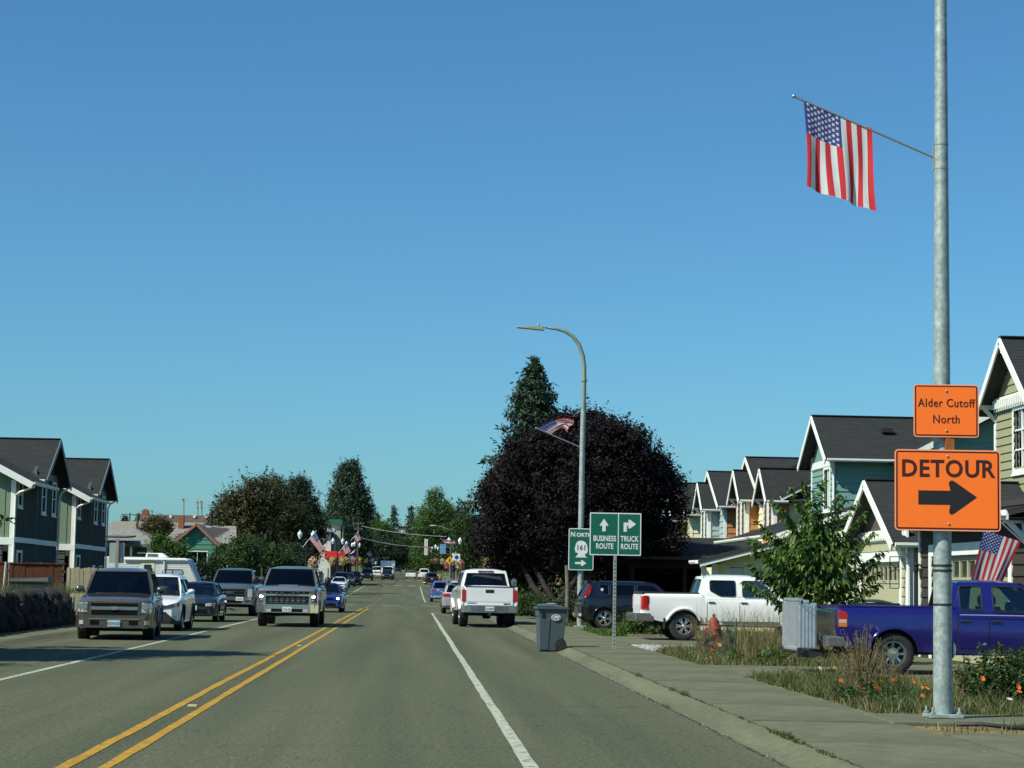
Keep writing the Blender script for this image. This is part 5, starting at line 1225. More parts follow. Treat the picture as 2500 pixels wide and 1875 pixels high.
def row_house(Yr, col, baycol, bay_wall, label, zr=7.4, bays=((0.0, 6.8),), far=False, Yb=None):
    h = empty('house', (15.25, Yr, 0.1), 0, label, 'house', GRPR)
    gable_to_road(h, 15.25, Yr, 3.3, 3.0, zr, 5.7, 0.4, 24, col, 'lap', side=-1, eoh=0.4, row=0.3, braces=False, gutter_len=1.2)
    wall(h, FRONTW(Yr - 3.3), [(15.25, 3.0), (24, 3.0), (24, 5.6), (15.25, 5.6)], [], bay_wall, 'lap', 0.3)
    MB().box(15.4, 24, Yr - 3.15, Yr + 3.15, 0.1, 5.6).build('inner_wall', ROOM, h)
    MB().box(16.8, 17.2, Yr - 1.2, Yr - 0.7, zr - 0.55, zr - 0.4).build('roof_vent', BLKP, h)
    for (dy, zb) in bays:
        Y = Yr + dy
        fnb = gable_to_road(h, 14.72, Y, 1.35, 3.3, zb, zb - 1.15, 0.42, 16.6, baycol, 'lap', side=-1, eoh=0.3, row=0.27, gutter_len=0.9, holes=[(Y - 1.0, Y - 0.12, 3.9, 5.35), (Y + 0.12, Y + 1.0, 3.9, 5.35)])
        window(h, fnb, Y - 1.0, Y - 0.12, 3.9, 5.35, 0.1, 2, 1); window(h, fnb, Y + 0.12, Y + 1.0, 3.9, 5.35, 0.1, 2, 1)
        wall(h, FRONTW(Y - 1.35), [(14.72, 3.3), (15.25, 3.3), (15.25, zb - 1.25), (14.72, zb - 1.25)], [], baycol, 'lap', 0.27)
        MB().box(14.66, 14.80, Y - 1.42, Y - 1.30, 3.3, zb - 1.2).build('corner_board', TRIM, h)
    W0(h); return h
row_house(91.4, CREAM, ORNG, CREAM, 'cream house with an orange window bay, between the teal house and the pale blue bay', bays=((0.0, 6.8), (-7.0, 6.5)))
h = empty('house', (15.3, 84.0, 0.1), 0, 'cream cross-gable wall with rising white rake between the teal house and the cream house', 'house', GRPR)
wall(h, FRONTW(83.2), [(15.3, 3.0), (21, 3.0), (21, 8.4), (15.3, 5.35)], [(17.2, 18.2, 4.2, 5.6)], CREAM, 'lap', 0.3); window(h, FRONTW(83.2), 17.2, 18.2, 4.2, 5.6, 0.1, 2, 1)
MB().bar((14.9, 82.75, 5.2), (21, 82.75, 8.46), 0.05, 0.2).build('rake_board', TRIM, h); slope(h, (14.88, 82.7, 5.3), (14.88, 85.5, 5.3), (21, 85.5, 8.57), (21, 82.7, 8.57)); W0(h)
row_house(103.3, GRBL, GRBL, ORNG, 'house with a pale blue-grey window bay behind the orange bay', bays=((-0.3, 6.8),))
row_house(115.5, TAN, TAN, CREAM, 'tan house farthest along the row, half hidden by the dark purple tree', bays=((-0.5, 6.6),))

DKW = M('shade_dark_wall', (0.012, 0.011, 0.01), 0.95, var=0.2)  # near-black tone stands for the deep shade under the carport roof
h = empty('carport', (12, 88, 0.1), 0, 'deep shade-darkened carport with a low black roof between the purple tree and the cream wing', 'carport', GRPR)
slope(h, (8.7, 84.0, 2.75), (15.6, 84.0, 2.75), (15.6, 90.5, 3.72), (8.7, 90.5, 3.72)); slope(h, (8.7, 97.0, 2.75), (15.6, 97.0, 2.75), (15.6, 90.5, 3.72), (8.7, 90.5, 3.72))
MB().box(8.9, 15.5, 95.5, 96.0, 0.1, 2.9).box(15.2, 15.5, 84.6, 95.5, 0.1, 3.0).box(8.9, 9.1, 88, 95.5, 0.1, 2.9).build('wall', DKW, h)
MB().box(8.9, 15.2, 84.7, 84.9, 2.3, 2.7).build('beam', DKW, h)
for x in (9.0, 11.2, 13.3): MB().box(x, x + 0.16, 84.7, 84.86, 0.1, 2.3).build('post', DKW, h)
W0(h)
# ------------------------------------------------------------------ left-hand green houses
GLD = M('sage_board', c8(110, 130, 106), 0.8, var=0.05); GDK = M('sage_shade_board', c8(60, 68, 60), 0.85, var=0.06)  # darker sage copy holds the shade of the road-facing walls
SHTRIM = M('shaded_trim', c8(96, 106, 112), 0.6, var=0.05)  # gable trim toned blue-grey, its road-side shade put into the colour
def left_house(off, label):
    h = empty('house', (-15.1, 85 + off, 0.3), 0, label, 'house', 'sage green houses on the left'); Y = 85.1 + off
    hx = [(Y - 1.05, Y - 0.25, 4.15, 5.35), (Y + 1.35, Y + 2.1, 4.15, 5.35)]
    gable_to_road(h, -15.1, Y, 2.6, 0.3, 7.15, 5.55, 0.5, -27, GDK, 'batten', side=1, holes=hx, eoh=0.35, gutter_len=1.0, trim_band=5.6, peakmat=(GDK, 'batten'), braces=False, TRIM=SHTRIM)
    for q in hx: window(h, LEFTW(-15.1), *q, 0.12, 1, 2)
    MB().box(-15.1, -15.02, Y - 2.6, Y + 2.6, 2.78, 2.98).build('band_board', TRIM, h)
    for (u0, u1) in ((Y - 1.1, Y - 0.4), (Y + 1.2, Y + 1.9)): window(h, LEFTW(-15.1), u0, u1, 1.4, 2.0, 0.08, 1, 1)
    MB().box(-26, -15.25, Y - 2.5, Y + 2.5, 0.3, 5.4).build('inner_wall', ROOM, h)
    # nearer wing: gable end towards the camera
    Yn = Y - 7.6
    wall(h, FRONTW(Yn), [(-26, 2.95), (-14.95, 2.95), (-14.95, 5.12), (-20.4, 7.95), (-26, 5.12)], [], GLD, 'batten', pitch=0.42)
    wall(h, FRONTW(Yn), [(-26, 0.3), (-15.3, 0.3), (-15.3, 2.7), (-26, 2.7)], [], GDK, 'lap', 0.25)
    MB().box(-26, -14.93, Yn - 0.07, Yn, 2.68, 2.95).build('band_board', TRIM, h)
    MB().box(-15.06, -14.88, Yn - 0.06, Yn + 0.12, 0.3, 5.1).build('corner_post', TRIM, h)
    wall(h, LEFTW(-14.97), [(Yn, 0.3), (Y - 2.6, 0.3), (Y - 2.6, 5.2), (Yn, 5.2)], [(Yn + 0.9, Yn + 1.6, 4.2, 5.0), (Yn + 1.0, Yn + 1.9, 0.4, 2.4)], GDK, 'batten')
    window(h, LEFTW(-14.97), Yn + 0.9, Yn + 1.6, 4.2, 5.0, 0.1); window(h, LEFTW(-14.97), Yn + 1.0, Yn + 1.9, 0.4, 2.4, 0.1, 1, 1, name='side_door')
    MB().box(-14.97, -14.9, Yn, Y - 2.6, 2.78, 2.98).build('band_board', TRIM, h)
    slope(h, (-14.2, Yn - 0.5, 5.0), (-14.2, Y - 2.6, 5.0), (-20.4, Y - 2.6, 8.2), (-20.4, Yn - 0.5, 8.2)); slope(h, (-26.6, Yn - 0.5, 5.0), (-26.6, Y - 2.6, 5.0), (-20.4, Y - 2.6, 8.2), (-20.4, Yn - 0.5, 8.2)) if False else None
    MB().bar((-14.18, Yn - 0.53, 4.88), (-20.4, Yn - 0.53, 8.08), 0.05, 0.24).build('rake_board', TRIM, h)
    gutter(h, (-14.2, Yn - 0.5, 4.96), (-14.2, Y - 2.9, 4.96), (1, 0, 0))
    downspout(h, [(-14.12, Yn - 0.4, 4.85), (-14.7, Yn - 0.3, 4.62), (-14.86, Yn - 0.15, 4.5), (-14.86, Yn - 0.13, 0.5)])
    downspout(h, [(-14.6, Y + 2.8, 5.3), (-14.9, Y + 2.7, 5.1), (-15.0, Y + 2.7, 4.9), (-15.0, Y + 2.7, 0.6)])
    W0(h)
left_house(0.0, 'nearer sage-green gabled house on the left with tall twin windows')
left_house(13.8, 'farther sage-green gabled house on the left, next to the weathered fence')
# ------------------------------------------------------------------ fences, rocks
def fence(name, label, a, b, z0, z1, mat, bw=0.14, cap=True, seed=1):
    """fence whose boards are separate parts, from a to b (x,y)"""
    r = empty(name, (a[0], a[1], z0), 0, label, 'fence'); rg = random.Random(seed)
    A = Vector((a[0], a[1], 0)); B = Vector((b[0], b[1], 0)); d = (B - A); L_ = d.length; d.normalize(); n = Vector((d.y, -d.x, 0))
    ang = atan2(d.y, d.x); me = MB().box(0.004, bw - 0.004, -0.012, 0.012, 0, z1 - z0).mesh('board', mat)
    me2 = MB().prism([(0.004, 0), (bw - 0.004, 0), (bw - 0.004, z1 - z0 - 0.03), (bw - 0.03, z1 - z0), (0.03, z1 - z0), (0.004, z1 - z0 - 0.03)], lambda u, v, w: (u, w, v), -0.012, 0.012).mesh('board', mat)
    k = int(L_ / bw)
    for i in range(k):
        o = link('board', me if cap else me2, r, (d.x * i * bw + rg.uniform(-.004, .004), d.y * i * bw + rg.uniform(-.006, .006), rg.uniform(-0.012, 0.004) + (0 if cap else rg.uniform(-0.02, 0.02)))); o.rotation_euler = (rg.uniform(-.01, .01), rg.uniform(-.006, .006), ang)
    for zz in (0.25, z1 - z0 - 0.3):
        o = MB().box(0, L_, 0.012, 0.05, zz, zz + 0.09).build('rail', mat, r); o.rotation_euler = (0, 0, ang)
    if cap:
        o = MB().box(-0.02, L_, -0.06, 0.06, z1 - z0, z1 - z0 + 0.04).build('cap_rail', mat, r); o.rotation_euler = (0, 0, ang)
    x = 0
    while x < L_ + 0.1:
        o = MB().box(-0.06, 0.06, -0.03, 0.09, 0, z1 - z0 + (0.06 if cap else 0)).build('post', mat, r, loc=(d.x * min(x, L_), d.y * min(x, L_), 0)); o.rotation_euler = (0, 0, ang); x += 2.4
    return r
FBR = surf('stained_fence_wood', (c8(92, 50, 30), c8(70, 38, 24)), (3, 18), rough=0.8, speck=0.18, speck_scale=25, stretch=(3, 3, 0.3))
FGY = surf('weathered_fence_wood', (c8(166, 158, 128), c8(136, 128, 102)), (3, 18), rough=0.9, speck=0.15, speck_scale=25, stretch=(3, 3, 0.3))
fence('wood_fence', 'stained red-brown board fence with cap rail above the dark rock wall', (-19.0, 72.0), (-12.0, 72.0), 0.4, 1.95, FBR)
fence('wood_fence', 'weathered grey board fence between the red-brown fence and the travel trailer', (-12.9, 78.0), (-11.2, 78.0), 0.2, 1.87, FGY, cap=False, seed=2)
fence('wood_fence', 'low grey fence with a brown top board near the teal cottage', (-11.9, 128.0), (-9.4, 128.0), 0.2, 1.35, FGY, cap=True, seed=3)
ROCK = M('dark_boulder', (0.018, 0.017, 0.014), 0.95, var=0.35, scale=2.5, bump=1.0, bscale=7)
rw = empty('rock_wall', (-10.4, 57, 0.1), 0, 'dark stacked boulder retaining wall on the left edge', 'wall'); rg = random.Random(5)
rmesh = []
for i in range(6):
    b = MB(); b.ell((0, 0, 0), (0.32, 0.34, 0.26), 9, 6, jit=0.16, rng=rg); rmesh.append(b.mesh('boulder', ROCK, smooth=50))
y = 43.0
while y < 65.5:
    for lvl in range(3):
        xx = -10.28 - 0.12 * lvl - max(0, (y - 62)) * 0.25
        if lvl > 1 and y > 64.6: continue
        o = link('boulder', rg.choice(rmesh), rw, (xx + 10.4 + rg.uniform(-.07, .07), y - 57 + rg.uniform(-.1, .1) + 0.25 * (lvl % 2), 0.16 + 0.30 * lvl + rg.uniform(-.05, .05)))
        o.rotation_euler = (rg.uniform(0, 6), rg.uniform(0, 6), rg.uniform(0, 6)); s_ = rg.uniform(0.75, 1.15); o.scale = (s_, s_ * rg.uniform(.8, 1.2), s_ * rg.uniform(.8, 1.1))
    y += 0.5
# planter/green bin and stakes above the wall
o = MB().hexa([(-11.9, 62, 0.85), (-10.95, 62, 0.85), (-10.95, 62.8, 0.85), (-11.9, 62.8, 0.85), (-12.0, 61.95, 1.35), (-10.85, 61.95, 1.35), (-10.85, 62.85, 1.35), (-12.0, 62.85, 1.35)]).hexa([(-12.05, 61.9, 1.37), (-10.8, 61.9, 1.37), (-10.8, 62.9, 1.37), (-12.05, 62.9, 1.37), (-12.0, 62, 1.45), (-10.85, 62, 1.5), (-10.85, 62.8, 1.5), (-12.0, 62.8, 1.45)]).build('storage_bin', M('dark_green_plastic', (0.02, 0.035, 0.03), 0.6), bevel=0.02)
T(o, 'dark green lidded bin standing above the rock wall in front of the brown fence', 'bin')
for (x, y_, hgt) in ((-10.75, 64.2, 1.1), (-10.55, 64.8, 1.05)):
    o = MB().tube([(x, y_, 0.35), (x + 0.01, y_, hgt)], 0.015, 6).build('marker_stake', M('pale_stake', (0.45, 0.42, 0.3), 0.7)); T(o, 'thin pale stake at the end of the rock wall, %s' % ('left one' if x < -10.7 else 'right one'), 'stake', 'stakes by the rock wall')
o = MB().tube([(-12.55, 64, 0.95), (-12.5, 64, 1.95)], 0.04, 8).build('yard_post', M('pale_post', (0.35, 0.38, 0.36), 0.6)); T(o, 'pale slim post in front of the left end of the brown fence', 'post')

# ------------------------------------------------------------------ signs, poles
GALV = surf('galvanised_steel', (c8(138, 150, 146), c8(156, 168, 164)), (4, 14), rough=0.55, speck=0.1, speck_scale=14, bump=0.05)
_b = GALV.node_tree.nodes['Principled BSDF']; _b.inputs['Metallic'].default_value = 0.35
GPOL = M('painted_pole_grey', c8(132, 142, 132), 0.5, 0.2, var=0.08, scale=3)
STEEL = M('sign_post_steel', c8(150, 158, 154), 0.5, 0.4, var=0.1)
SORG = M('orange_sign_sheeting', (0.93, 0.17, 0.012), 0.45, var=0.02); SORE = M('orange_sign_edge', (0.9, 0.3, 0.14), 0.45, var=0.02)
SBLK = M('sign_black', (0.012, 0.01, 0.01), 0.5, var=0.0); SBRN = M('sign_dark_red_black', (0.045, 0.006, 0.004), 0.5, var=0)
SGRN = M('green_sign_sheeting', (0.004, 0.105, 0.065), 0.4, var=0.03); SWHT = M('sign_white', (0.66, 0.68, 0.66), 0.45, var=0.02); SBACK = M('sign_back', c8(160, 168, 160), 0.45, 0.4, var=0.05)
def board(name, label, cx, cz, D, w, h, r, face, edge, line, inset, lw, cat='sign', group=None, rz=0.0):
    """traffic sign facing the camera; local: x right, y away, z up, origin at centre"""
    o = empty(name, (cx, D, cz), rz, label, cat, group, tilt=(0, 0))
    f = lambda u, v, w_: (u, w_, v)
    MB().prism(rrect(0, 0, w, h, r), f, 0.0, 0.004).build('panel', [edge], o)
    MB().prism(rrect(0, 0, w - 0.004, h - 0.004, r), f, 0.004, 0.006).build('panel_back', SBACK, o)
    MB().prism(rrect(0, 0, w - 2 * inset, h - 2 * inset, max(0.01, r - inset)), f, -0.0015, 0.0).build('border', line, o)
    MB().prism(rrect(0, 0, w - 2 * inset - 2 * lw, h - 2 * inset - 2 * lw, max(0.01, r - inset - lw)), f, -0.003, -0.0015).build('face', face, o)
    return o
def flat(o, pts, mat, name='arrow', y=-0.0045): return MB().prism(pts, lambda u, v, w: (u, w, v), y, -0.003).build(name, mat, o)
def bolt(o, x, z): return MB().ell((x, -0.008, z), (0.014, 0.008, 0.014), 10, 6).build('bolt', STEEL, o, smooth=60)

# big near pole with base, bands
pX = 5.98; pY = 23.0
c0 = P(2302, 1750, pY); pX = c0.x
pole = empty('light_pole', (pX, pY, 0.12), 0, 'tall galvanised pole nearest the camera on the right, carrying the detour signs', 'pole', 'galvanised street poles')
MB().tube([(0, 0, 0.05), (0, 0, 3.0), (0, 0, 9.5), (0, 0, 11.0)], [0.108, 0.098, 0.062, 0.056], 32).build('shaft', GALV, pole, smooth=50)
MB().box(-0.19, 0.19, -0.19, 0.19, 0.02, 0.06).build('base_plate', GALV, pole, bevel=0.006)
for sx_ in (-1, 1):
    for sy in (-1, 1): MB().tube([(sx_ * 0.15, sy * 0.15, 0.03), (sx_ * 0.15, sy * 0.15, 0.14)], 0.016, 8).lathe([(0.001, 0.02), (0.032, 0.02), (0.032, 0.0), (0.001, 0)], 6, (sx_ * 0.15, sy * 0.15, 0.065)).build('anchor_bolt', STEEL, pole)
for z in (P(2302, 1305 + 0, pY).z - 0.12 - 0.35, P(2302, 1393, pY).z - 0.12, P(2302, 1476, pY).z - 0.12, P(2302, 413, pY).z - 0.12, P(2302, 354, pY).z - 0.12):
    MB().lathe([(0.104, -0.012), (0.109, -0.012), (0.109, 0.012), (0.104, 0.012)] if z < 5 else [(0.077, -0.006), (0.083, -0.006), (0.083, 0.006), (0.077, 0.006)], 24, (0, 0, z)).build('band', BLKP if z < 5 else GPOL, pole, smooth=40)
MB().prism([(0.0, -0.1)] + [(0.03 * cos(a), 0.09 * sin(a)) for a in [radians(-80 + 16 * i) for i in range(11)]] + [(0.0, 0.1)], lambda u, v, w: (0.105 + u, w, 0.78 + v), -0.05, 0.05).build('handhole_cover', GALV, pole)
o = MB().hexa([(pX - 0.75, 22.2, 0.05), (pX + 1.3, 22.2, 0.05), (pX + 1.3, 23.7, 0.05), (pX - 0.75, 23.7, 0.05), (pX - 0.75, 22.2, 0.135), (pX + 1.3, 22.2, 0.135), (pX + 1.3, 23.7, 0.135), (pX - 0.75, 23.7, 0.135)]).build('pole_footing', CONC, bevel=0.012)
struct(o)
o = MB().tube([(pX - 0.12, 21.95, 0.13), (pX + 0.1, 21.8, 0.15), (pX + 0.4, 21.75, 0.12), (pX + 0.8, 21.78, 0.11), (pX + 1.2, 21.75, 0.11)], 0.022, 8).build('hose', BLKP, smooth=60); T(o, 'short black hose lying beside the concrete footing of the near pole', 'hose')

cc = P(2313.5, 1197, pY - 0.16)
s1 = board('detour_sign', 'large orange DETOUR sign with a black arrow pointing right', cc.x, cc.z, pY - 0.16, 1.19, 0.915, 0.045, SORG, SORE, SBRN, 0.016, 0.019)
text('DETOUR', 0.268, s1, SBRN, (0, -0.004, 0.235), sx=0.93, off=0.006, space=1.09)
flat(s1, [(-0.33, -0.165), (0.03, -0.165)] + [(0.015, -0.235), (0.02, -0.262), (0.04, -0.275), (0.07, -0.265)] + [(0.33, -0.075), (0.07, 0.105), (0.045, 0.112), (0.02, 0.1), (0.012, 0.08), (0.03, -0.005), (-0.33, -0.005)], SBLK)
flat(s1, [(0.325, 0.317), (0.452, 0.32), (0.452, 0.345), (0.325, 0.347)], SBLK, 'tape_strip', -0.0065)
bolt(s1, 0.0, 0.385); bolt(s1, 0.01, -0.378)
cc = P(2310, 1003, pY - 0.16)
s2 = board('street_name_sign', 'smaller orange sign reading Alder Cutoff North above the detour sign', cc.x, cc.z, pY - 0.16, 0.735, 0.60, 0.04, SORG, SORE, SBRN, 0.014, 0.016)
text('Alder Cutoff', 0.133, s2, SBRN, (0.0, -0.004, 0.085), sx=0.86, off=0.0012, space=1.08)
text('North', 0.133, s2, SBRN, (0.0, -0.004, -0.1), sx=0.86, off=0.0012, space=1.08)
bolt(s2, 0.0, 0.225); bolt(s2, 0.0, -0.225)
for s_ in (s1, s2): s_.rotation_euler = (0, radians(0.0), radians(-4))
# wooden stiffener behind both signs
o = MB().box(pX - 0.0, pX + 0.1, pY - 0.155, pY - 0.115, P(0 + 2300, 1290, pY).z, P(2300, 960, pY).z).build('sign_backing_board', M('weathered_plywood', c8(150, 88, 40), 0.8, var=0.2, scale=8)); T(o, 'narrow orange-brown board strapped to the pole between the two orange signs', 'board')

# second lamp post with curved arm
D2 = 71.0; b0 = P(1416, 1529, D2)
lp = empty('street_lamp', (b0.x, D2, 0.1), 0, 'tall street lamp with long curved arm in front of the dark purple tree', 'street lamp', 'galvanised street poles')
pts = [(0, 0, 0)]
for (px, py) in ((1417, 1420), (1418, 1300), (1420, 1200), (1421.5, 1100), (1424, 1000), (1426, 930), (1426, 895), (1423, 870), (1414, 842), (1400, 823), (1382, 810), (1360, 803), (1340, 800.5), (1318, 800)):
    q = P(px, py, D2); pts.append((q.x - b0.x, 0, q.z - 0.1))
rr = [0.11, 0.107, 0.10, 0.096, 0.092, 0.088, 0.083, 0.08, 0.077, 0.072, 0.066, 0.06, 0.054, 0.05, 0.045]
MB().tube(pts[:6], rr[:6], 20).build('shaft', GALV, lp, smooth=50); MB().tube(pts[5:], rr[5:], 14).build('arm', GPOL, lp, smooth=60)
MB().lathe([(0.1, -0.02), (0.108, -0.02), (0.108, 0.05), (0.1, 0.05)], 20, pts[6]).build('joint_collar', GPOL, lp)
MB().box(-0.2, 0.2, -0.2, 0.2, 0.0, 0.05).build('base_plate', GALV, lp, bevel=0.005)
e = Vector(pts[-1]); q = P(1261, 800, D2)
hd = MB().hexa([(e.x + 0.15, -0.13, e.z - 0.1), (e.x + 0.15, 0.13, e.z - 0.1), (q.x - b0.x, 0.16, e.z - 0.02), (q.x - b0.x, -0.16, e.z - 0.02), (e.x + 0.1, -0.1, e.z + 0.06), (e.x + 0.1, 0.1, e.z + 0.06), (q.x - b0.x, 0.12, e.z + 0.03), (q.x - b0.x, -0.12, e.z + 0.03)]).build('lamp_head', GPOL, lp, bevel=0.02)
MB().lathe([(0.04, 0), (0.045, 0.06), (0.02, 0.1), (0.001, 0.1)], 10, (e.x - 0.05, 0, e.z + 0.06)).build('photocell', GPOL, hd, smooth=40)
MB().tube([(-0.02, -0.12, P(1418, 1290, D2).z), (0.02, -0.12, P(1418, 1290, D2).z)], 0.02).build('bracket', STEEL, lp)

# route sign on the lamp post
cc = P(1418.5, 1341, D2 - 0.16)
s3 = board('route_sign', 'green and white NORTH 161 route sign with arrow on the curved lamp post', cc.x, cc.z, D2 - 0.16, 0.87, 1.44, 0.06, SGRN, SWHT, SWHT, 0.0, 0.028)
t_ = text('N', 0.24, s3, SWHT, (-0.285, -0.004, 0.505), sx=0.9, off=0.006); text('ORTH', 0.19, s3, SWHT, (0.1, -0.004, 0.49), sx=0.98, off=0.006, space=1.05)
head = [(-0.20, -0.30), (0.21, -0.30), (0.15, -0.25), (0.13, -0.19), (0.17, -0.17), (0.22, -0.13), (0.235, -0.04), (0.22, 0.06), (0.2, 0.14), (0.16, 0.21), (0.09, 0.26), (0.02, 0.275), (-0.06, 0.27), (-0.13, 0.235), (-0.17, 0.18), (-0.195, 0.1), (-0.2, 0.06), (-0.215, 0.02), (-0.235, -0.02), (-0.205, -0.03), (-0.21, -0.055), (-0.195, -0.07), (-0.2, -0.10), (-0.19, -0.13), (-0.12, -0.14), (-0.1, -0.18), (-0.13, -0.23)]
flat(s3, [(x + 0.0, z + 0.02) for (x, z) in head], SWHT, 'portrait_shield')
text('161', 0.25, s3, SBLK, (0.01, -0.0065, 0.05), sx=0.85, off=0.005, space=1.12)
flat(s3, [(-0.2, -0.51), (0.02, -0.51), (0.0, -0.56), (0.04, -0.58), (0.19, -0.475), (0.04, -0.37), (0.0, -0.39), (0.02, -0.44), (-0.2, -0.44)], SWHT)
# business/truck route sign on its own post in front
D3 = 47.0; cc = P(1502.5, 1304, D3)
s4 = board('route_sign', 'wide green sign reading BUSINESS ROUTE and TRUCK ROUTE with two arrows on a thin post', cc.x, cc.z, D3, 1.185, 0.975, 0.02, SGRN, SWHT, SWHT, 0.0, 0.024)
dx = 1.185 * (584 - 325) / (795 - 325) - 0.5925
MB().prism([(dx - 0.004, -0.47), (dx + 0.016, -0.47), (dx + 0.016, 0.47), (dx - 0.004, 0.47)], lambda u, v, w: (u, w, v), -0.0045, -0.003).build('divider', SWHT, s4)
def arr(o, pts, cx, cz): flat(o, [(cx + x, cz + z) for (x, z) in pts], SWHT)
lc = (-0.5925 + dx) / 2 + 0.02; rc_ = (0.5925 + dx) / 2
arr(s4, [(-0.04, -0.14), (0.04, -0.14), (0.04, 0.0), (0.085, -0.02), (0.1, 0.0), (0.0, 0.15), (-0.1, 0.0), (-0.085, -0.02), (-0.04, 0.0)], lc - 0.02, 0.2)
arr(s4, [(-0.14, -0.14), (-0.065, -0.14), (-0.065, -0.0), (-0.02, -0.0), (-0.035, -0.055), (0.0, -0.07), (0.145, 0.035), (0.0, 0.14), (-0.035, 0.125), (-0.02, 0.07), (-0.14, 0.07)], rc_, 0.2)
for (s_, cx, cz) in (('BUSINESS', lc, -0.11), ('ROUTE', lc, -0.285), ('TRUCK', rc_, -0.11), ('ROUTE', rc_, -0.285)):
    text(s_, 0.175, s4, SWHT, (cx, -0.004, cz), sx=0.70, off=0.004, space=1.04)
q = P(1500, 1540, D3)
MB().box(-0.035 - 0.0, 0.035, 0.006, 0.06, -cc.z + 0.1, 0.45).build('post', STEEL, s4)
for i in range(22): MB().box(-0.012, 0.012, 0.0, 0.0055, -cc.z + 0.2 + i * 0.09, -cc.z + 0.225 + i * 0.09).build('post_hole', BLKP, s4)
# back of a sign on the left
D4 = 74; cc = P(287, 1350, D4)
s5 = empty('road_sign', (cc.x, D4, 0), 0, 'grey back of a two-panel road sign on a wooden post, left side', 'sign')
MB().prism(rrect(-0.17, cc.z, 0.26, 0.72, 0.03), lambda u, v, w: (u, w, v), 0.05, 0.056).build('panel', SBACK, s5); MB().prism(rrect(0.13, cc.z, 0.2, 0.72, 0.03), lambda u, v, w: (u, w, v), 0.05, 0.056).build('panel', SBACK, s5)
MB().box(-0.07, 0.04, -0.05, 0.05, 0, P(287, 1316, D4).z).build('post', M('old_post_wood', (0.24, 0.22, 0.18), 0.9, var=0.2), s5)
MB().box(0.1, 0.15, 0.04, 0.05, cc.z - 0.3, cc.z - 0.18).build('sticker', SWHT, s5)

# ------------------------------------------------------------------ flags
FR = M('flag_red', c8(200, 44, 54), 0.85, var=0.06, trans=0.3); FW = M('flag_white', c8(214, 218, 214), 0.85, var=0.05, trans=0.35); FB = M('flag_blue', c8(48, 62, 128), 0.85, var=0.06, trans=0.3)
POLEW = M('flagpole_silver', (0.4, 0.42, 0.44), 0.35, 0.7, var=0.05)
def flag(label, D, hc, ho, fo, fcn, p0, p1, group, amp=0.03, waves=2.5, twist=0.0, seed=0, dyn=0.0, pr=0.014, phase=0.0, stars=True, nv=26, belly=0.0, d_fly=0.0):
    """hc: hoist corner at the canton, ho: other hoist corner, fo: fly corner opposite, fcn: fly corner at canton (photo px); p0,p1 pole ends (px)"""
    A, B, C_, D_ = P(*hc, D), P(*ho, D), P(*fo, D), P(*fcn, D)
    C_.y += d_fly; D_.y += d_fly
    base = P(*p0, D); r = empty('american_flag', base, 0, label, 'flag', group)
    n = (B - A).cross(D_ - A).normalized()
    if n.y > 0: n = -n
    L_ = (B - A).length
    def S(u, v):                                     # u across stripes 0..1 from canton side, v along the fly
        p = A.lerp(B, u).lerp(D_.lerp(C_, u), v)
        a = amp * (v ** 0.7) * (sin(2 * pi * waves * u + phase + 1.5 * v) + 0.45 * sin(2 * pi * (waves * 2.1) * u + 2.3 * phase - 2 * v)) + belly * sin(pi * v)
        sag = 0.02 * sin(pi * u) * (1 - v)
        sh = amp * 0.7 * sin(2 * pi * 1.4 * u + 3.1 * v + phase) * v
        q = p + n * a + Vector((0, 0, -sag)) + (B - A).normalized() * sh
        return q - base
    m = MB()
    NU = 39
    def mf(i, j):
        st = int(i / 3); v = (j + 0.5) / nv
        if st < 7 and v < 0.4: return 2
        return 0 if st % 2 == 0 else 1
    m.grid(lambda u, v: S(u, v), NU, nv, mfn=mf)
    cl = m.build('cloth', [FR, FW, FB], r, smooth=80, recalc=False)
    if stars:
        sm = MB()
        for i in range(9):
            for k in range(6 if i % 2 == 0 else 5):
                uc = (i + 1) / 10 * (7 / 13); vc = (2 * k + 1 + (0 if i % 2 == 0 else 1)) / 12 * 0.4
                e = 1e-3; c_ = S(uc, vc); du = (S(uc + e, vc) - c_).normalized(); dv = (S(uc, vc + e) - c_).normalized(); nn = du.cross(dv).normalized(); R0 = L_ * 0.031
                for sg in (1, -1):
                    vs = [c_ + nn * sg * 0.004]
                    for q in range(10):
                        a = pi / 2 + q * pi / 5; rr_ = R0 if q % 2 == 0 else R0 * 0.4
                        vs.append(c_ + nn * sg * 0.004 + du * rr_ * sin(a) * -1 + dv * rr_ * cos(a))
                    sm.add(vs, [(0, q + 1, (q + 1) % 10 + 1) for q in range(10)])
        stuff(sm.build('stars', FW, cl, recalc=False))
    b1 = P(*p1, D) - base
    MB().tube([(0, 0, 0), b1], pr, 8).build('flag_staff', POLEW, r, smooth=50)
    MB().ell(b1, (pr * 1.7,) * 3, 10, 6).build('finial', POLEW, r, smooth=60)
    return r
f = flag('big American flag hanging from a slanted staff high on the near pole', pY, (1962, 243), (2129, 313), (2131, 523), (1965, 463), (2284, 386), (1938, 235), None, amp=0.034, waves=1.9, phase=0.6, d_fly=-0.15)
MB().bar(P(2281, 355, pY) - P(2284, 386, pY), P(2282, 415, pY) - P(2284, 386, pY), 0.04, 0.03, up=(0, 1, 0)).build('staff_bracket', STEEL, f)
for px in (1948, 1955): MB().ell(P(px, 235 + (px - 1938) * 0.437, pY) - P(2284, 386, pY), (0.018, 0.018, 0.018), 8, 5).build('ring', CHROME, f)
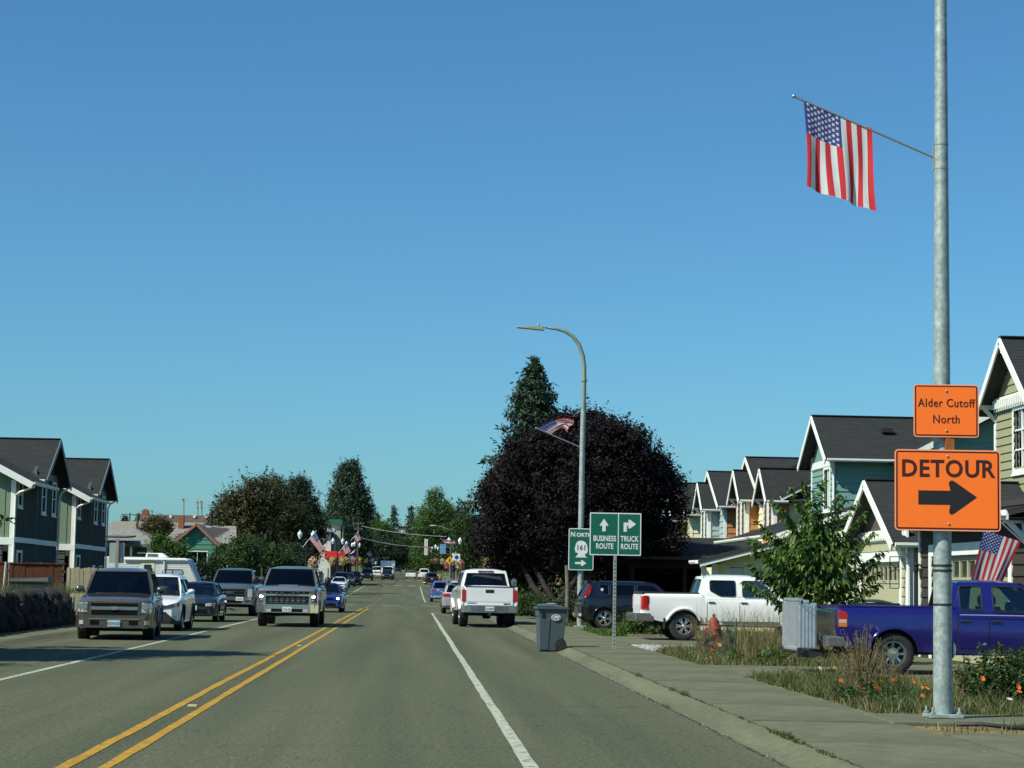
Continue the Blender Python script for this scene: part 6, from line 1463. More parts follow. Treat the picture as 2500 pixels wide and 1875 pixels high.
flag('American flag blowing flat from the curved street lamp over the dark tree', D2, (1314, 1045), (1345, 1062), (1386, 1052), (1408, 1022), (1417, 1092), (1309, 1045), None, amp=0.05, waves=1.3, phase=2.2, d_fly=0.6, belly=0.35, pr=0.018)
f = flag('American flag drooping from the nearest garage, half behind the orange sign', 36.6, (2402, 1288), (2492, 1322), (2452, 1425), (2374, 1425), (2506, 1332), (2440, 1272), None, amp=0.02, waves=1.3, phase=1.0, d_fly=0.15)

# ------------------------------------------------------------------ bins, hydrant
CART = M('cart_plastic', c8(66, 80, 86), 0.55, var=0.06, scale=5)
def cart(loc, rz, label, mat=CART, logo=True, sc=1.0):
    r = empty('wheeled_bin', loc, rz, label, 'bin'); r.scale = (sc * 0.84, sc * 0.9, sc)
    # local: x right (wheels at +x), z up
    def tap(z0, z1, w0, d0, w1, d1, m=0, cx0=0, cx1=0, b=None):
        b = b or MB(); return b.hexa([(cx0 - w0, -d0, z0), (cx0 + w0, -d0, z0), (cx0 + w0, d0, z0), (cx0 - w0, d0, z0), (cx1 - w1, -d1, z1), (cx1 + w1, -d1, z1), (cx1 + w1, d1, z1), (cx1 - w1, d1, z1)])
    b = MB(); prof = [(-0.33, 0.02), (0.12, 0.02), (0.15, 0.10), (0.2, 0.22), (0.30, 0.28), (0.335, 0.30), (0.385, 0.78), (0.41, 0.80), (0.43, 1.0), (-0.39, 1.0), (-0.385, 0.82), (-0.365, 0.80), (-0.36, 0.55)]
    b.prism(prof, lambda u, v, w: (u, w * (0.86 + 0.14 * v), v), -0.33, 0.33)
    body = b.build('body', mat, r, bevel=0.018)
    MB().prism([(-0.10, 0.04), (-0.05, 0.75), (-0.36, 0.75), (-0.33, 0.04)], lambda u, v, w: (u, w * (0.86 + 0.14 * v), v), -0.345, 0.345).build('side_panel', mat, body, bevel=0.01)
    lid = MB(); n = 10
    def lf(u, v):
        x = -0.42 + 0.88 * u; y = -0.37 + 0.74 * v
        z = 1.03 + 0.1 * sin(pi * min(1, 0.15 + u * 0.75)) * (1 - abs(2 * v - 1) ** 3 * 0.6) - 0.05 * u
        return (x, y, z)
    lid.grid(lf, 12, 8); lid.box(-0.43, 0.44, -0.375, 0.375, 0.985, 1.035)
    ld = lid.build('lid', mat, r, smooth=50)
    MB().box(-0.1, 0.12, -0.1, 0.1, 1.105, 1.115).build('lid_label', SWHT, ld) if logo else None
    MB().tube([(0.46, -0.25, 1.0), (0.5, -0.25, 0.99), (0.5, 0.25, 0.99), (0.46, 0.25, 1.0)], 0.018, 8).build('handle', mat, r, smooth=50)
    MB().box(-0.30, -0.26, -0.348, -0.335, 0.78, 0.92).box(-0.24, -0.225, -0.348, -0.335, 0.78, 0.92).build('moulded_mark', BLKP, body)
    MB().tube([(0.24, -0.34, 0.15), (0.24, 0.34, 0.15)], 0.014, 8).build('axle', STEEL, r)
    for yy in (-0.33, 0.33):
        w = MB().lathe([(0.02, -0.03), (0.15, -0.03), (0.16, -0.015), (0.16, 0.015), (0.15, 0.03), (0.02, 0.03)], 24, (0.24, yy, 0.16), 'y').build('wheel', BLKP, r, smooth=40)
        for i in range(6):
            a = pi * i / 3 + 0.4; MB().bar((0.24 + 0.03 * cos(a), yy - 0.032, 0.16 + 0.03 * sin(a)), (0.24 + 0.12 * cos(a), yy - 0.032, 0.16 + 0.12 * sin(a)), 0.02, 0.008).build('wheel_spoke', GRYP, w)
    if logo:
        y_ = -0.345
        MB().prism([(0.10 + 0.13 * cos(a), 0.79 + 0.075 * sin(a)) for a in [2 * pi * i / 28 for i in range(28)]], lambda u, v, w: (u, w, v), y_, y_ + 0.01).build('logo_oval', SWHT, body)
        MB().prism([(0.10 + 0.115 * cos(a), 0.79 + 0.062 * sin(a)) for a in [2 * pi * i / 28 for i in range(28)]], lambda u, v, w: (u, w, v), y_ - 0.002, y_ + 0.01).build('logo_field', mat, body)
        text('LeMay', 0.085, body, SWHT, (0.10, y_ - 0.004, 0.805), sx=0.85, off=0.004); MB().prism([(0.0, 0.745), (0.2, 0.745), (0.18, 0.76), (0.02, 0.76)], lambda u, v, w: (u, w, v), y_ - 0.004, y_).build('logo_bar', SWHT, body)
    return r
cart((P(1343, 1590, 47.9).x, 47.9, 0.0), radians(4), 'slate-grey wheeled bin with white oval logo standing at the kerb')
GRC = M('green_cart_plastic', (0.012, 0.035, 0.022), 0.55)
cart((P(2130, 1500, 46.8).x + 0.1, 46.8, 0.1), radians(8), 'dark green wheeled bin in front of the beige garage', GRC, False, 1.12)
cart((P(2248, 1500, 44.5).x, 46.2, 0.1), radians(-5), 'small dark lidded bin beside the brown door', BLKP, False, 0.8)
HYD = M('hydrant_red', c8(132, 54, 46), 0.7, var=0.2, scale=12)
D5 = 42.5; q = P(1742, 1560, D5)
hy = empty('fire_hydrant', (q.x, D5, 0.12), 0, 'faded red fire hydrant in tall dry grass in front of the white pickup', 'hydrant')
hy.scale = (0.98, 0.98, 1.12)
MB().lathe([(0.17, 0), (0.17, 0.04), (0.115, 0.05), (0.11, 0.46), (0.15, 0.47), (0.15, 0.52), (0.125, 0.55), (0.105, 0.64), (0.06, 0.71), (0.03, 0.73), (0.03, 0.78), (0.001, 0.785)], 20).build('barrel', HYD, hy, smooth=35)
MB().lathe([(0.07, -0.2), (0.08, -0.2), (0.08, -0.13), (0.06, -0.12), (0.06, 0.12), (0.08, 0.13), (0.08, 0.2), (0.07, 0.2), (0.001, 0.2)], 12, (0, 0, 0.42), 'x').build('nozzle', HYD, hy, smooth=35)
MB().lathe([(0.001, -0.22), (0.09, -0.22), (0.09, -0.14), (0.07, -0.13), (0.07, 0)], 12, (0, 0, 0.38), 'y').build('pumper_nozzle', HYD, hy, smooth=35)
# green netting on a stake
NET = M('green_net', (0.015, 0.10, 0.075), 0.8, var=0.2)
q = P(1795, 1520, 40.5)
nt_ = empty('garden_netting', (q.x, 40.5, 0.09), 0, 'crumpled dark green plastic netting on a leaning stake in the dry grass', 'netting')
MB().tube([(0, 0, 0), (0.02, 0, 0.86)], 0.013, 6).build('stake', M('green_stake', (0.02, 0.07, 0.05), 0.6), nt_)
m = MB(); NN = 18
def nf(u, v):
    top = 0.62 + 0.08 * sin(u * 5) - 0.25 * (1 - u) ** 2 * 0 ; x = -0.62 * (1 - u); zt = 0.75 * u + 0.45 * (1 - u); zb_ = 0.12 + 0.1 * sin(u * 7)
    return Vector((x + 0.03 * sin(9 * v + 3 * u), 0.12 * sin(6 * u + 2 * v) - 0.1 * v, zb_ + (zt - zb_) * v))
for i in range(NN + 1):
    for j in range(NN):
        a, c_ = nf(i / NN, j / NN), nf(i / NN, (j + 1) / NN); m.bar(a, c_, 0.0045, 0.0045)
        a, c_ = nf(j / NN, i / NN), nf((j + 1) / NN, i / NN); m.bar(a, c_, 0.0045, 0.0045)
stuff(m.build('net_mesh', NET, nt_))
# brick edging at the lawn
BRK = M('edging_block', c8(128, 112, 90), 0.9, var=0.2, scale=8, bump=0.4)
ed = empty('block_edging', (6.2, 58.65, 0.1), 0, 'row of small tan concrete blocks edging the lawn beside the gravel', 'edging')
bm_ = MB().box(0, 0.145, 0, 0.09, 0, 0.08).mesh('block', BRK)
for i in range(46): o = link('block', bm_, ed, (i * 0.155, R.uniform(-.01, .01), R.uniform(-.006, .006))); o.rotation_euler = (0, 0, R.uniform(-.05, .05))
# trailer
D6 = 111.0; xl = P(262, 1400, D6).x; xr = P(478, 1400, D6).x
TRW = M('trailer_white', c8(214, 218, 216), 0.5, var=0.05); 
tr = empty('travel_trailer', ((xl + xr) / 2, D6 + 1.2, 0.3), 0, 'white corrugated travel trailer with air conditioner on its roof, parked beside the teal cottage', 'trailer')
hwid = (xr - xl) / 2; zt = P(400, 1362, D6).z - 0.3; b = MB()
prof = [(-hwid - 0.6, 0.55), (hwid + 0.1, 0.55), (hwid + 0.15, 0.9), (hwid - 0.45, zt - 0.05), (hwid - 0.6, zt), (-hwid - 0.6, zt + 0.02)]
sh = b.prism(prof, lambda u, v, w: (u, w, v), -1.15, 1.15).build('shell', TRW, tr, bevel=0.03)
z = 0.62
while z < zt - 0.1:
    xe = hwid + 0.1 - max(0, (z - 0.9)) * 0.55 / (zt - 0.95) - 0.06
    MB().box(-hwid - 0.55, xe, -1.175, -1.148, z, z + 0.085).build('siding_strip', TRW, sh); z += 0.11
f = lambda u, v, w: (u, -1.176 - w, v)
dr = MB().prism(rrect(-0.22, 1.35, 0.72, 1.6, 0.06), f, 0, 0.02).build('door', M('trailer_door', c8(216, 210, 186), 0.5, var=0.05), sh)
MB().prism(rrect(-0.22, 1.58, 0.4, 0.72, 0.06), f, 0.02, 0.03).build('pane', M('dark_pane', (0.03, 0.04, 0.04), 0.1, coat=1, var=0.2), dr)
w_ = MB().prism(rrect(1.12, 1.42, 1.1, 0.56, 0.1), f, 0, 0.02).build('window', BLKP, sh); MB().prism(rrect(1.12, 1.42, 1.02, 0.48, 0.08), f, 0.02, 0.026).build('pane', M('pale_blind', c8(150, 166, 176), 0.3, var=0.08), w_); MB().prism(rrect(1.12, 1.42, 0.05, 0.48, 0.01), f, 0.026, 0.03).build('mullion', BLKP, w_)
w_ = MB().prism(rrect(-1.55, 1.42, 0.8, 0.5, 0.1), f, 0, 0.02).build('window', BLKP, sh)
MB().tube([(-1.5, -1.25, zt - 0.12), (hwid - 0.55, -1.25, zt - 0.08)], 0.045, 8).build('awning_roll', TRW, sh, smooth=50)
MB().box(0.62, 0.68, -1.26, -1.2, 0.7, zt - 0.05).build('awning_arm', TRW, sh)
ac = MB().hexa([(-0.45, -0.5, zt + 0.02), (0.75, -0.5, zt + 0.02), (0.75, 0.5, zt + 0.02), (-0.45, 0.5, zt + 0.02), (-0.4, -0.4, zt + 0.26), (0.45, -0.4, zt + 0.26), (0.45, 0.4, zt + 0.26), (-0.4, 0.4, zt + 0.26)]).build('air_conditioner', TRW, tr, bevel=0.03)
for k in range(4): MB().box(-0.36, 0.2, -0.5, -0.44, zt + 0.06 + k * 0.045, zt + 0.08 + k * 0.045).build('vent_slot', GRYP, ac)
MB().prism([(hwid - 0.42, zt - 0.1), (hwid + 0.16, 0.9), (hwid + 0.18, 0.9), (hwid - 0.38, zt - 0.1)], lambda u, v, w: (u, w, v), -1.1, 1.1).build('front_face', M('trailer_shade_face', c8(150, 170, 190), 0.4, var=0.05), sh)
tm, rm = wheel_meshes(0.33, 0.19, 0.2, 5, 'single')
for xx in (-1.2, -0.4):
    w = empty('wheel', (xx, -1.0, 0.33), -pi / 2); w.parent = tr; link('tyre', tm, w); link('rim', rm, w)
# ------------------------------------------------------------------ foliage
def leafmats(nm, cols, trans=0.3, rough=0.6, spec=0.35):
    return [M('%s_%d' % (nm, i), c, rough, var=0.15, scale=2, trans=trans, spec=spec) for i, c in enumerate(cols)]
PLUM = leafmats('plum_leaf', [(0.008, 0.006, 0.007), (0.012, 0.008, 0.010), (0.019, 0.012, 0.015)], 0.1, 0.75, 0.2)
GRN = leafmats('green_leaf', [(0.02, 0.045, 0.012), (0.035, 0.075, 0.018), (0.06, 0.11, 0.025)], 0.3)
GRND = leafmats('dark_green_leaf', [(0.012, 0.026, 0.012), (0.02, 0.042, 0.018), (0.03, 0.055, 0.02)], 0.25)
BRNG = leafmats('brown_green_leaf', [(0.028, 0.032, 0.010), (0.05, 0.054, 0.015), (0.075, 0.075, 0.024)], 0.2)
SPR = leafmats('spruce_needle', [(0.015, 0.034, 0.018), (0.026, 0.055, 0.028), (0.042, 0.078, 0.038)], 0.12)
LIME = leafmats('bright_green_leaf', [(0.035, 0.075, 0.015), (0.06, 0.12, 0.02), (0.09, 0.16, 0.03)], 0.35)
GRS = leafmats('grass_blade', [(0.035, 0.075, 0.014), (0.06, 0.11, 0.022), (0.085, 0.13, 0.03)], 0.35)
DRYM = leafmats('dry_stalk', [(0.2, 0.16, 0.08), (0.28, 0.23, 0.12), (0.13, 0.12, 0.05)], 0.35, 0.8)
YOUNG = leafmats('cherry_leaf', [(0.028, 0.07, 0.013), (0.06, 0.135, 0.018), (0.14, 0.22, 0.035)], 0.38, 0.45)
BARK = M('bark', (0.06, 0.05, 0.04), 0.95, var=0.3, scale=4, bump=0.8, bscale=14); BARKL = M('grey_bark', (0.14, 0.125, 0.09), 0.95, var=0.25, scale=4, bump=0.8, bscale=14)

def leaves_np(pts, nrm, size, rng, aspect=0.6, droop=0.2, jitter=0.9, bend=0.12, sizev=0.35):
    """one folded diamond leaf (2 quads -> 4 tris) per point; returns verts, faces"""
    n = len(pts)
    d = rng.normal(size=(n, 3)) * jitter + nrm; d /= np.linalg.norm(d, axis=1)[:, None] + 1e-9
    t = rng.normal(size=(n, 3)); t[:, 2] -= droop; t -= d * np.sum(t * d, axis=1)[:, None]; t /= np.linalg.norm(t, axis=1)[:, None] + 1e-9
    s = np.cross(d, t); sz = size * (1 + sizev * rng.normal(size=n)).clip(0.4, 2)[:, None]
    base = pts; tip = pts + t * sz; mid = pts + t * sz * 0.45 + d * sz * bend
    L_ = mid + s * sz * aspect * 0.5 - d * sz * bend; R_ = mid - s * sz * aspect * 0.5 - d * sz * bend
    v = np.stack([base, L_, tip, R_], axis=1).reshape(-1, 3)
    f = np.arange(n * 4).reshape(n, 4)
    return v, f
def blob_points(blobs, n, rng, shell=0.55):
    """points in a union of ellipsoids, weighted to the outer shell and clumped"""
    w = np.array([(b[3] * b[4] * b[5]) ** (2 / 3) for b in blobs]); w = w / w.sum(); idx = rng.choice(len(blobs), n, p=w)
    B = np.array(blobs)[idx]; d = rng.normal(size=(n, 3)); d /= np.linalg.norm(d, axis=1)[:, None]
    r = 1 - np.abs(rng.normal(size=n)) * (1 - shell) * 0.8; r = r.clip(0.05, 1.1)
    p = B[:, :3] + d * r[:, None] * B[:, 3:6]
    return p, d, idx
def clump_tree(name, label, loc, blobs, n, leaf, mats, trunk=None, group=None, seed=1, cat='tree', clump=0.35, kcl=40, aspect=0.6, droop=0.2, twig=True, bark=None, limbs=True, crown_name='crown', shell=0.6, tips=0):
    """blobs local (x,y,z,rx,ry,rz); leaves gathered in clumps on the blobs' shells"""
    rng = np.random.default_rng(seed); o = empty(name, loc, 0, label, cat, group)
    nc = max(8, n // kcl); c_, d, idx = blob_points(blobs, nc, rng, shell)
    per = n // nc; rad = clump * rng.uniform(0.5, 1.3, nc)
    P_ = np.repeat(c_, per, axis=0); q = rng.normal(size=(len(P_), 3)) * np.repeat(rad, per)[:, None] * 0.5; q[:, 2] *= 0.75
    pts = P_ + q; nn = np.repeat(d, per, axis=0) * 0.7; nn[:, 2] += 0.35
    if tips:                                          # protruding sprigs
        k = tips; ct, dt, _ = blob_points(blobs, k, rng, 0.98); up = dt.copy(); up[:, 2] += 0.7; up /= np.linalg.norm(up, axis=1)[:, None]
        m_ = 26; tt = rng.uniform(0, 1, (k, m_, 1)) ** 1.3; ln = rng.uniform(0.5, 1.7, (k, 1, 1)) * clump * 1.1
        e = ct[:, None, :] + up[:, None, :] * tt * ln + rng.normal(size=(k, m_, 3)) * 0.13 * clump * (1.1 - tt)
        pts = np.concatenate([pts, e.reshape(-1, 3)]); nn = np.concatenate([nn, np.repeat(up, m_, axis=0)])
    v, f = leaves_np(pts, nn, leaf, rng, aspect, droop)
    tone = rng.choice(3, nc, p=[0.35, 0.42, 0.23]); mi = np.repeat(tone, per)
    if tips: mi = np.concatenate([mi, rng.choice(3, tips * m_)])
    fl = rng.uniform(size=len(mi)) < 0.3; mi[fl] = rng.choice(3, fl.sum())
    me = mesh_np(crown_name, v, f, mats, mi); cr = link(crown_name, me, o); stuff(cr)
    if trunk:
        h, r0 = trunk; b = MB(); rg = random.Random(seed)
        cx = sum(q[0] for q in blobs) / len(blobs); 
        b.tube([(0, 0, -0.1), (0.02 * h, 0, h * 0.3), (0.0, 0.02 * h, h * 0.65), (cx * 0.3, 0, h)], [r0 * 1.25, r0, r0 * 0.85, r0 * 0.6], 10)
        if limbs:
            for bl in blobs:
                p0 = Vector((0, 0, h * rg.uniform(0.45, 0.95))); p1 = Vector(bl[:3]); m_ = p0.lerp(p1, 0.5) + Vector((rg.uniform(-.2, .2), rg.uniform(-.2, .2), 0.1))
                b.tube([p0, m_, p1], [r0 * 0.5, r0 * 0.32, r0 * 0.1], 7)
        b.build('trunk', bark or BARK, o, smooth=60)
    return o
def conifer(label, loc, h, r, seed=1, mats=SPR, n_wh=26, nb=9, cone=1.0, card=0.28, dens=26, droop=0.25, base=0.06, group=None, twin=0.0, ragged=0.25, width_pow=0.85, thick=0.5):
    """trunk with whorls of drooping branches, each carrying needle sprays"""
    rng = np.random.default_rng(seed); rg = random.Random(seed); o = empty('conifer', loc, 0, label, 'tree', group)
    b = MB(); PT = []; NN = []
    b.tube([(0, 0, -0.2), (0, 0, h * 0.5), (0, 0, h)], [h * 0.018 + 0.06, h * 0.011 + 0.03, 0.015], 8)
    for i in range(n_wh):
        t = base + (1 - base) * (i + rg.uniform(-.3, .3)) / n_wh; z = h * min(0.985, max(base, t)); R0 = r * (1 - t) ** width_pow * (1 + rg.uniform(-ragged, ragged)) + 0.05 * r * (t < 0.97)
        if t < base + 0.05: R0 *= 0.8
        for k in range(nb):
            a = 2 * pi * (k + rg.random()) / nb; Lb = R0 * rg.uniform(0.6, 1.12); d = Vector((cos(a), sin(a), 0))
            up = 0.35 * (t - 0.4) ; pts = []
            for s in np.linspace(0, 1, 5):
                pts.append(Vector((0, 0, z)) + d * Lb * s + Vector((0, 0, Lb * (up * s - droop * s * s + 0.18 * max(0, s - 0.7)))))
            b.tube(pts, [0.03 + 0.004 * Lb, 0.02, 0.015, 0.01, 0.005], 4, cap=False)
            m_ = max(4, int(dens * Lb / r * 1.4))
            for q in range(m_):
                s = rg.uniform(0.12, 1.0) ** 0.8; j = min(3, int(s * 4)); p = pts[j].lerp(pts[j + 1], s * 4 - j)
                wd = thick * (0.35 + 0.9 * sin(pi * min(1, s * 0.9))) * Lb * 0.32
                side = Vector((-d.y, d.x, 0)) * rg.uniform(-1, 1) * wd
                PT.append(p + side + Vector((0, 0, rg.uniform(-0.35, 0.12) * card * 1.6))); NN.append(d * 0.5 + Vector((0, 0, 0.6)))
    PT = np.array(PT); NN = np.array(NN)
    rep = 3; PT = np.repeat(PT, rep, axis=0) + rng.normal(size=(len(PT) * rep, 3)) * card * 0.35; NN = np.repeat(NN, rep, axis=0)
    v, f = leaves_np(PT, NN, card, rng, 0.34, 0.35, 0.8, 0.08)
    mi = rng.choice(3, len(f), p=[0.4, 0.4, 0.2]); stuff(link('crown', mesh_np('crown', v, f, mats, mi), o))
    b.build('trunk', BARK, o, smooth=60); return o
def ptree(px, D, z=None): q = P(px, 1425, D); return (q.x, D, gz(D) if z is None else z)
def blobs_px(D, loc, items, ry=0.8):
    """items (px, py, rpx_x, rpx_y) outline ellipses in photo pixels at depth D"""
    out = []
    for it in items:
        px, py, rx, rz = it[:4]; dy = it[4] if len(it) > 4 else 0.0
        q = P(px, py, D); s = D / F_PX; out.append((q.x - loc[0], dy, q.z - loc[2], rx * s, rx * s * ry, rz * s))
    return out

# dark purple plum
loc = (7.2, 85.0, 0.1)
bl = blobs_px(85.0, loc, [(1425, 1190, 190, 165), (1425, 1110, 135, 105), (1320, 1140, 95, 90), (1530, 1150, 100, 95), (1245, 1240, 75, 95), (1610, 1250, 62, 85), (1420, 1065, 75, 62), (1250, 1330, 70, 70), (1600, 1320, 70, 60), (1350, 1300, 110, 90), (1480, 1310, 120, 85), (1360, 1060, 45, 40), (1500, 1075, 50, 42), (1190, 1310, 28, 50), (1560, 1210, 80, 80), (1260, 1385, 60, 42, 1.2), (1340, 1378, 70, 44, 1.5), (1470, 1385, 100, 46, 1.4), (1590, 1370, 60, 44, 1.0)], 0.85)
rg = random.Random(4)
for k in range(34):
    a = rg.uniform(-0.25, pi + 0.25); px = 1425 + 235 * cos(a) * rg.uniform(0.85, 1.0); py = 1225 - 195 * sin(a) * rg.uniform(0.82, 1.0) if sin(a) > 0 else 1225 + rg.uniform(0, 110)
    bl += blobs_px(85.0, loc, [(px, py, rg.uniform(16, 34), rg.uniform(16, 32), rg.uniform(-1.5, 1.0))])
clump_tree('plum_tree', 'huge round dark purple-leaved plum tree behind the curved street lamp', loc, bl, 230000, 0.105, PLUM, (3.0, 0.24), seed=3, clump=0.45, kcl=60, aspect=0.62, tips=420, shell=0.72)
MBt = MB()
# leaning lower limbs of the plum
for (x0, x1, x2) in ((1350, 1395, 1440), (1362, 1330, 1290), (1345, 1300, 1265)):
    a = P(x0, 1488, 84) - Vector(loc); c_ = P(x1, 1430, 84) - Vector(loc); e_ = P(x2, 1360, 85) - Vector(loc); MBt.tube([a, c_, e_], [0.16, 0.12, 0.08], 8)
MBt.build('low_limb', M('dark_bark', (0.025, 0.02, 0.018), 0.95, var=0.3), bpy.data.objects['plum_tree'], smooth=60)
o = MB().tube([P(1383, 1548, 76), P(1384, 1500, 76), P(1386, 1440, 76), P(1384, 1380, 76)], [0.11, 0.09, 0.085, 0.08], 10).build('old_trunk', BARKL, smooth=60); T(o, 'pale mossy bare trunk standing just left of the curved street lamp base', 'tree trunk')
# tall spruce
loc = ptree(1296, 112)
conifer('tall dark spruce standing behind the left side of the purple tree', loc, P(1296, 866, 112).z - loc[2], 5.4, seed=6, n_wh=30, nb=11, card=0.24, dens=95, droop=0.16, ragged=0.24, width_pow=1.0, thick=0.5, base=0.33)
# conical spire leader twigs
for (dx, tz) in ((-0.35, 0.0), (0.3, 0.1)):
    pass
# brown-green tree mass on the left, separate trees
T_ = [
 ('broad brown-green tree with feathery left side behind the teal cottage', 590, 150, [(590, 1270, 65, 70), (555, 1290, 42, 45), (630, 1230, 50, 62), (600, 1340, 75, 55), (560, 1240, 25, 22)], BRNG, 11),
 ('dark feathery tree with the highest pointed top in the left group', 675, 196, [(672, 1205, 28, 42), (680, 1265, 60, 62), (670, 1340, 70, 60), (650, 1230, 35, 40)], BRNG, 12),
 ('dark open-branched tree at the right end of the left group', 735, 206, [(728, 1200, 28, 34), (735, 1250, 42, 48), (752, 1290, 40, 48), (730, 1340, 50, 55), (745, 1345, 22, 40)], GRND, 13)]
for (lb, px, D, its, mt, sd) in T_:
    loc = ptree(px, D); clump_tree('broadleaf_tree', lb, loc, blobs_px(D, loc, its), 62000, 0.15, mt, (4.0, 0.25), 'dark trees behind the left queue', seed=sd, clump=0.7, kcl=60, tips=300, shell=0.7)
for (lb, px, D, its, mt, sd, n) in [
 ('bright green bushy shrub directly behind the blue-grey pickup', 560, 125, [(560, 1385, 55, 45), (590, 1360, 45, 50), (540, 1400, 30, 30)], GRN, 14, 12000),
 ('mid green shrub behind the hood of the silver pickup', 640, 130, [(640, 1375, 55, 48), (680, 1385, 45, 42), (610, 1350, 35, 35)], GRN, 15, 12000),
 ('dark bush under the lamp with two globes', 725, 192, [(722, 1378, 42, 50), (750, 1392, 22, 36)], GRND, 16, 9000),
 ('olive-brown rounded tree between the grey roof and the teal cottage', 385, 160, [(385, 1292, 34, 26), (365, 1305, 24, 18)], BRNG, 17, 7000),
 ('lime green shrub in front of the grey-roofed house', 408, 118, [(398, 1338, 16, 18), (420, 1352, 24, 22), (440, 1362, 16, 16), (388, 1322, 9, 12)], LIME, 18, 7000),
 ('low dark shrub beside the teal cottage window', 500, 124, [(500, 1400, 18, 26), (520, 1405, 12, 20)], GRND, 19, 3000)]:
    loc = ptree(px, D); clump_tree('shrub', lb, loc, blobs_px(D, loc, its), int(n * 1.8), 0.12, mt, (1.2, 0.08), 'shrubs along the left side', seed=sd, cat='shrub', clump=0.45, kcl=35, tips=50, shell=0.7)
# bare twiggy branches at left of brown tree
b = MB(); rg = random.Random(9)
for k in range(9):
    a = P(545 - k * 3, 1275, 151); e_ = P(515 + k * 6 + rg.uniform(-6, 6), 1232 - k * 3.4, 151); b.tube([a, a.lerp(e_, 0.5) + Vector((0.05, 0, 0.1)), e_], [0.035, 0.02, 0.008], 5)
T(b.build('bare_branches', BARK), 'bare twiggy branches sticking up left of the broad brown-green tree', 'branches')
# tall pine with two tops
D = 345; loc = ptree(850, D)
its = [(842, 1165, 16, 30), (866, 1160, 14, 30), (850, 1200, 34, 34), (852, 1240, 42, 34), (845, 1275, 50, 34), (880, 1215, 20, 22), (892, 1250, 16, 22), (820, 1215, 12, 22), (812, 1255, 14, 20), (848, 1140, 7, 12), (862, 1136, 6, 10)]
clump_tree('pine_tree', 'tall dark pine with a double top above the left side of downtown', loc, blobs_px(D, loc, its), 60000, 0.34, SPR, (17, 0.35), seed=21, clump=1.0, kcl=50, tips=300, shell=0.6, aspect=0.45)
# background trees
bgc = [('small dark fir just right of the tall pine', 917, 600, 1252, 2.6), ('dark fir with a sharp tip left of the white hilltop building', 958, 620, 1234, 3.4), ('dark fir with a sharp tip right of the white hilltop building', 1000, 620, 1232, 3.4), ('far fir at the right of the big green tree', 1118, 560, 1236, 2.6), ('small fir with level tip beside the far fir', 1136, 540, 1232, 2.2), ('low fir between the pine and the fir tips', 905, 640, 1262, 2.6), ('hazy fir tip behind the left edge of the big green tree', 1020, 640, 1256, 2.6),
       ('tiny fir on the skyline by the green houses', 300, 520, 1258, 1.8), ('second tiny fir on the skyline left of the brown roof', 333, 520, 1252, 2.0)]
for i, (lb, px, D, top, r) in enumerate(bgc):
    loc = ptree(px, D); conifer(lb, loc, P(px, top, D).z - loc[2], r * D / 600 * 1.45, seed=40 + i, n_wh=20, nb=7, card=0.8, dens=12, group='distant firs on the skyline', ragged=0.3)
for (lb, px, D, its, mt, sd, n, lf) in [
 ('big pointed bright green tree at the end of the street', 1062, 420, [(1062, 1215, 22, 22), (1065, 1245, 40, 30), (1060, 1280, 52, 34), (1050, 1325, 40, 40), (1085, 1300, 40, 40), (1050, 1365, 60, 34), (1095, 1350, 40, 40)], LIME, 31, 30000, 0.42),
 ('light green round tree left of the far street end', 925, 430, [(925, 1300, 30, 26), (912, 1325, 30, 30), (940, 1335, 30, 34), (905, 1295, 16, 16)], LIME, 32, 15000, 0.42),
 ('dark green spreading tree over the far left pavement', 950, 400, [(950, 1350, 38, 30), (915, 1365, 34, 24), (975, 1355, 22, 28), (930, 1335, 26, 20)], GRND, 33, 15000, 0.4),
 ('mid green tree beneath the white hilltop building', 990, 500, [(994, 1338, 18, 22), (1005, 1360, 26, 24), (978, 1330, 10, 14)], GRN, 34, 10000, 0.5),
 ('shaded tree closing the end of the street', 985, 620, [(985, 1370, 40, 18), (1030, 1372, 30, 16), (945, 1372, 24, 16)], GRND, 35, 9000, 0.6),
 ('green and brown tree behind the right-hand lamps', 1135, 250, [(1140, 1320, 26, 60), (1150, 1380, 22, 50), (1125, 1290, 18, 26)], GRN, 36, 14000, 0.24),
 ('reddish-leaved small tree beside the right-hand twin lamp', 1130, 262, [(1134, 1315, 14, 30), (1130, 1350, 12, 30), (1145, 1345, 14, 34)], leafmats('russet_leaf', [(0.04, 0.012, 0.012), (0.06, 0.02, 0.018), (0.03, 0.03, 0.012)]), 37, 8000, 0.22),
 ('rounded tree on the skyline right of the big bright green tree', 1105, 470, [(1108, 1270, 22, 24), (1125, 1285, 20, 20), (1095, 1262, 12, 14)], GRN, 38, 9000, 0.45),
 ('dark tree hiding behind the beige tower', 840, 360, [(850, 1320, 40, 36), (880, 1335, 30, 36), (868, 1300, 30, 24)], GRND, 39, 12000, 0.4)]:
    loc = ptree(px, D); clump_tree('broadleaf_tree', lb, loc, blobs_px(D, loc, its), int(n * 1.7), lf * 0.68, mt, (6.0 if D > 300 else 3.0, 0.25), 'trees around the far end of the street', seed=sd, clump=lf * 2.6, kcl=40, tips=90, shell=0.7)
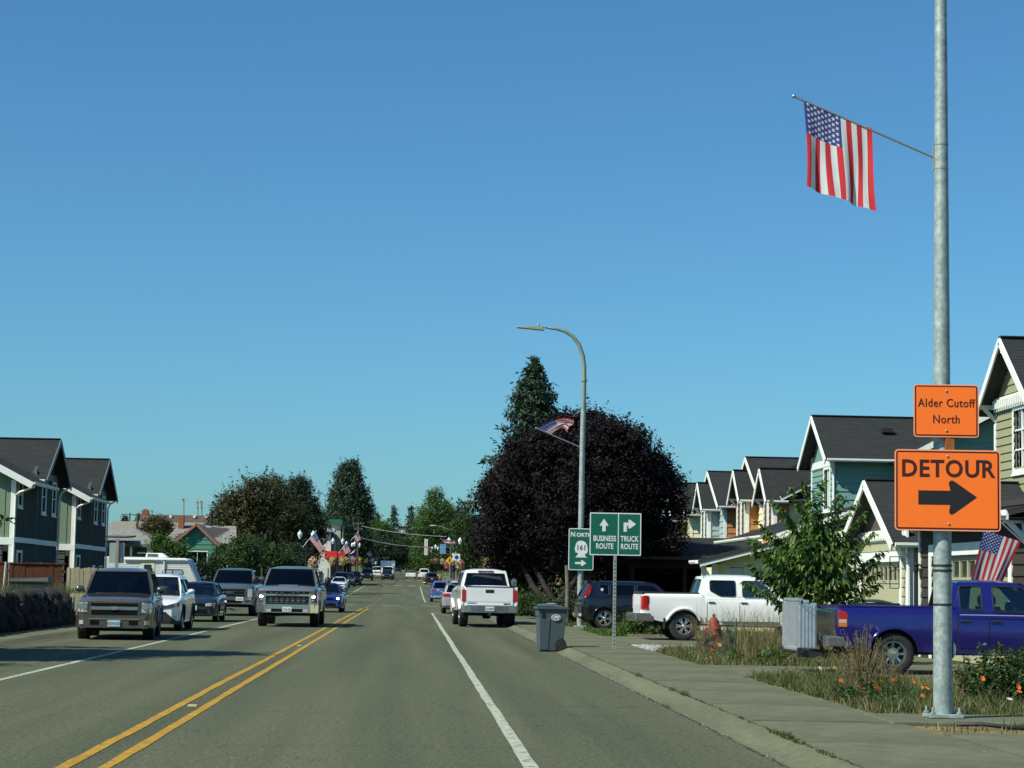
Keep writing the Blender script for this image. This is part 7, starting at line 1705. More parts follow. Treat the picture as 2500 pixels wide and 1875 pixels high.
# far wooded rise closing the horizon
rng = np.random.default_rng(77); n = 26000; x = rng.uniform(-420, 420, n); y = rng.uniform(760, 900, n); x[np.abs(x) > 1e9] = 0
hh = 4.5 + 3.5 * np.sin(x * 0.09) * np.sin(x * 0.023 + 1) + rng.uniform(-1, 2.5, n); z = 6.5 + rng.uniform(0, 1, n) ** 0.6 * hh
v, f = leaves_np(np.stack([x, y, z], 1), np.tile([0, -0.4, 0.7], (n, 1)), 2.2, rng, 0.8, 0.0, 0.8)
o = link('distant_woods', mesh_np('distant_woods', v, f, GRND, rng.choice(3, n))); stuff(o); T(o, 'dark belt of distant trees closing the horizon behind the town', 'woods')

# tree just outside the left edge: branch tips enter the frame and its shade lies over the left lane
loc = (-13.6, 38.0, 1.0)
clump_tree('broadleaf_tree', 'green tree at the far left edge with only its branch tips in view', loc, [(0, 0, 3.2, 2.8, 2.9, 2.0), (-1.2, 0.5, 4.8, 2.2, 2.2, 1.8), (1.2, -0.5, 4.6, 2.2, 2.4, 1.8), (0.2, 0.3, 6.3, 2.0, 2.2, 1.6), (2.4, 0.2, 3.0, 1.5, 2.4, 1.0), (0.3, 0.2, 7.8, 1.6, 2.0, 1.5), (-0.2, 0.1, 5.2, 2.4, 3.0, 2.2), (0.4, 0, 9.2, 1.0, 1.3, 1.0)], 60000, 0.2, GRN, (3.2, 0.2), seed=61, clump=0.5, kcl=40, tips=120)
loc = (-12.6, 33.2, 1.0)
clump_tree('shrub', 'rounded shrub just outside the left edge in front of the rock wall', loc, [(0, 0, 1.4, 2.2, 1.8, 1.4), (1.0, 1.0, 2.2, 1.5, 1.4, 1.2)], 9000, 0.15, GRN, (0.8, 0.1), seed=62, cat='shrub', clump=0.4)
q = P(8, 1265, 44.0)
loc = (q.x - 1.9, 44.0, 1.0)
clump_tree('shrub', 'sapling with a leafy branch poking in at the left edge above the rock wall', loc, [(1.75, 0, q.z - 1.0 - 0.02, 0.3, 0.25, 0.12), (1.3, 0, q.z - 0.9, 0.4, 0.3, 0.35), (0.4, 0, q.z - 0.5, 0.8, 0.6, 0.8)], 1500, 0.11, GRN, (1.0, 0.05), seed=63, cat='sapling', clump=0.15, kcl=14)

# young cherry with big drooping leaves behind the blue pickup
D = 40.0; loc = (P(2005, 1480, D).x, D, 0.1); rng = np.random.default_rng(5); rg = random.Random(17)
yt = empty('young_tree', loc, 0, 'young leafy green tree with long drooping leaves behind the bed of the blue pickup', 'tree')
b = MB(); top = P(1975, 1180, D) - Vector(loc); trk = [Vector((0, 0, -0.1)), Vector((0.03, 0, 0.8)), Vector((-0.05, 0.02, 1.6)), Vector((-0.12, 0, 2.4)), top]
b.tube(trk, [0.045, 0.038, 0.03, 0.02, 0.006], 8)
PT = []; TD = []; VT = []
ends = [(1840, 1340, .1), (1885, 1215, 0), (1850, 1270, -.3), (1930, 1190, .2), (1960, 1170, 0), (2010, 1175, .2), (2060, 1215, -.2), (2110, 1250, .2), (2130, 1300, -.3), (2150, 1345, .3), (2140, 1395, 0), (2120, 1430, -.4), (1850, 1400, .3), (1870, 1440, -.4), (1830, 1375, 0), (2080, 1470, .2), (1900, 1480, .3), (1985, 1200, -.5), (2040, 1260, .6), (1920, 1260, .6), (1960, 1320, -.7), (2060, 1340, -.7), (1900, 1360, -.6), (2000, 1420, -.7), (2100, 1300, .7), (1870, 1300, .5), (2030, 1480, -.3), (1945, 1455, -.6), (2080, 1400, .6), (1990, 1300, .8),
        (2090, 1225, .4), (1905, 1235, -.4), (1865, 1345, -.5), (2135, 1370, .4), (1950, 1230, .5), (2045, 1205, -.4), (1820, 1420, .2), (2150, 1420, .1), (2000, 1250, -.3), (1880, 1410, .5), (2060, 1440, .5), (1830, 1310, .2)]
for (px, py, dy) in ends:
    e_ = P(px, py, D + dy) - Vector(loc); t0 = max(0.12, min(0.88, (e_.z - 0.55) / (top.z) * 0.95 - 0.12)); k = t0 * 4; j = min(3, int(k)); s_ = trk[j].lerp(trk[j + 1], k - j)
    mid = s_.lerp(e_, 0.55) + Vector((0, 0, 0.10)); br = [s_, mid, e_ + Vector((0, 0, -0.02))]; b.tube(br, [0.014, 0.009, 0.003], 5)
    Lb = (e_ - s_).length; m_ = int(30 + Lb * 60)
    for i in range(m_):
        s = rg.uniform(0.18, 1.02); p = br[0].lerp(br[1], min(1, s / 0.55)) if s < 0.55 else br[1].lerp(br[2], (s - 0.55) / 0.45)
        dd = (e_ - s_).normalized(); sd = dd.cross(Vector((0, 0, 1))).normalized() * rg.choice((-1, 1)); t = (dd * rg.uniform(0.2, 0.9) + sd * rg.uniform(0.2, 0.9) + Vector((0, rg.uniform(-.5, .5), -rg.uniform(0.15, 0.9)))).normalized()
        PT.append(p + Vector((rg.uniform(-.05, .05), rg.uniform(-.07, .07), rg.uniform(-.04, .03)))); TD.append(t)
cc_ = P(1985, 1375, D) - Vector(loc)
for i in range(2300):
    a, b3 = rg.uniform(0, 2 * pi), rg.uniform(-1, 1); r3 = rg.random() ** 0.45; e3 = sqrt(1 - b3 * b3)
    p = cc_ + Vector((0.98 * r3 * e3 * cos(a), 0.7 * r3 * e3 * sin(a), 0.92 * r3 * b3)); p.x *= 1 - 0.3 * max(0, p.z - cc_.z)
    PT.append(p); TD.append(Vector((p.x - cc_.x + rg.uniform(-.5, .5), p.y + rg.uniform(-.6, .6), -rg.uniform(0.1, 0.9))).normalized())
PT = np.array([tuple(p) for p in PT]); TD = np.array([tuple(t) for t in TD]); n = len(PT)
up = rng.normal(size=(n, 3)) * 0.45 + np.array([0, -0.2, 1.0]); sdv = np.cross(TD, up); sdv /= np.linalg.norm(sdv, axis=1)[:, None]; nrm = np.cross(sdv, TD)
L0 = rng.uniform(0.085, 0.15, n)[:, None]; Wd = L0 * 0.2
rows_ = [(0.0, 0.05, 0.0), (0.25, 0.8, -0.02), (0.55, 1.0, -0.06), (0.82, 0.6, -0.16), (1.0, 0.02, -0.3)]
V = []
for (t, w, dr) in rows_:
    c_ = PT + TD * L0 * t + np.array([0, 0, 1.0]) * dr * L0
    V += [c_ + sdv * Wd * w + nrm * Wd * 0.35 * w, c_ - nrm * 0.0, c_ - sdv * Wd * w + nrm * Wd * 0.35 * w]
V = np.stack(V, axis=1); fs = []
for r_ in range(4): fs += [(r_ * 3, r_ * 3 + 1, r_ * 3 + 4, r_ * 3 + 3), (r_ * 3 + 1, r_ * 3 + 2, r_ * 3 + 5, r_ * 3 + 4)]
Fb = np.array(fs); FF = (np.arange(n)[:, None, None] * 15 + Fb[None]).reshape(-1, 4)
mi = np.repeat(rng.choice(3, n, p=[.35, .42, .23]), 8); stuff(link('leaves', mesh_np('leaves', V.reshape(-1, 3), FF, YOUNG, mi, True), yt)); b.build('trunk', BARK, yt, smooth=60)

# ------------------------------------------------------------------ grass, weeds, flowers
def blades(name, label, regions, n, h, mats, seed=1, lean=0.5, w=0.006, z0=0.09, cat='grass', probs=(.35, .42, .23), hv=0.5, clumps=0, excl=None):
    rng = np.random.default_rng(seed); ar = np.array([(x1 - x0) * (y1 - y0) for (x0, x1, y0, y1) in regions]); idx = rng.choice(len(regions), n, p=ar / ar.sum()); rg_ = np.array(regions)[idx]
    x = rg_[:, 0] + (rg_[:, 1] - rg_[:, 0]) * rng.uniform(size=n); y = rg_[:, 2] + (rg_[:, 3] - rg_[:, 2]) * rng.uniform(size=n)
    if clumps:
        cx = rng.choice(len(x), clumps); k = rng.choice(clumps, n); sp = rng.uniform(0.04, 0.28, clumps)[k]
        keep = rng.uniform(size=n) < 0.78; x = np.where(keep, x[cx][k] + rng.normal(size=n) * sp, x); y = np.where(keep, y[cx][k] + rng.normal(size=n) * sp, y)
        hk = rng.uniform(0.5, 1.5, clumps)[k]; hm = np.where(keep, hk, 0.6)
    else: hm = np.ones(n)
    m_ = np.zeros(n, bool)
    for (x0, x1, y0, y1) in regions: m_ |= (x > x0) & (x < x1) & (y > y0) & (y < y1)
    if excl:
        for (x0, x1, y0, y1) in excl: m_ &= ~((x > x0) & (x < x1) & (y > y0) & (y < y1))
    x = x[m_]; y = y[m_]; hm = hm[m_]; n = len(x)
    H = h * hm * (1 + hv * rng.normal(size=n)).clip(0.25, 2.2); a = rng.uniform(0, 2 * pi, n); ln = rng.uniform(0.1, lean, n) * H; b2 = rng.uniform(0, 2 * pi, n); ww = w * rng.uniform(0.6, 1.5, n)
    base = np.stack([x, y, np.full(n, z0)], 1); L = np.stack([np.cos(a), np.sin(a), np.zeros(n)], 1) * ln[:, None]; S = np.stack([np.cos(b2), np.sin(b2), np.zeros(n)], 1) * ww[:, None]; U = np.array([0, 0, 1.0])
    v = np.stack([base - S, base + S, base + L * 0.35 + U * (H * 0.6)[:, None] + S * 0.7, base + L * 0.35 + U * (H * 0.6)[:, None] - S * 0.7, base + L + U * H[:, None]], 1).reshape(-1, 3)
    q = np.arange(n)[:, None] * 5
    f3 = np.concatenate([q + np.array([0, 1, 2]), q + np.array([0, 2, 3]), q + np.array([3, 2, 4])], 1).reshape(-1, 3)
    mi = np.repeat(rng.choice(len(mats), n, p=probs), 3)
    o = link(name, mesh_np(name, v, f3, mats, mi)); stuff(o); T(o, label, cat); return o
V1 = (5.5, 12.5, 23.6, 33.4); V0 = (7.4, 12.5, 19.0, 23.6); V2 = (5.45, 9.1, 38.3, 46.5)
EX = [(5.0, 7.35, 22.1, 23.8)]
MIXG = GRS + DRYM
blades('verge_grass', 'patchy green and straw-coloured grass on the verge around the near pole', [V1, V0, (5.5, 7.4, 20.95, 22.15)], 44000, 0.08, MIXG, 1, z0=0.09, probs=(.16, .18, .1, .2, .2, .16), clumps=700, excl=EX)
blades('verge_weeds', 'bushy green weeds along the sidewalk edge left of the near pole', [(5.45, 7.4, 24.0, 33.4), (8.3, 11.5, 26.5, 33)], 26000, 0.13, MIXG, 2, 1.3, z0=0.09, probs=(.26, .24, .13, .11, .1, .16), clumps=260, excl=EX)
blades('tall_dry_grass', 'tall straw-coloured grass around the fire hydrant', [(6.3, 8.9, 40.0, 46.0)], 5200, 0.42, DRYM + GRS, 3, 0.5, w=0.005, probs=(.26, .3, .14, .12, .1, .08), clumps=160)
blades('verge_grass', 'short green and dry grass in the weedy strip around the hydrant', [V2], 34000, 0.11, MIXG, 4, 1.0, w=0.006, probs=(.14, .18, .14, .2, .2, .14), clumps=300)
blades('lawn_grass', 'bright mown grass lawn beside the driveways behind the wheeled bin', [(5.5, 14, 58.8, 66.4), (5.5, 9.5, 71.2, 110)], 42000, 0.07, GRS, 5, 0.6, w=0.014, z0=0.1)
blades('left_yard_grass', 'rough grass on the yard above the rock wall', [(-16, -10.6, 50, 71)], 9000, 0.16, MIXG, 6, z0=1.0, probs=(.3, .25, .1, .15, .1, .1), clumps=120)
for i, (x, y, n, h) in enumerate([(3.66, 33.2, 60, 0.07), (3.66, 28.8, 50, 0.05), (3.67, 27.6, 80, 0.07), (3.66, 20.6, 60, 0.045), (3.66, 20.0, 120, 0.06), (3.66, 19.4, 50, 0.04), (3.66, 18.2, 50, 0.04), (3.3, 26.5, 24, 0.03)]):
    blades('joint_weed', ['farthest small weed in the kerb joint', 'sixth weed in the kerb joint, past the middle clump', 'middle clump of weeds in the kerb joint', 'small weed in the kerb joint just before the big near clump', 'largest clump of weeds in the kerb joint near the camera', 'small weed in the kerb joint just past the big near clump', 'nearest small weed in the kerb joint', 'tiny weed where the asphalt meets the gutter'][i], [(x - 0.02, x + 0.05, y - 0.22, y + 0.25)], n * 2, h * 0.6, MIXG, 20 + i, 1.6, z0=0.1 if i < 7 else 0.0, probs=(.3, .2, .1, .15, .1, .15), cat='weed')
# seed stalks: tall bundle by the near pole, others by the hydrant
def stalks(label, x, y, n, h, spread, seed, z0=0.1, mats=DRYM, heads=True):
    rng = random.Random(seed); o = empty('dry_weed', (x, y, z0), 0, label, 'weed', 'tall dry weeds'); b = MB()
    for i in range(n):
        a = rng.uniform(0, 2 * pi); r = abs(rng.gauss(0, 0.4)) * spread; H = h * rng.uniform(0.45, 1.0); bx, by = r * 0.35 * cos(a), r * 0.35 * sin(a); tx, ty = r * cos(a) * 1.3, r * sin(a) * 1.3; m_ = rng.choice((0, 1, 1, 2))
        b.tube([(bx, by, 0), (bx * .6 + tx * .4, by * .6 + ty * .4, H * 0.6), (tx, ty, H)], [0.0035, 0.0028, 0.0012], 4, m=m_)
        if heads:
            for k in range(7):
                t = rng.uniform(0.55, 1.0); p = Vector((bx + (tx - bx) * t, by + (ty - by) * t, H * t)); q = p + Vector((rng.uniform(-.03, .03), rng.uniform(-.03, .03), rng.uniform(0.02, 0.06))); b.tube([p, q], [0.002, 0.004], 4, m=m_)
    stuff(b.build('stalks', mats, o)); return o
q = P(2105, 1660, 27.5); stalks('tall bundle of dry brown stalks in front of the blue pickup rear wheel', q.x, 27.5, 110, 1.0, 0.55, 1)
q = P(2075, 1660, 28.5); stalks('shorter dry stalks left of the tall bundle', q.x, 28.5, 45, 0.62, 0.5, 2)
q = P(2180, 1640, 28.5); stalks('sparse dry stalks just left of the near pole', q.x, 28.5, 26, 0.55, 0.4, 3)
q = P(1728, 1600, 41.5); stalks('dry stalks growing over the hydrant', q.x, 41.5, 60, 0.85, 0.5, 4)
q = P(1850, 1600, 41.8); stalks('dry stalks right of the green netting', q.x, 41.8, 70, 0.85, 0.8, 5)
q = P(1815, 1600, 43.5); stalks('thin tall stalks in front of the white pickup door', q.x, 43.5, 40, 1.15, 0.9, 6)
q = P(1890, 1600, 40.5); stalks('brown stalks beside the aluminium ramp rack', q.x, 40.5, 50, 0.55, 0.8, 7)
q = P(2340, 1620, 27.5); stalks('dry stalks right of the near pole', q.x, 27.5, 30, 0.5, 0.8, 8)
# leafy weeds / flower bushes
for (lb, x, y, bl, n, mt, lf, sd) in [
 ('green flowering weed bush at the right edge', P(2450, 1640, 27.0).x, 27.0, [(0, 0, 0.38, 0.42, 0.4, 0.34), (0.35, 0.1, 0.3, 0.35, 0.4, 0.3), (-0.3, 0, 0.25, 0.3, 0.3, 0.25)], 5200, GRN, 0.05, 71),
 ('low leafy weed patch at the sidewalk edge left of the pole', P(2130, 1690, 26.2).x, 26.2, [(0, 0, 0.12, 0.35, 0.5, 0.14), (0.3, 0.5, 0.1, 0.3, 0.4, 0.12)], 2200, GRN, 0.04, 72),
 ('green weeds along the sidewalk below the netting', P(1780, 1620, 39.0).x, 39.0, [(0, 0, 0.14, 0.5, 0.5, 0.16), (-0.6, 1.0, 0.12, 0.4, 0.5, 0.14), (0.6, -0.3, 0.12, 0.4, 0.4, 0.14)], 320, LIME, 0.05, 73),
 ('corn-like green weed by the ramp rack', P(1900, 1620, 39.0).x, 39.0, [(0, 0, 0.12, 0.2, 0.2, 0.14)], 260, LIME, 0.09, 74),
 ('yellow-green shrub behind the bumper of the white pickup', P(1558, 1500, 60.2).x, 60.2, [(0, 0, 0.4, 0.42, 0.4, 0.38), (-0.3, 0, 0.28, 0.25, 0.3, 0.26), (0.3, -0.2, 0.5, 0.28, 0.3, 0.36), (0.25, 0.2, 0.85, 0.15, 0.2, 0.25)], 6000, LIME, 0.06, 75),
 ('low shrub at the lawn edge below the white pickup bumper', P(1612, 1540, 59.2).x, 59.2, [(0, 0, 0.16, 0.35, 0.3, 0.16)], 1800, GRN, 0.06, 76),
 ('clipped green hedge right behind the parked lifted pickup', P(1283, 1480, 92).x, 92, [(0, 0, 0.5, 0.7, 0.6, 0.5), (0.5, 0, 0.5, 0.6, 0.6, 0.5)], 7000, GRN, 0.08, 77),
 ('low clipped hedge behind the wheeled bin', P(1375, 1490, 84).x, 82, [(0, 0, 0.45, 0.9, 0.5, 0.45), (0.8, 0, 0.42, 0.7, 0.5, 0.42), (-0.8, 0, 0.45, 0.6, 0.5, 0.42)], 9000, GRN, 0.08, 78),
 ('tall dark hedge in the shade behind the purple tree trunks', 9.0, 104, [(-3.2, 0, 1.1, 1.6, 0.6, 1.2), (-1.2, 0, 1.2, 1.8, 0.6, 1.3), (1.0, 0, 1.1, 1.8, 0.6, 1.3), (3.0, 0, 1.1, 1.6, 0.6, 1.2)], 16000, GRND, 0.12, 81),
 ('dark shrub left of the black hatchback', P(1400, 1500, 77).x, 77.5, [(0, 0, 0.5, 0.45, 0.4, 0.5), (0.2, 0, 0.9, 0.3, 0.3, 0.35)], 4500, GRND, 0.08, 79),
 ('vine-covered shrub in front of the purple tree, right of the lifted pickup', P(1270, 1430, 95).x, 95, [(0, 0, 1.1, 0.25, 0.3, 0.9), (0.25, 0, 0.6, 0.3, 0.3, 0.5)], 3500, LIME, 0.1, 80)]:
    clump_tree('shrub', lb, (x, y, 0.09), bl, n, lf, mt, None, 'shrubs and weeds on the right', seed=sd, cat='shrub', clump=0.14 if lf < 0.07 else 0.25, kcl=24, shell=0.6, tips=min(40, n // 90))
PET = M('orange_petal', (0.85, 0.2, 0.015), 0.6, var=0.1, trans=0.2); PETY = M('yellow_petal', (0.8, 0.5, 0.03), 0.6, var=0.1, trans=0.2); PETW = M('white_petal', (0.6, 0.6, 0.5), 0.7)
fm = {}
for nm, mt in (('o', PET), ('y', PETY), ('w', PETW)):
    m = MB()
    for i in range(6):
        a = i * pi / 3; m.add([(0, 0, 0), (0.028 * cos(a - 0.45), 0.028 * sin(a - 0.45), 0.012), (0.036 * cos(a), 0.036 * sin(a), 0.008), (0.028 * cos(a + 0.45), 0.028 * sin(a + 0.45), 0.012)], [(0, 1, 2, 3)])
    fm[nm] = (m.mesh('petals', mt, recalc=False), MB().tube([(0, 0, -0.28), (0.01, 0, -0.12), (0, 0, 0)], 0.003, 4).mesh('stem', GRS[0]))
fl = [(2052, 1664, 26.2, 'o'), (2135, 1667, 26.0, 'o'), (2152, 1664, 26.0, 'o'), (2183, 1663, 26.1, 'o'), (2228, 1664, 25.6, 'o'), (2147, 1684, 25.4, 'o'), (2107, 1690, 25.3, 'o'), (2262, 1681, 25.2, 'o'), (2252, 1701, 24.8, 'o'), (2097, 1678, 25.6, 'o'), (2140, 1680, 25.5, 'o'), (2248, 1676, 25.3, 'y'), (2038, 1632, 29, 'y'), (2001, 1633, 30, 'w'), (2438, 1573, 27.2, 'o'), (2430, 1599, 27.0, 'o'), (2489, 1591, 27.0, 'o'), (2473, 1607, 26.9, 'o'), (2394, 1637, 26.8, 'o'), (2398, 1657, 26.6, 'o'), (2488, 1690, 26.0, 'o'), (2486, 1678, 26.2, 'o'), (2436, 1617, 27, 'o'), (2464, 1708, 25.0, 'w'),
      (1737, 1588, 40.6, 'o'), (1736, 1608, 40.2, 'o'), (1755, 1575, 41, 'o'), (1792, 1640, 38.6, 'o'), (1835, 1644, 38.4, 'o'), (1842, 1652, 38.2, 'o'), (1743, 1550, 41.6, 'o')]
for i, (px, py, D, k) in enumerate(fl):
    q = P(px, py, D); nmn = {'o': 'orange', 'y': 'yellow', 'w': 'white'}[k]
    where = 'by the green netting' if px < 1900 else ('left of the near pole' if px < 2290 else 'at the right edge')
    o = empty('wildflower', q, R.uniform(0, 3), 'small %s wildflower %s' % (nmn, where), 'flower', 'small %s wildflowers %s' % (nmn, where), tilt=(R.uniform(0.3, 1.2), 0))
    link('petals', fm[k][0], o); st = link('stem', fm[k][1], o); st.rotation_euler = (-o.rotation_euler.x, 0, 0)
    o.scale = (1.15,) * 3 if D < 35 else (1.7,) * 3
# gravel
rng = np.random.default_rng(8); n = 9000; x = rng.uniform(5.45, 10.5, n); y = np.where(x < 9.2, rng.uniform(46.7, 51.1, n), rng.uniform(48.1, 51.1, n)); s = rng.uniform(0.012, 0.032, n)
o8 = np.array([(1, 0, 0), (0, 1, 0), (-1, 0, 0), (0, -1, 0), (0, 0, 1)]) ; sc3 = s[:, None, None] * (1 + 0.35 * rng.normal(size=(n, 5, 1)))
v = np.stack([x, y, np.full(n, 0.088)], 1)[:, None, :] + o8[None] * sc3; q = np.arange(n)[:, None] * 5
f = np.concatenate([q + np.array(t) for t in ((0, 1, 4), (1, 2, 4), (2, 3, 4), (3, 0, 4))], 1).reshape(-1, 3)
GV = [M('gravel_%d' % i, c, 0.9, var=0.15) for i, c in enumerate(((0.2, 0.21, 0.2), (0.36, 0.37, 0.35), (0.28, 0.29, 0.27)))]
o = link('gravel', mesh_np('gravel', v.reshape(-1, 3), f, GV, np.repeat(rng.choice(3, n), 4))); stuff(o); T(o, 'strip of pale crushed gravel beside the white pickup driveway', 'gravel')
# small debris on the gutter
rng = np.random.default_rng(9); n = 420; x = np.where(rng.uniform(size=n) < 0.93, rng.normal(3.32, 0.06, n), rng.uniform(3.3, 5.3, n)); y = rng.uniform(16, 60, n); s = rng.uniform(0.003, 0.013, n); zz = np.where(x > 3.69, 0.118, np.where(x > 3.42, 0.05, 0.006))
v = np.stack([x, y, zz], 1)[:, None, :] + o8[None] * s[:, None, None] * (1 + 0.35 * rng.normal(size=(n, 5, 1))); q = np.arange(n)[:, None] * 5
f = np.concatenate([q + np.array(t) for t in ((0, 1, 4), (1, 2, 4), (2, 3, 4), (3, 0, 4))], 1).reshape(-1, 3)
o = link('gutter_grit', mesh_np('gutter_grit', v.reshape(-1, 3), f, GV[:1] + [BARK], np.repeat(rng.choice(2, n), 4))); stuff(o); T(o, 'loose grit and leaf litter along the right gutter', 'grit')
# ------------------------------------------------------------------ background houses on the left
def pxbox(px0, px1, py0, py1, D, depth, mat, name, label=None, cat=None, group=None, parent=None):
    a = P(px0, py1, D); c_ = P(px1, py0, D); o = MB().box(a.x, c_.x, D, D + depth, a.z, c_.z).build(name, mat, parent)
    if label: T(o, label, cat, group)
    return o
SAL = M('salmon_trim', c8(150, 98, 78), 0.8, var=0.05); TEAC = M('cottage_teal', c8(72, 128, 108), 0.85, var=0.08, scale=2)
# teal cottage
D = 140; h = empty('house', (P(481, 1400, D).x, D, 0), 0, 'teal shingled cottage with salmon rake boards and a white-framed window', 'house')
xl, xr, xc = P(421, 1330, D).x + 0.15, P(530, 1330, D).x - 0.1, P(481, 1280, D).x; zp = P(481, 1284, D).z; ze = P(421, 1328, D).z
zw0, zw1 = P(480, 1375, D).z, P(480, 1347, D).z; wx0, wx1 = P(458, 1360, D).x, P(505, 1360, D).x
wall(h, FRONTW(D), [(xl, 0.1), (xr, 0.1), (xr, ze), (xc, zp), (xl, ze)], [(wx0, wx1, zw0, zw1)], TEAC, 'lap', 0.34)
window(h, FRONTW(D), wx0, wx1, zw0, zw1, 0.07, 2, 1)
MB().box(P(474, 1300, D).x, P(488, 1300, D).x, D - 0.06, D, P(480, 1322, D).z, P(480, 1302, D).z).build('gable_vent', TEAC, h)
zr_ = zp + 0.1
MB().bar((xc, D - 0.35, zr_), (xl - 0.25, D - 0.35, ze - 0.12), 0.06, 0.16).bar((xc, D - 0.35, zr_), (xr + 0.25, D - 0.35, ze - 0.12), 0.06, 0.16).build('rake_board', SAL, h)
slope(h, (xl - 0.25, D - 0.35, ze - 0.05), (xl - 0.25, D + 5, ze - 0.05), (xc, D + 5, zr_ + 0.08), (xc, D - 0.35, zr_ + 0.08), ROOFG, row=0.25, tab=0.5); slope(h, (xr + 0.25, D - 0.35, ze - 0.05), (xr + 0.25, D + 5, ze - 0.05), (xc, D + 5, zr_ + 0.08), (xc, D - 0.35, zr_ + 0.08), ROOFG, row=0.25, tab=0.5)
a = P(397, 1322, D + 2); b_ = P(570, 1312, D + 2); c_ = P(575, 1284, D + 5); d_ = P(438, 1282, D + 5)
slope(h, (a.x, D + 1.5, a.z), (b_.x + 0.3, D + 1.5, a.z - 0.1), (c_.x, D + 5.5, c_.z), (d_.x, D + 5.5, d_.z), ROOFG, row=0.25, tab=0.5)
wall(h, FRONTW(D + 2.2), [(a.x + 0.3, 0.1), (b_.x, 0.1), (b_.x, a.z - 0.1), (a.x + 0.3, a.z - 0.1)], [], TEAC, 'lap', 0.34)
CHB = surf('chimney_brick', (c8(140, 92, 68), c8(120, 80, 60)), (6, 20), speck=0.15)
q = P(443, 1300, D + 5); MB().box(P(436, 1300, D + 5).x, P(449, 1300, D + 5).x, D + 4.6, D + 5.2, q.z - 1, P(443, 1259, D + 5).z).build('chimney', CHB, h)
MB().tube([P(516, 1285, D + 5), P(516, 1256, D + 5)], 0.09, 8).lathe([(0.13, 0), (0.13, 0.1), (0.001, 0.16)], 8, P(516, 1256, D + 5)).build('flue', BLKP, h)
W0(h)
# grey-roofed house
D = 132; h = empty('house', (P(320, 1400, D).x, D, 0), 0, 'low house with a broad grey hip roof and open porch beside the sage-green houses', 'house')
e0 = P(200, 1328, D); e1 = P(393, 1330, D); r0 = P(200, 1287, D + 6); r1 = P(323, 1286, D + 6)
slope(h, (e0.x, D, e1.z), (e1.x, D, e1.z), (r1.x, D + 6, r1.z), (r0.x, D + 6, r1.z), ROOFG, row=0.25, tab=0.6); slope(h, (e1.x, D, e1.z), (e1.x, D + 12, e1.z), (r1.x, D + 6.2, r1.z), (r1.x, D + 6, r1.z), ROOFG, row=0.25, tab=0.6)
MB().bar((e0.x, D - 0.05, e1.z - 0.08), (e1.x, D - 0.05, e1.z - 0.08), 0.06, 0.18).build('fascia', M('grey_fascia', (0.1, 0.12, 0.13), 0.6), h)
wall(h, FRONTW(D + 2.5), [(e0.x, 0.1), (e1.x - 1.2, 0.1), (e1.x - 1.2, e1.z), (e0.x, e1.z)], [(P(300, 1350, D).x, P(340, 1350, D).x, 1.5, 2.8)], M('dim_blue_wall', c8(70, 84, 92), 0.85, var=0.05), 'lap', 0.3)
window(h, FRONTW(D + 2.5), P(300, 1350, D).x, P(340, 1350, D).x, 1.5, 2.8, 0.1, 2, 1)
for px in (316, 368, 388): MB().box(P(px, 1350, D).x, P(px + 5, 1350, D).x, D + 0.2, D + 0.35, 0.1, e1.z - 0.1).build('porch_post', TRIM, h)
MB().box(P(334, 1350, D).x, P(372, 1350, D).x, D + 0.2, D + 0.3, P(350, 1352, D).z, P(350, 1348, D).z).build('porch_rail', TRIM, h)
slope(h, (P(240, 1328, D - 3).x, D - 3, P(300, 1310, D - 3).z), (P(311, 1306, D - 3).x, D - 3, P(300, 1310, D - 3).z), (P(311, 1306, D - 3).x, D + 1, P(300, 1310, D - 3).z + 0.15), (P(240, 1306, D).x, D + 1, P(300, 1310, D - 3).z + 0.15), ROOFG)
W0(h)
# far brown roof
D = 250; h = empty('building', (P(430, 1400, D).x, D, 1.0), 0, 'long low building with a dark brown roof behind the cottages', 'building')
BRF = M('brown_roof', (0.085, 0.052, 0.042), 0.9, var=0.1)
a = P(338, 1277, D); b_ = P(522, 1281, D); c_ = P(522, 1259, D + 5); d_ = P(344, 1256, D + 5)
MB().hexa([(a.x, D, a.z - 0.1), (b_.x, D, a.z - 0.1), (c_.x, D + 5, c_.z - 0.1), (d_.x, D + 5, c_.z - 0.1), (a.x, D, a.z), (b_.x, D, a.z), (c_.x, D + 5, c_.z), (d_.x, D + 5, c_.z)]).build('roof', BRF, h)
MB().box(a.x + 0.5, b_.x - 0.5, D + 0.5, D + 12, 0.5, a.z).build('wall', M('grey_brown_wall', (0.16, 0.15, 0.12), 0.9), h)
q = P(355, 1257, D + 5); MB().box(q.x - 0.4, q.x + 0.4, D + 4.5, D + 5.5, q.z - 1, P(355, 1246, D + 5).z).box(q.x - 0.2, q.x + 0.2, D + 4.7, D + 5.3, q.z, P(355, 1243, D + 5).z).build('chimney', CHB, h)
for px in (409, 468, 497): MB().box(P(px - 3, 1260, D).x, P(px + 3, 1260, D).x, D + 3.0, D + 4, P(px, 1264, D + 3).z, P(px, 1258, D + 3).z).build('roof_vent', TRIM, h)
W0(h)
D = 230; h = empty('building', (P(300, 1400, D).x, D, 0.6), 0, 'wide pale tan roof just below the dark brown roof', 'building')
a = P(250, 1300, D); b_ = P(545, 1300, D); c_ = P(545, 1277, D + 8)
MB().hexa([(a.x, D, a.z - .1), (b_.x, D, a.z - .1), (b_.x, D + 8, c_.z - .1), (a.x, D + 8, c_.z - .1), (a.x, D, a.z), (b_.x, D, a.z), (b_.x, D + 8, c_.z), (a.x, D + 8, c_.z)]).build('roof', M('tan_roof', (0.2, 0.185, 0.13), 0.9, var=0.1), h)
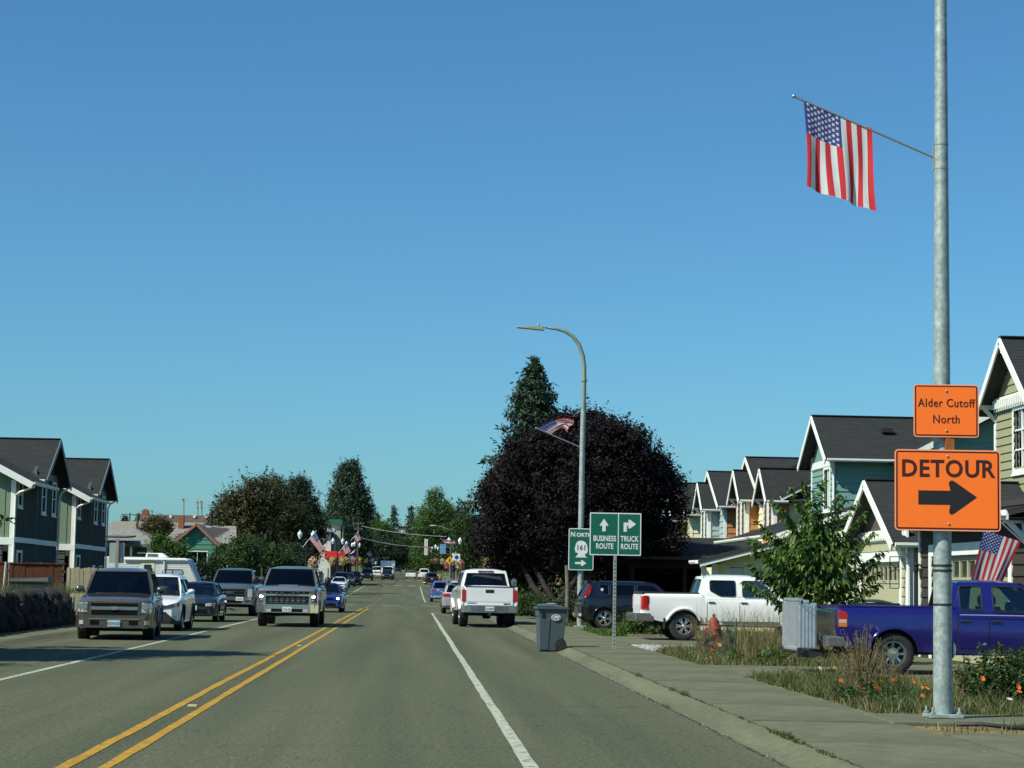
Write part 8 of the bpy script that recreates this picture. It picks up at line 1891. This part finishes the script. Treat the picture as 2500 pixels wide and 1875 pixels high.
MB().box(a.x + .5, b_.x - .5, D + .5, D + 8, 0, a.z - 0.05).build('wall', M('grey_brown_wall', (0.16, 0.15, 0.12), 0.9), h); W0(h)
# stadium light poles
for (px, top, base, heads, lb) in ((448.5, 1213, 1258, [(443, 1217), (450, 1216), (453, 1219)], 'leftmost of the three field-light poles above the brown roof'), (483, 1218, 1260, [(477, 1223), (485, 1223), (490, 1226), (477, 1235), (487, 1235)], 'field-light pole with two rows of floodlights, middle of three'), (492.5, 1222, 1260, [(495, 1227), (492, 1225)], 'right-hand thin field-light pole of three')):
    D = 420; q0 = P(px, base + 30, D); o = empty('floodlight_pole', q0, 0, lb, 'light pole', 'field-light poles')
    MB().tube([(0, 0, 0), P(px, top, D) - q0], 0.13, 8).build('mast', GPOL, o)
    for (hx, hy) in heads: c_ = P(hx, hy, D) - q0; MB().box(c_.x - 0.22, c_.x + 0.22, -0.35, 0.1, c_.z - 0.17, c_.z + 0.17).build('floodlight', M('lamp_housing', (0.45, 0.46, 0.45), 0.5), o)
    MB().bar(P(min(x for x, y in heads) - 2, heads[0][1] + 2, D) - q0, P(max(x for x, y in heads) + 2, heads[0][1] + 2, D) - q0, 0.1, 0.1).build('crossarm', GPOL, o)
WOODP = M('utility_pole_wood', (0.08, 0.07, 0.055), 0.95, var=0.2)
def upole(px, D, top, arms, lb, base=None, grp='wooden utility poles'):
    q0 = Vector((P(px, 1400, D).x, D, gz(D))); o = empty('utility_pole', q0, 0, lb, 'utility pole', grp); t = P(px, top, D) - q0
    MB().tube([(0, 0, 0), (0, 0, t.z)], [0.16, 0.11], 8).build('pole', WOODP, o)
    for (dz, w) in arms:
        a = MB().box(-w, w, -0.06, 0.06, t.z - dz - 0.06, t.z - dz + 0.06).build('crossarm', WOODP, o)
        for s in (-0.9, -0.4, 0.4, 0.9): MB().lathe([(0.03, 0), (0.05, 0.1), (0.03, 0.2), (0.001, 0.2)], 8, (s * w, 0, t.z - dz + 0.06)).build('insulator', GPOL, a)
    return o
upole(312, 330, 1252, [(0.3, 1.3)], 'wooden utility pole with crossarm left of the brown roof')
upole(331, 200, 1257, [], 'plain dark utility pole top in front of the grey roof trees')
upole(872, 330, 1274, [(0.3, 0.9), (1.2, 0.7)], 'utility pole with crossarms right of the beige tower')
upole(1100, 235, 1318, [], 'thick wooden pole behind the right-hand lamp flags')
WIRE = M('cable', (0.35, 0.36, 0.36), 0.5, var=0)
def wire(a, c_, label, r=0.02, sag=0.6, D0=None):
    A = P(*a); B = P(*c_); pts = [A.lerp(B, t) + Vector((0, 0, -sag * 4 * t * (1 - t))) for t in np.linspace(0, 1, 14)]
    m = MB().tube([p - A for p in pts], r, 5, cap=False).build('cable', WIRE, loc=A); T(m, label, 'cable', 'overhead cables'); return m
wire((883, 1284, 330), (1090, 1310, 240), 'pale overhead cable crossing the street below the big green tree', 0.028, 0.3)
wire((840, 1283, 280), (872, 1284, 330), 'cable running from the beige tower to the utility pole', 0.028, 0.05)
wire((872, 1310, 330), (1092, 1336, 240), 'thin lower overhead cable across the street', 0.018, 0.5)
wire((700, 1296, 200), (872, 1300, 330), 'thin cable left of the utility pole', 0.015, 0.5)
wire((250, 1262, 330), (312, 1255, 330), 'thin cable on the skyline left of the brown roof', 0.02, 0.3)

# ------------------------------------------------------------------ downtown buildings
SWALL = M('pale_stucco', c8(196, 200, 192), 0.85, var=0.05); BTOW = M('beige_stucco', c8(168, 166, 138), 0.85, var=0.05); GTOP = M('green_cornice', c8(28, 88, 72), 0.6, var=0.05); RAWN = M('red_awning', c8(196, 48, 36), 0.6, var=0.05)
D = 262; h = empty('building', (P(800, 1400, D).x, D, gz(D)), 0, 'white stucco corner building with a grey sign box and red awning', 'building', 'downtown buildings')
pxbox(770, 809, 1297, 1425, D, 14, SWALL, 'wall', parent=h); pxbox(775, 817, 1290, 1297, D - 0.6, 5, M('sign_box_grey', c8(178, 184, 184), 0.5), 'roof_sign', parent=h)
pxbox(809, 813, 1300, 1420, D - 0.2, 14, SOFF, 'dark_pier', parent=h)
aw = pxbox(792, 842, 1346, 1362, D - 1.6, 1.6, RAWN, 'awning', parent=h)
pxbox(768, 800, 1385, 1425, D - 0.1, 0.1, SWALL, 'ground_wall', parent=h); pxbox(778, 786, 1395, 1422, D - 0.25, 0.2, M('dark_pane', (0.03, 0.04, 0.04)), 'shop_window', parent=h)
W0(h)
D = 275; h = empty('building', (P(822, 1400, D).x, D, gz(D)), 0, 'beige tower with a dark green top above the red awning', 'building', 'downtown buildings')
pxbox(806, 832, 1281, 1415, D, 5, BTOW, 'wall', parent=h); pxbox(803, 834, 1268, 1281, D - 0.4, 5.8, GTOP, 'cornice', parent=h); pxbox(832.3, 838, 1283, 1415, D + 0.05, 4.5, M('tower_side', c8(120, 118, 104), 0.85), 'side_wall', parent=h)
W0(h)
s_ = empty('shop_sign', P(815, 1374, D - 8), 0, 'small dark green shop sign with white marks below the red awning', 'sign')
MB().box(-0.3, 0.3, -0.05, 0.05, -0.35, 0.35).build('panel', M('shop_sign_green', c8(16, 76, 62), 0.5), s_); MB().box(-0.18, 0.0, -0.07, -0.05, 0.05, 0.2).box(0.02, 0.2, -0.07, -0.05, -0.25, 0.0).box(-0.2, -0.06, -0.07, -0.05, -0.2, -0.06).build('white_marks', SWHT, s_)
s_ = empty('shop_sign', P(816, 1330, D - 9), 0, 'vertical white shop sign with dark letters beside the beige tower', 'sign')
MB().box(-0.2, 0.2, -0.06, 0.06, -0.9, 0.4).build('panel', SWHT, s_)
for i, ch in enumerate('SHOE'): text(ch, 0.3, s_, SBLK, (0, -0.07, 0.24 - i * 0.34)) if False else None
s_ = empty('shop_sign', P(860, 1358.5, 300), 0, 'small bright blue illuminated sign among the left-hand lamps', 'sign')
MB().box(-0.36, 0.36, -0.05, 0.05, -0.13, 0.13).build('panel', M('blue_sign', c8(24, 60, 180), 0.4), s_); MB().prism([(-0.15, -0.03), (0.15, -0.03), (0.12, 0.03), (-0.12, 0.03)], lambda u, v, w: (u, w, v), -0.06, -0.05).build('white_mark', SWHT, s_)
# row of shopfronts
DWN = [(-12.6, -24, 290, 312, 5.2, M('brick_front', c8(96, 62, 50), 0.9, var=0.15), 'dark brick shopfront behind the left-hand lamps'), (-12.6, -24, 314, 350, 4.6, M('grey_front', c8(110, 112, 104), 0.9, var=0.1), 'grey shopfront farther along the left side'), (-12.6, -24, 352, 420, 5.0, M('cream_front', c8(150, 142, 116), 0.9, var=0.1), 'cream shopfront at the far left pavement'),
       (7.6, 20, 262, 290, 4.6, M('ochre_front', c8(168, 146, 92), 0.9, var=0.1), 'ochre shopfront behind the right-hand flower baskets'), (7.6, 20, 292, 330, 5.2, M('brick_red_front', c8(110, 60, 48), 0.9, var=0.15), 'red brick shopfront on the right side'), (7.6, 20, 332, 400, 4.8, M('grey_front', c8(110, 112, 104), 0.9, var=0.1), 'grey shopfront far along the right side')]
for (x0, x1, y0, y1, hh, mt, lb) in DWN:
    h = empty('building', (x0, y0, gz(y0)), 0, lb, 'building', 'downtown buildings'); sg = 1 if x0 < 0 else -1
    MB().box(min(0, x1 - x0), max(0, x1 - x0), 0, y1 - y0, -0.5, hh).build('wall', mt, h)
    MB().box(min(0.25 * sg, x1 - x0), max(0.25 * sg, x1 - x0), -0.15, y1 - y0, hh, hh + 0.35).build('cornice', TRIM if mt.name != 'brick_front' else SOFF, h)
    MB().hexa([(0, 1, 2.6), (1.5 * sg, 1, 2.3), (1.5 * sg, y1 - y0 - 1, 2.3), (0, y1 - y0 - 1, 2.6), (0, 1, 2.9), (1.5 * sg, 1, 2.4), (1.5 * sg, y1 - y0 - 1, 2.4), (0, y1 - y0 - 1, 2.9)]).build('canopy', SOFF, h)
    n = int((y1 - y0) / 5)
    for i in range(n): MB().box(min(0, 0.05 * sg), max(0, 0.05 * sg), 1 + i * 5, 4.6 + i * 5, 0.5, 2.2).build('shop_window', M('dark_pane', (0.03, 0.04, 0.04)), h)
    for i in range(3): MB().box(1.5 + i * 3.5 if x1 > x0 else x1 - x0 + 1.5 + i * 3.3, 3.5 + i * 3.5 if x1 > x0 else x1 - x0 + 3.3 + i * 3.3, -0.05, 0.0, 0.9, 2.4).build('window', M('dark_pane', (0.03, 0.04, 0.04)), h)
# white building on the far rise
D = 640; h = empty('building', (P(988, 1400, D).x, D, gz(D)), 0, 'flat white building on the rise at the end of the street', 'building', 'downtown buildings')
pxbox(968, 1010, 1283, 1300, D, 12, SWALL, 'wall', parent=h); pxbox(972, 995, 1285, 1289, D - 0.3, 0.3, BLKP, 'window_band', parent=h); pxbox(966, 1004, 1300, 1400, D + 1, 10, M('hill_house_wall', c8(120, 112, 92), 0.9), 'lower_wall', parent=h); pxbox(966, 1000, 1303, 1308, D + 0.5, 0.5, SOFF, 'roof_edge', parent=h); W0(h)
D = 560; h = empty('building', (P(1135, 1400, D).x, D, gz(D)), 0, 'colourful blue and brick building top peeking over the trees on the right', 'building', 'downtown buildings')
pxbox(1131, 1146, 1256, 1266, D - 1, 6, M('blue_roof', c8(56, 96, 160), 0.6), 'blue_roof', parent=h); pxbox(1134, 1162, 1264, 1278, D, 6, M('brick_red_front', c8(110, 60, 48)), 'wall', parent=h); pxbox(1148, 1166, 1257, 1262, D - 0.5, 6, GTOP, 'green_roof', parent=h); pxbox(1126, 1133, 1262, 1276, D - 1, 5, BTOW, 'side', parent=h)
pxbox(1140, 1158, 1278, 1400, D + 0.5, 5, M('brick_red_front', c8(110, 60, 48)), 'lower_wall', parent=h); W0(h)
for k in range(5):
    pass
o = empty('steeple', P(1124, 1300, 540), 0, 'small white tiered steeple among the trees on the right', 'steeple')
for k in range(6): MB().box(-0.9 + k * 0.12, 0.9 - k * 0.12, -0.5, 0.5, 1.9 - (5 - k) * 0.28 - 0.4, 2.1 - (5 - k) * 0.28 - 0.4).build('tier', SWHT, o)

# ------------------------------------------------------------------ twin-globe lamps with baskets
GLB = M('lamp_globe', c8(206, 216, 214), 0.15, coat=1.0, var=0.12, scale=5); LBLK = M('lamp_black', (0.012, 0.012, 0.014), 0.45, var=0.1)
FLW = [M('petunia_%d' % i, c, 0.7, var=0.1, trans=0.2) for i, c in enumerate(((0.5, 0.04, 0.12), (0.6, 0.5, 0.1), (0.62, 0.6, 0.5), (0.35, 0.05, 0.25), (0.18, 0.28, 0.04)))]
rng = np.random.default_rng(15); n = 700; d = rng.normal(size=(n, 3)); d /= np.linalg.norm(d, axis=1)[:, None]; pts = d * np.array([0.42, 0.42, 0.46]) * rng.uniform(0.75, 1.08, (n, 1)); pts[:, 2] -= 0.15 * (pts[:, 2] < 0)
v, f = leaves_np(pts, d, 0.11, rng, 0.8); BASKET = [mesh_np('flowers', v, f, FLW, rng.choice(5, n, p=p)) for p in ((.15, .25, .3, .1, .2), (.1, .4, .1, .05, .35), (.5, .12, .08, .15, .15), (.3, .2, .25, .15, .1))]
globe = MB().lathe([(0.07, -0.36), (0.12, -0.34), (0.1, -0.28), (0.2, -0.12), (0.225, 0.02), (0.2, 0.16), (0.11, 0.26), (0.07, 0.28), (0.09, 0.31), (0.05, 0.36), (0.001, 0.42)], 16).mesh('globe', GLB, smooth=60)
shaftm = MB().lathe([(0.26, 0), (0.26, 0.15), (0.2, 0.25), (0.13, 0.7), (0.085, 0.9), (0.065, 4.9), (0.1, 5.0), (0.06, 5.1)], 12).box(-0.6, 0.6, -0.03, 0.03, 4.98, 5.04).tube([(-0.6, 0, 5.0), (-0.6, 0, 5.12)], 0.07, 8).tube([(0.6, 0, 5.0), (0.6, 0, 5.12)], 0.07, 8).mesh('post', LBLK, smooth=40)
def lamp(x, y, label, bk=(0, 1), s=1.0, group='twin-globe street lamps'):
    o = empty('street_lamp', (x, y, gz(y) + 0.1), 0, label, 'street lamp', group); o.scale = (s, s, s)
    link('post', shaftm, o)
    for sx_ in (-0.6, 0.6): link('globe', globe, o, (sx_, 0, 5.46))
    for i, sx_ in enumerate((-0.62, 0.62)):
        if bk[i] is None: continue
        b = link('hanging_basket', MB().box(-0.01, 0.01, -0.01, 0.01, 0.3, 0.9).mesh('hanger', LBLK), o, (sx_, 0, 3.0)); stuff(link('flowers', BASKET[bk[i]], b))
    MB().box(-0.65, 0.65, -0.02, 0.02, 3.85, 3.9).build('basket_arm', LBLK, o)
    return o
def lx(px, X): return X / ((px - 1006) / F_PX)
LL = [(748, 'nearest twin-globe lamp on the left in front of the dark trees', (None, 0), 0.98), (824, 'second twin-globe lamp on the left, in front of the red awning', (0, 1), 1), (855, 'third twin-globe lamp on the left side', (0, 2), 1), (868, 'fourth twin-globe lamp on the left side, a little right of the third', (3, 1), 1), (886, 'fifth twin-globe lamp on the left side', (1, 0), 1), (897, 'sixth and smallest twin-globe lamp on the left side', (1, 1), 1)]
for (px, lb, bk, s) in LL: lamp(-9.4, lx(px, -9.4), lb, bk, s)
LR = [(1107, 'nearest twin-globe lamp on the right with a red flower basket', (2, 3), 1), (1070, 'second twin-globe lamp on the right', (2, 1), 1), (1060, 'third twin-globe lamp on the right, just left of the second', (1, 3), 1), (1053, 'fourth twin-globe lamp on the right', (0, 1), 1), (1047, 'farthest twin-globe lamp on the right', (1, 1), 1)]
for (px, lb, bk, s) in LR: lamp(4.5, lx(px, 4.5), lb, bk, s)
# flags on lamps
GF = 'American flags on the downtown lamps'
kw = dict(amp=0.05, waves=1.4, nv=14, pr=0.025, stars=True)
flag('large near flag slanting down from the first left-hand twin lamp', lx(748, -9.4) - 0.5, (771, 1299), (755, 1316), (780, 1350), (792, 1340), (738, 1337), (772, 1296), GF, phase=0.3, **kw)
flag('flag on the second left-hand twin lamp in front of the red awning', 252, (847, 1325), (834, 1338), (843, 1354), (856, 1346), (826, 1351), (848, 1323), GF, phase=1.3, **kw)
flag('small flag high beside the utility pole', 300, (875, 1299), (864, 1310), (870, 1324), (881, 1317), (857, 1319), (876, 1297), GF, phase=2.0, **kw)
flag('smallest left-hand flag, right of the blue sign', 345, (904, 1344), (896, 1352), (902, 1360), (908, 1356), (889, 1358.5), (905, 1342), GF, phase=2.8, **kw)
flag('furled flag between the blue sign and the lamps on the left', 310, (866, 1344), (859, 1350), (861, 1352), (868, 1346), (856, 1352), (868, 1342), GF, phase=0.8, **kw)
flag('flag streaming from the nearest right-hand twin lamp', 214, (1079, 1317), (1087, 1326), (1098, 1329), (1097, 1317), (1100, 1341), (1076, 1315), GF, phase=0.2, **kw)
flag('bunched flag on the right of the nearest right-hand lamp', 216, (1101, 1320), (1100, 1328), (1113, 1328), (1110, 1321), (1108, 1342), (1100, 1318), GF, phase=1.1, **kw)
flag('small folded flag on the second right-hand twin lamp', 330, (1047, 1340), (1051, 1347), (1055, 1352), (1052, 1343), (1056, 1350), (1046, 1339), GF, phase=1.9, **kw)
o = MB().box(-0.36, 0.36, -0.02, 0.02, -0.6, 0.6).build('banner', M('sky_blue_banner', c8(112, 164, 198), 0.7, var=0.1, trans=0.3), loc=P(1081, 1340, 250)); T(o, 'pale blue cloth banner hanging among the right-hand lamps', 'banner')
s_ = empty('shop_sign', P(1040, 1335.5, 330), 0, 'tall narrow white sign with red letters AUTO PART on the right side', 'sign')
MB().box(-0.25, 0.25, -0.08, 0.08, -1.28, 1.28).build('panel', SWHT, s_); MB().box(-0.3, 0.3, -0.1, 0.1, -0.1, 0.07).build('red_band', RAWN, s_)
for i, ch in enumerate('AUTO'): text(ch, 0.34, s_, M('dark_red_print', (0.1, 0.02, 0.02)), (0, -0.09, 1.08 - i * 0.29))
for i, ch in enumerate('PART'): text(ch, 0.34, s_, M('dark_red_print', (0.1, 0.02, 0.02)), (0, -0.09, -0.28 - i * 0.28))
s_ = empty('warning_sign', P(1098, 1368, 205), 0, 'yellow pedestrian-crossing warning sign above the red flower basket', 'sign')
MB().prism([(0, -0.4), (0.4, 0), (0, 0.4), (-0.4, 0)], lambda u, v, w: (u, w, v), -0.01, 0.01).build('panel', M('sign_yellow', c8(226, 170, 30), 0.5, var=0.03), s_); MB().ell((0, -0.015, 0.16), (0.06, 0.01, 0.06)).prism([(-0.06, 0.1), (0.06, 0.1), (0.12, -0.02), (0.05, 0.0), (0.12, -0.22), (0.05, -0.22), (0, -0.06), (-0.07, -0.22), (-0.13, -0.22), (-0.05, 0), (-0.12, -0.04)], lambda u, v, w: (u, w, v), -0.016, -0.01).build('walking_symbol', SBLK, s_)
MB().box(-0.03, 0.03, 0.0, 0.05, -P(1098, 1368, 205).z + gz(205), 0.1).build('post', STEEL, s_)
s_ = empty('banner_sign', P(1114, 1360, 200), 0, 'white square sign with a round blue emblem on the right-hand lamp', 'sign')
MB().box(-0.36, 0.36, -0.02, 0.02, -0.32, 0.32).build('panel', SWHT, s_)
MB().lathe([(0.12, 0), (0.2, 0), (0.2, 0.01), (0.12, 0.01)], 20, (0.03, -0.035, -0.02), 'y').prism([(-0.07, -0.04), (0.13, -0.04), (0.1, 0.0), (0.03, 0.06), (-0.04, 0.0)], lambda u, v, w: (u, w, v), -0.035, -0.025).build('emblem', M('emblem_blue', c8(24, 64, 130)), s_)
for (px, D, mt, lb, py) in ((910, 350, SWHT, 'small arrow-shaped house sign on the far left pavement', 1366), (918, 352, M('emblem_blue', c8(24, 64, 130)), 'small blue pentagon route sign beside the arrow sign', 1365)):
    s_ = empty('road_sign', P(px, py, D), 0, lb, 'sign'); MB().prism([(-0.28, -0.25), (0.28, -0.25), (0.28, 0.05), (0, 0.3), (-0.28, 0.05)], lambda u, v, w: (u, w, v), -0.01, 0.01).build('panel', mt, s_); MB().box(-0.2, 0.2, -0.01, 0.01, -0.85, -0.4).build('lower_plate', SWHT, s_); MB().box(-0.04, 0.04, 0.02, 0.05, -2.8, 0.1).build('post', STEEL, s_)
# street name post near the left corner and thin signpost
for (px, top, D, lb) in ((594, 1340, 128, 'pale thin sign post rising behind the blue-grey pickup'), (639, 1386, 128, 'short wooden post behind the silver pickup')):
    q = P(px, top, D); m = MB().box(-0.07 if px < 600 else -0.05, 0.07 if px < 600 else 0.05, -0.05, 0.05, -q.z, 0)
    if px < 600: m.box(0.04, 0.16, -0.04, -0.02, -1.4, -0.95)
    T(m.build('sign_post', GPOL if px < 600 else WOODP, loc=q), lb, 'post')
s_ = empty('short_post', P(797, 1412, 190), 0, 'white-topped narrow post at the corner right of the silver pickup', 'post')
MB().box(-0.25, 0.25, -0.05, 0.05, 0, 0.12).build('plate', SWHT, s_); MB().tube([(-0.6, 0, 0.1), (-0.6, 0, -1.2)], 0.04, 6).build('post', GPOL, s_)
# cobra-head lamps over the street
for (px, py, D, lb) in ((1056, 1283, 300, 'small cobra-head street light in front of the big green tree'),):
    q = P(px, py, D); s_ = empty('street_lamp', q, 0, lb, 'street lamp', 'cobra-head street lights'); MB().box(-0.35, 0.35, -0.1, 0.1, -0.06, 0.06).build('lamp_head', SWHT, s_, bevel=0.03); sg = 1 if px > 1000 else -1; MB().tube([(0.3 * sg, 0, 0), (1.5 * sg, 0, -0.2), (3.6 * sg if px > 1000 else -4.0, 0, -1.0)], 0.05, 6).build('arm', GPOL, s_); xx = 3.6 if px > 1000 else -4.0; MB().tube([(xx, 0, -0.9), (xx, 0, -q.z + gz(D))], 0.08, 8).build('pole', GPOL, s_)
# planters and low things on the right walk
for i, (px, D) in enumerate(((1062, 300), (1110, 205))):
    o = empty('planter', (P(px, 1420, D).x + 0.6, D, gz(D) + 0.12), 0, ['terracotta planter with flowers far along the right pavement', 'terracotta planter with flowers near the first right-hand lamp'][i], 'planter')
    MB().lathe([(0.3, 0), (0.4, 0.6), (0.36, 0.6), (0.001, 0.55)], 14).build('pot', M('terracotta', c8(150, 116, 84), 0.9), o); stuff(link('flowers', BASKET[i + 1], o, (0, 0, 0.75)))
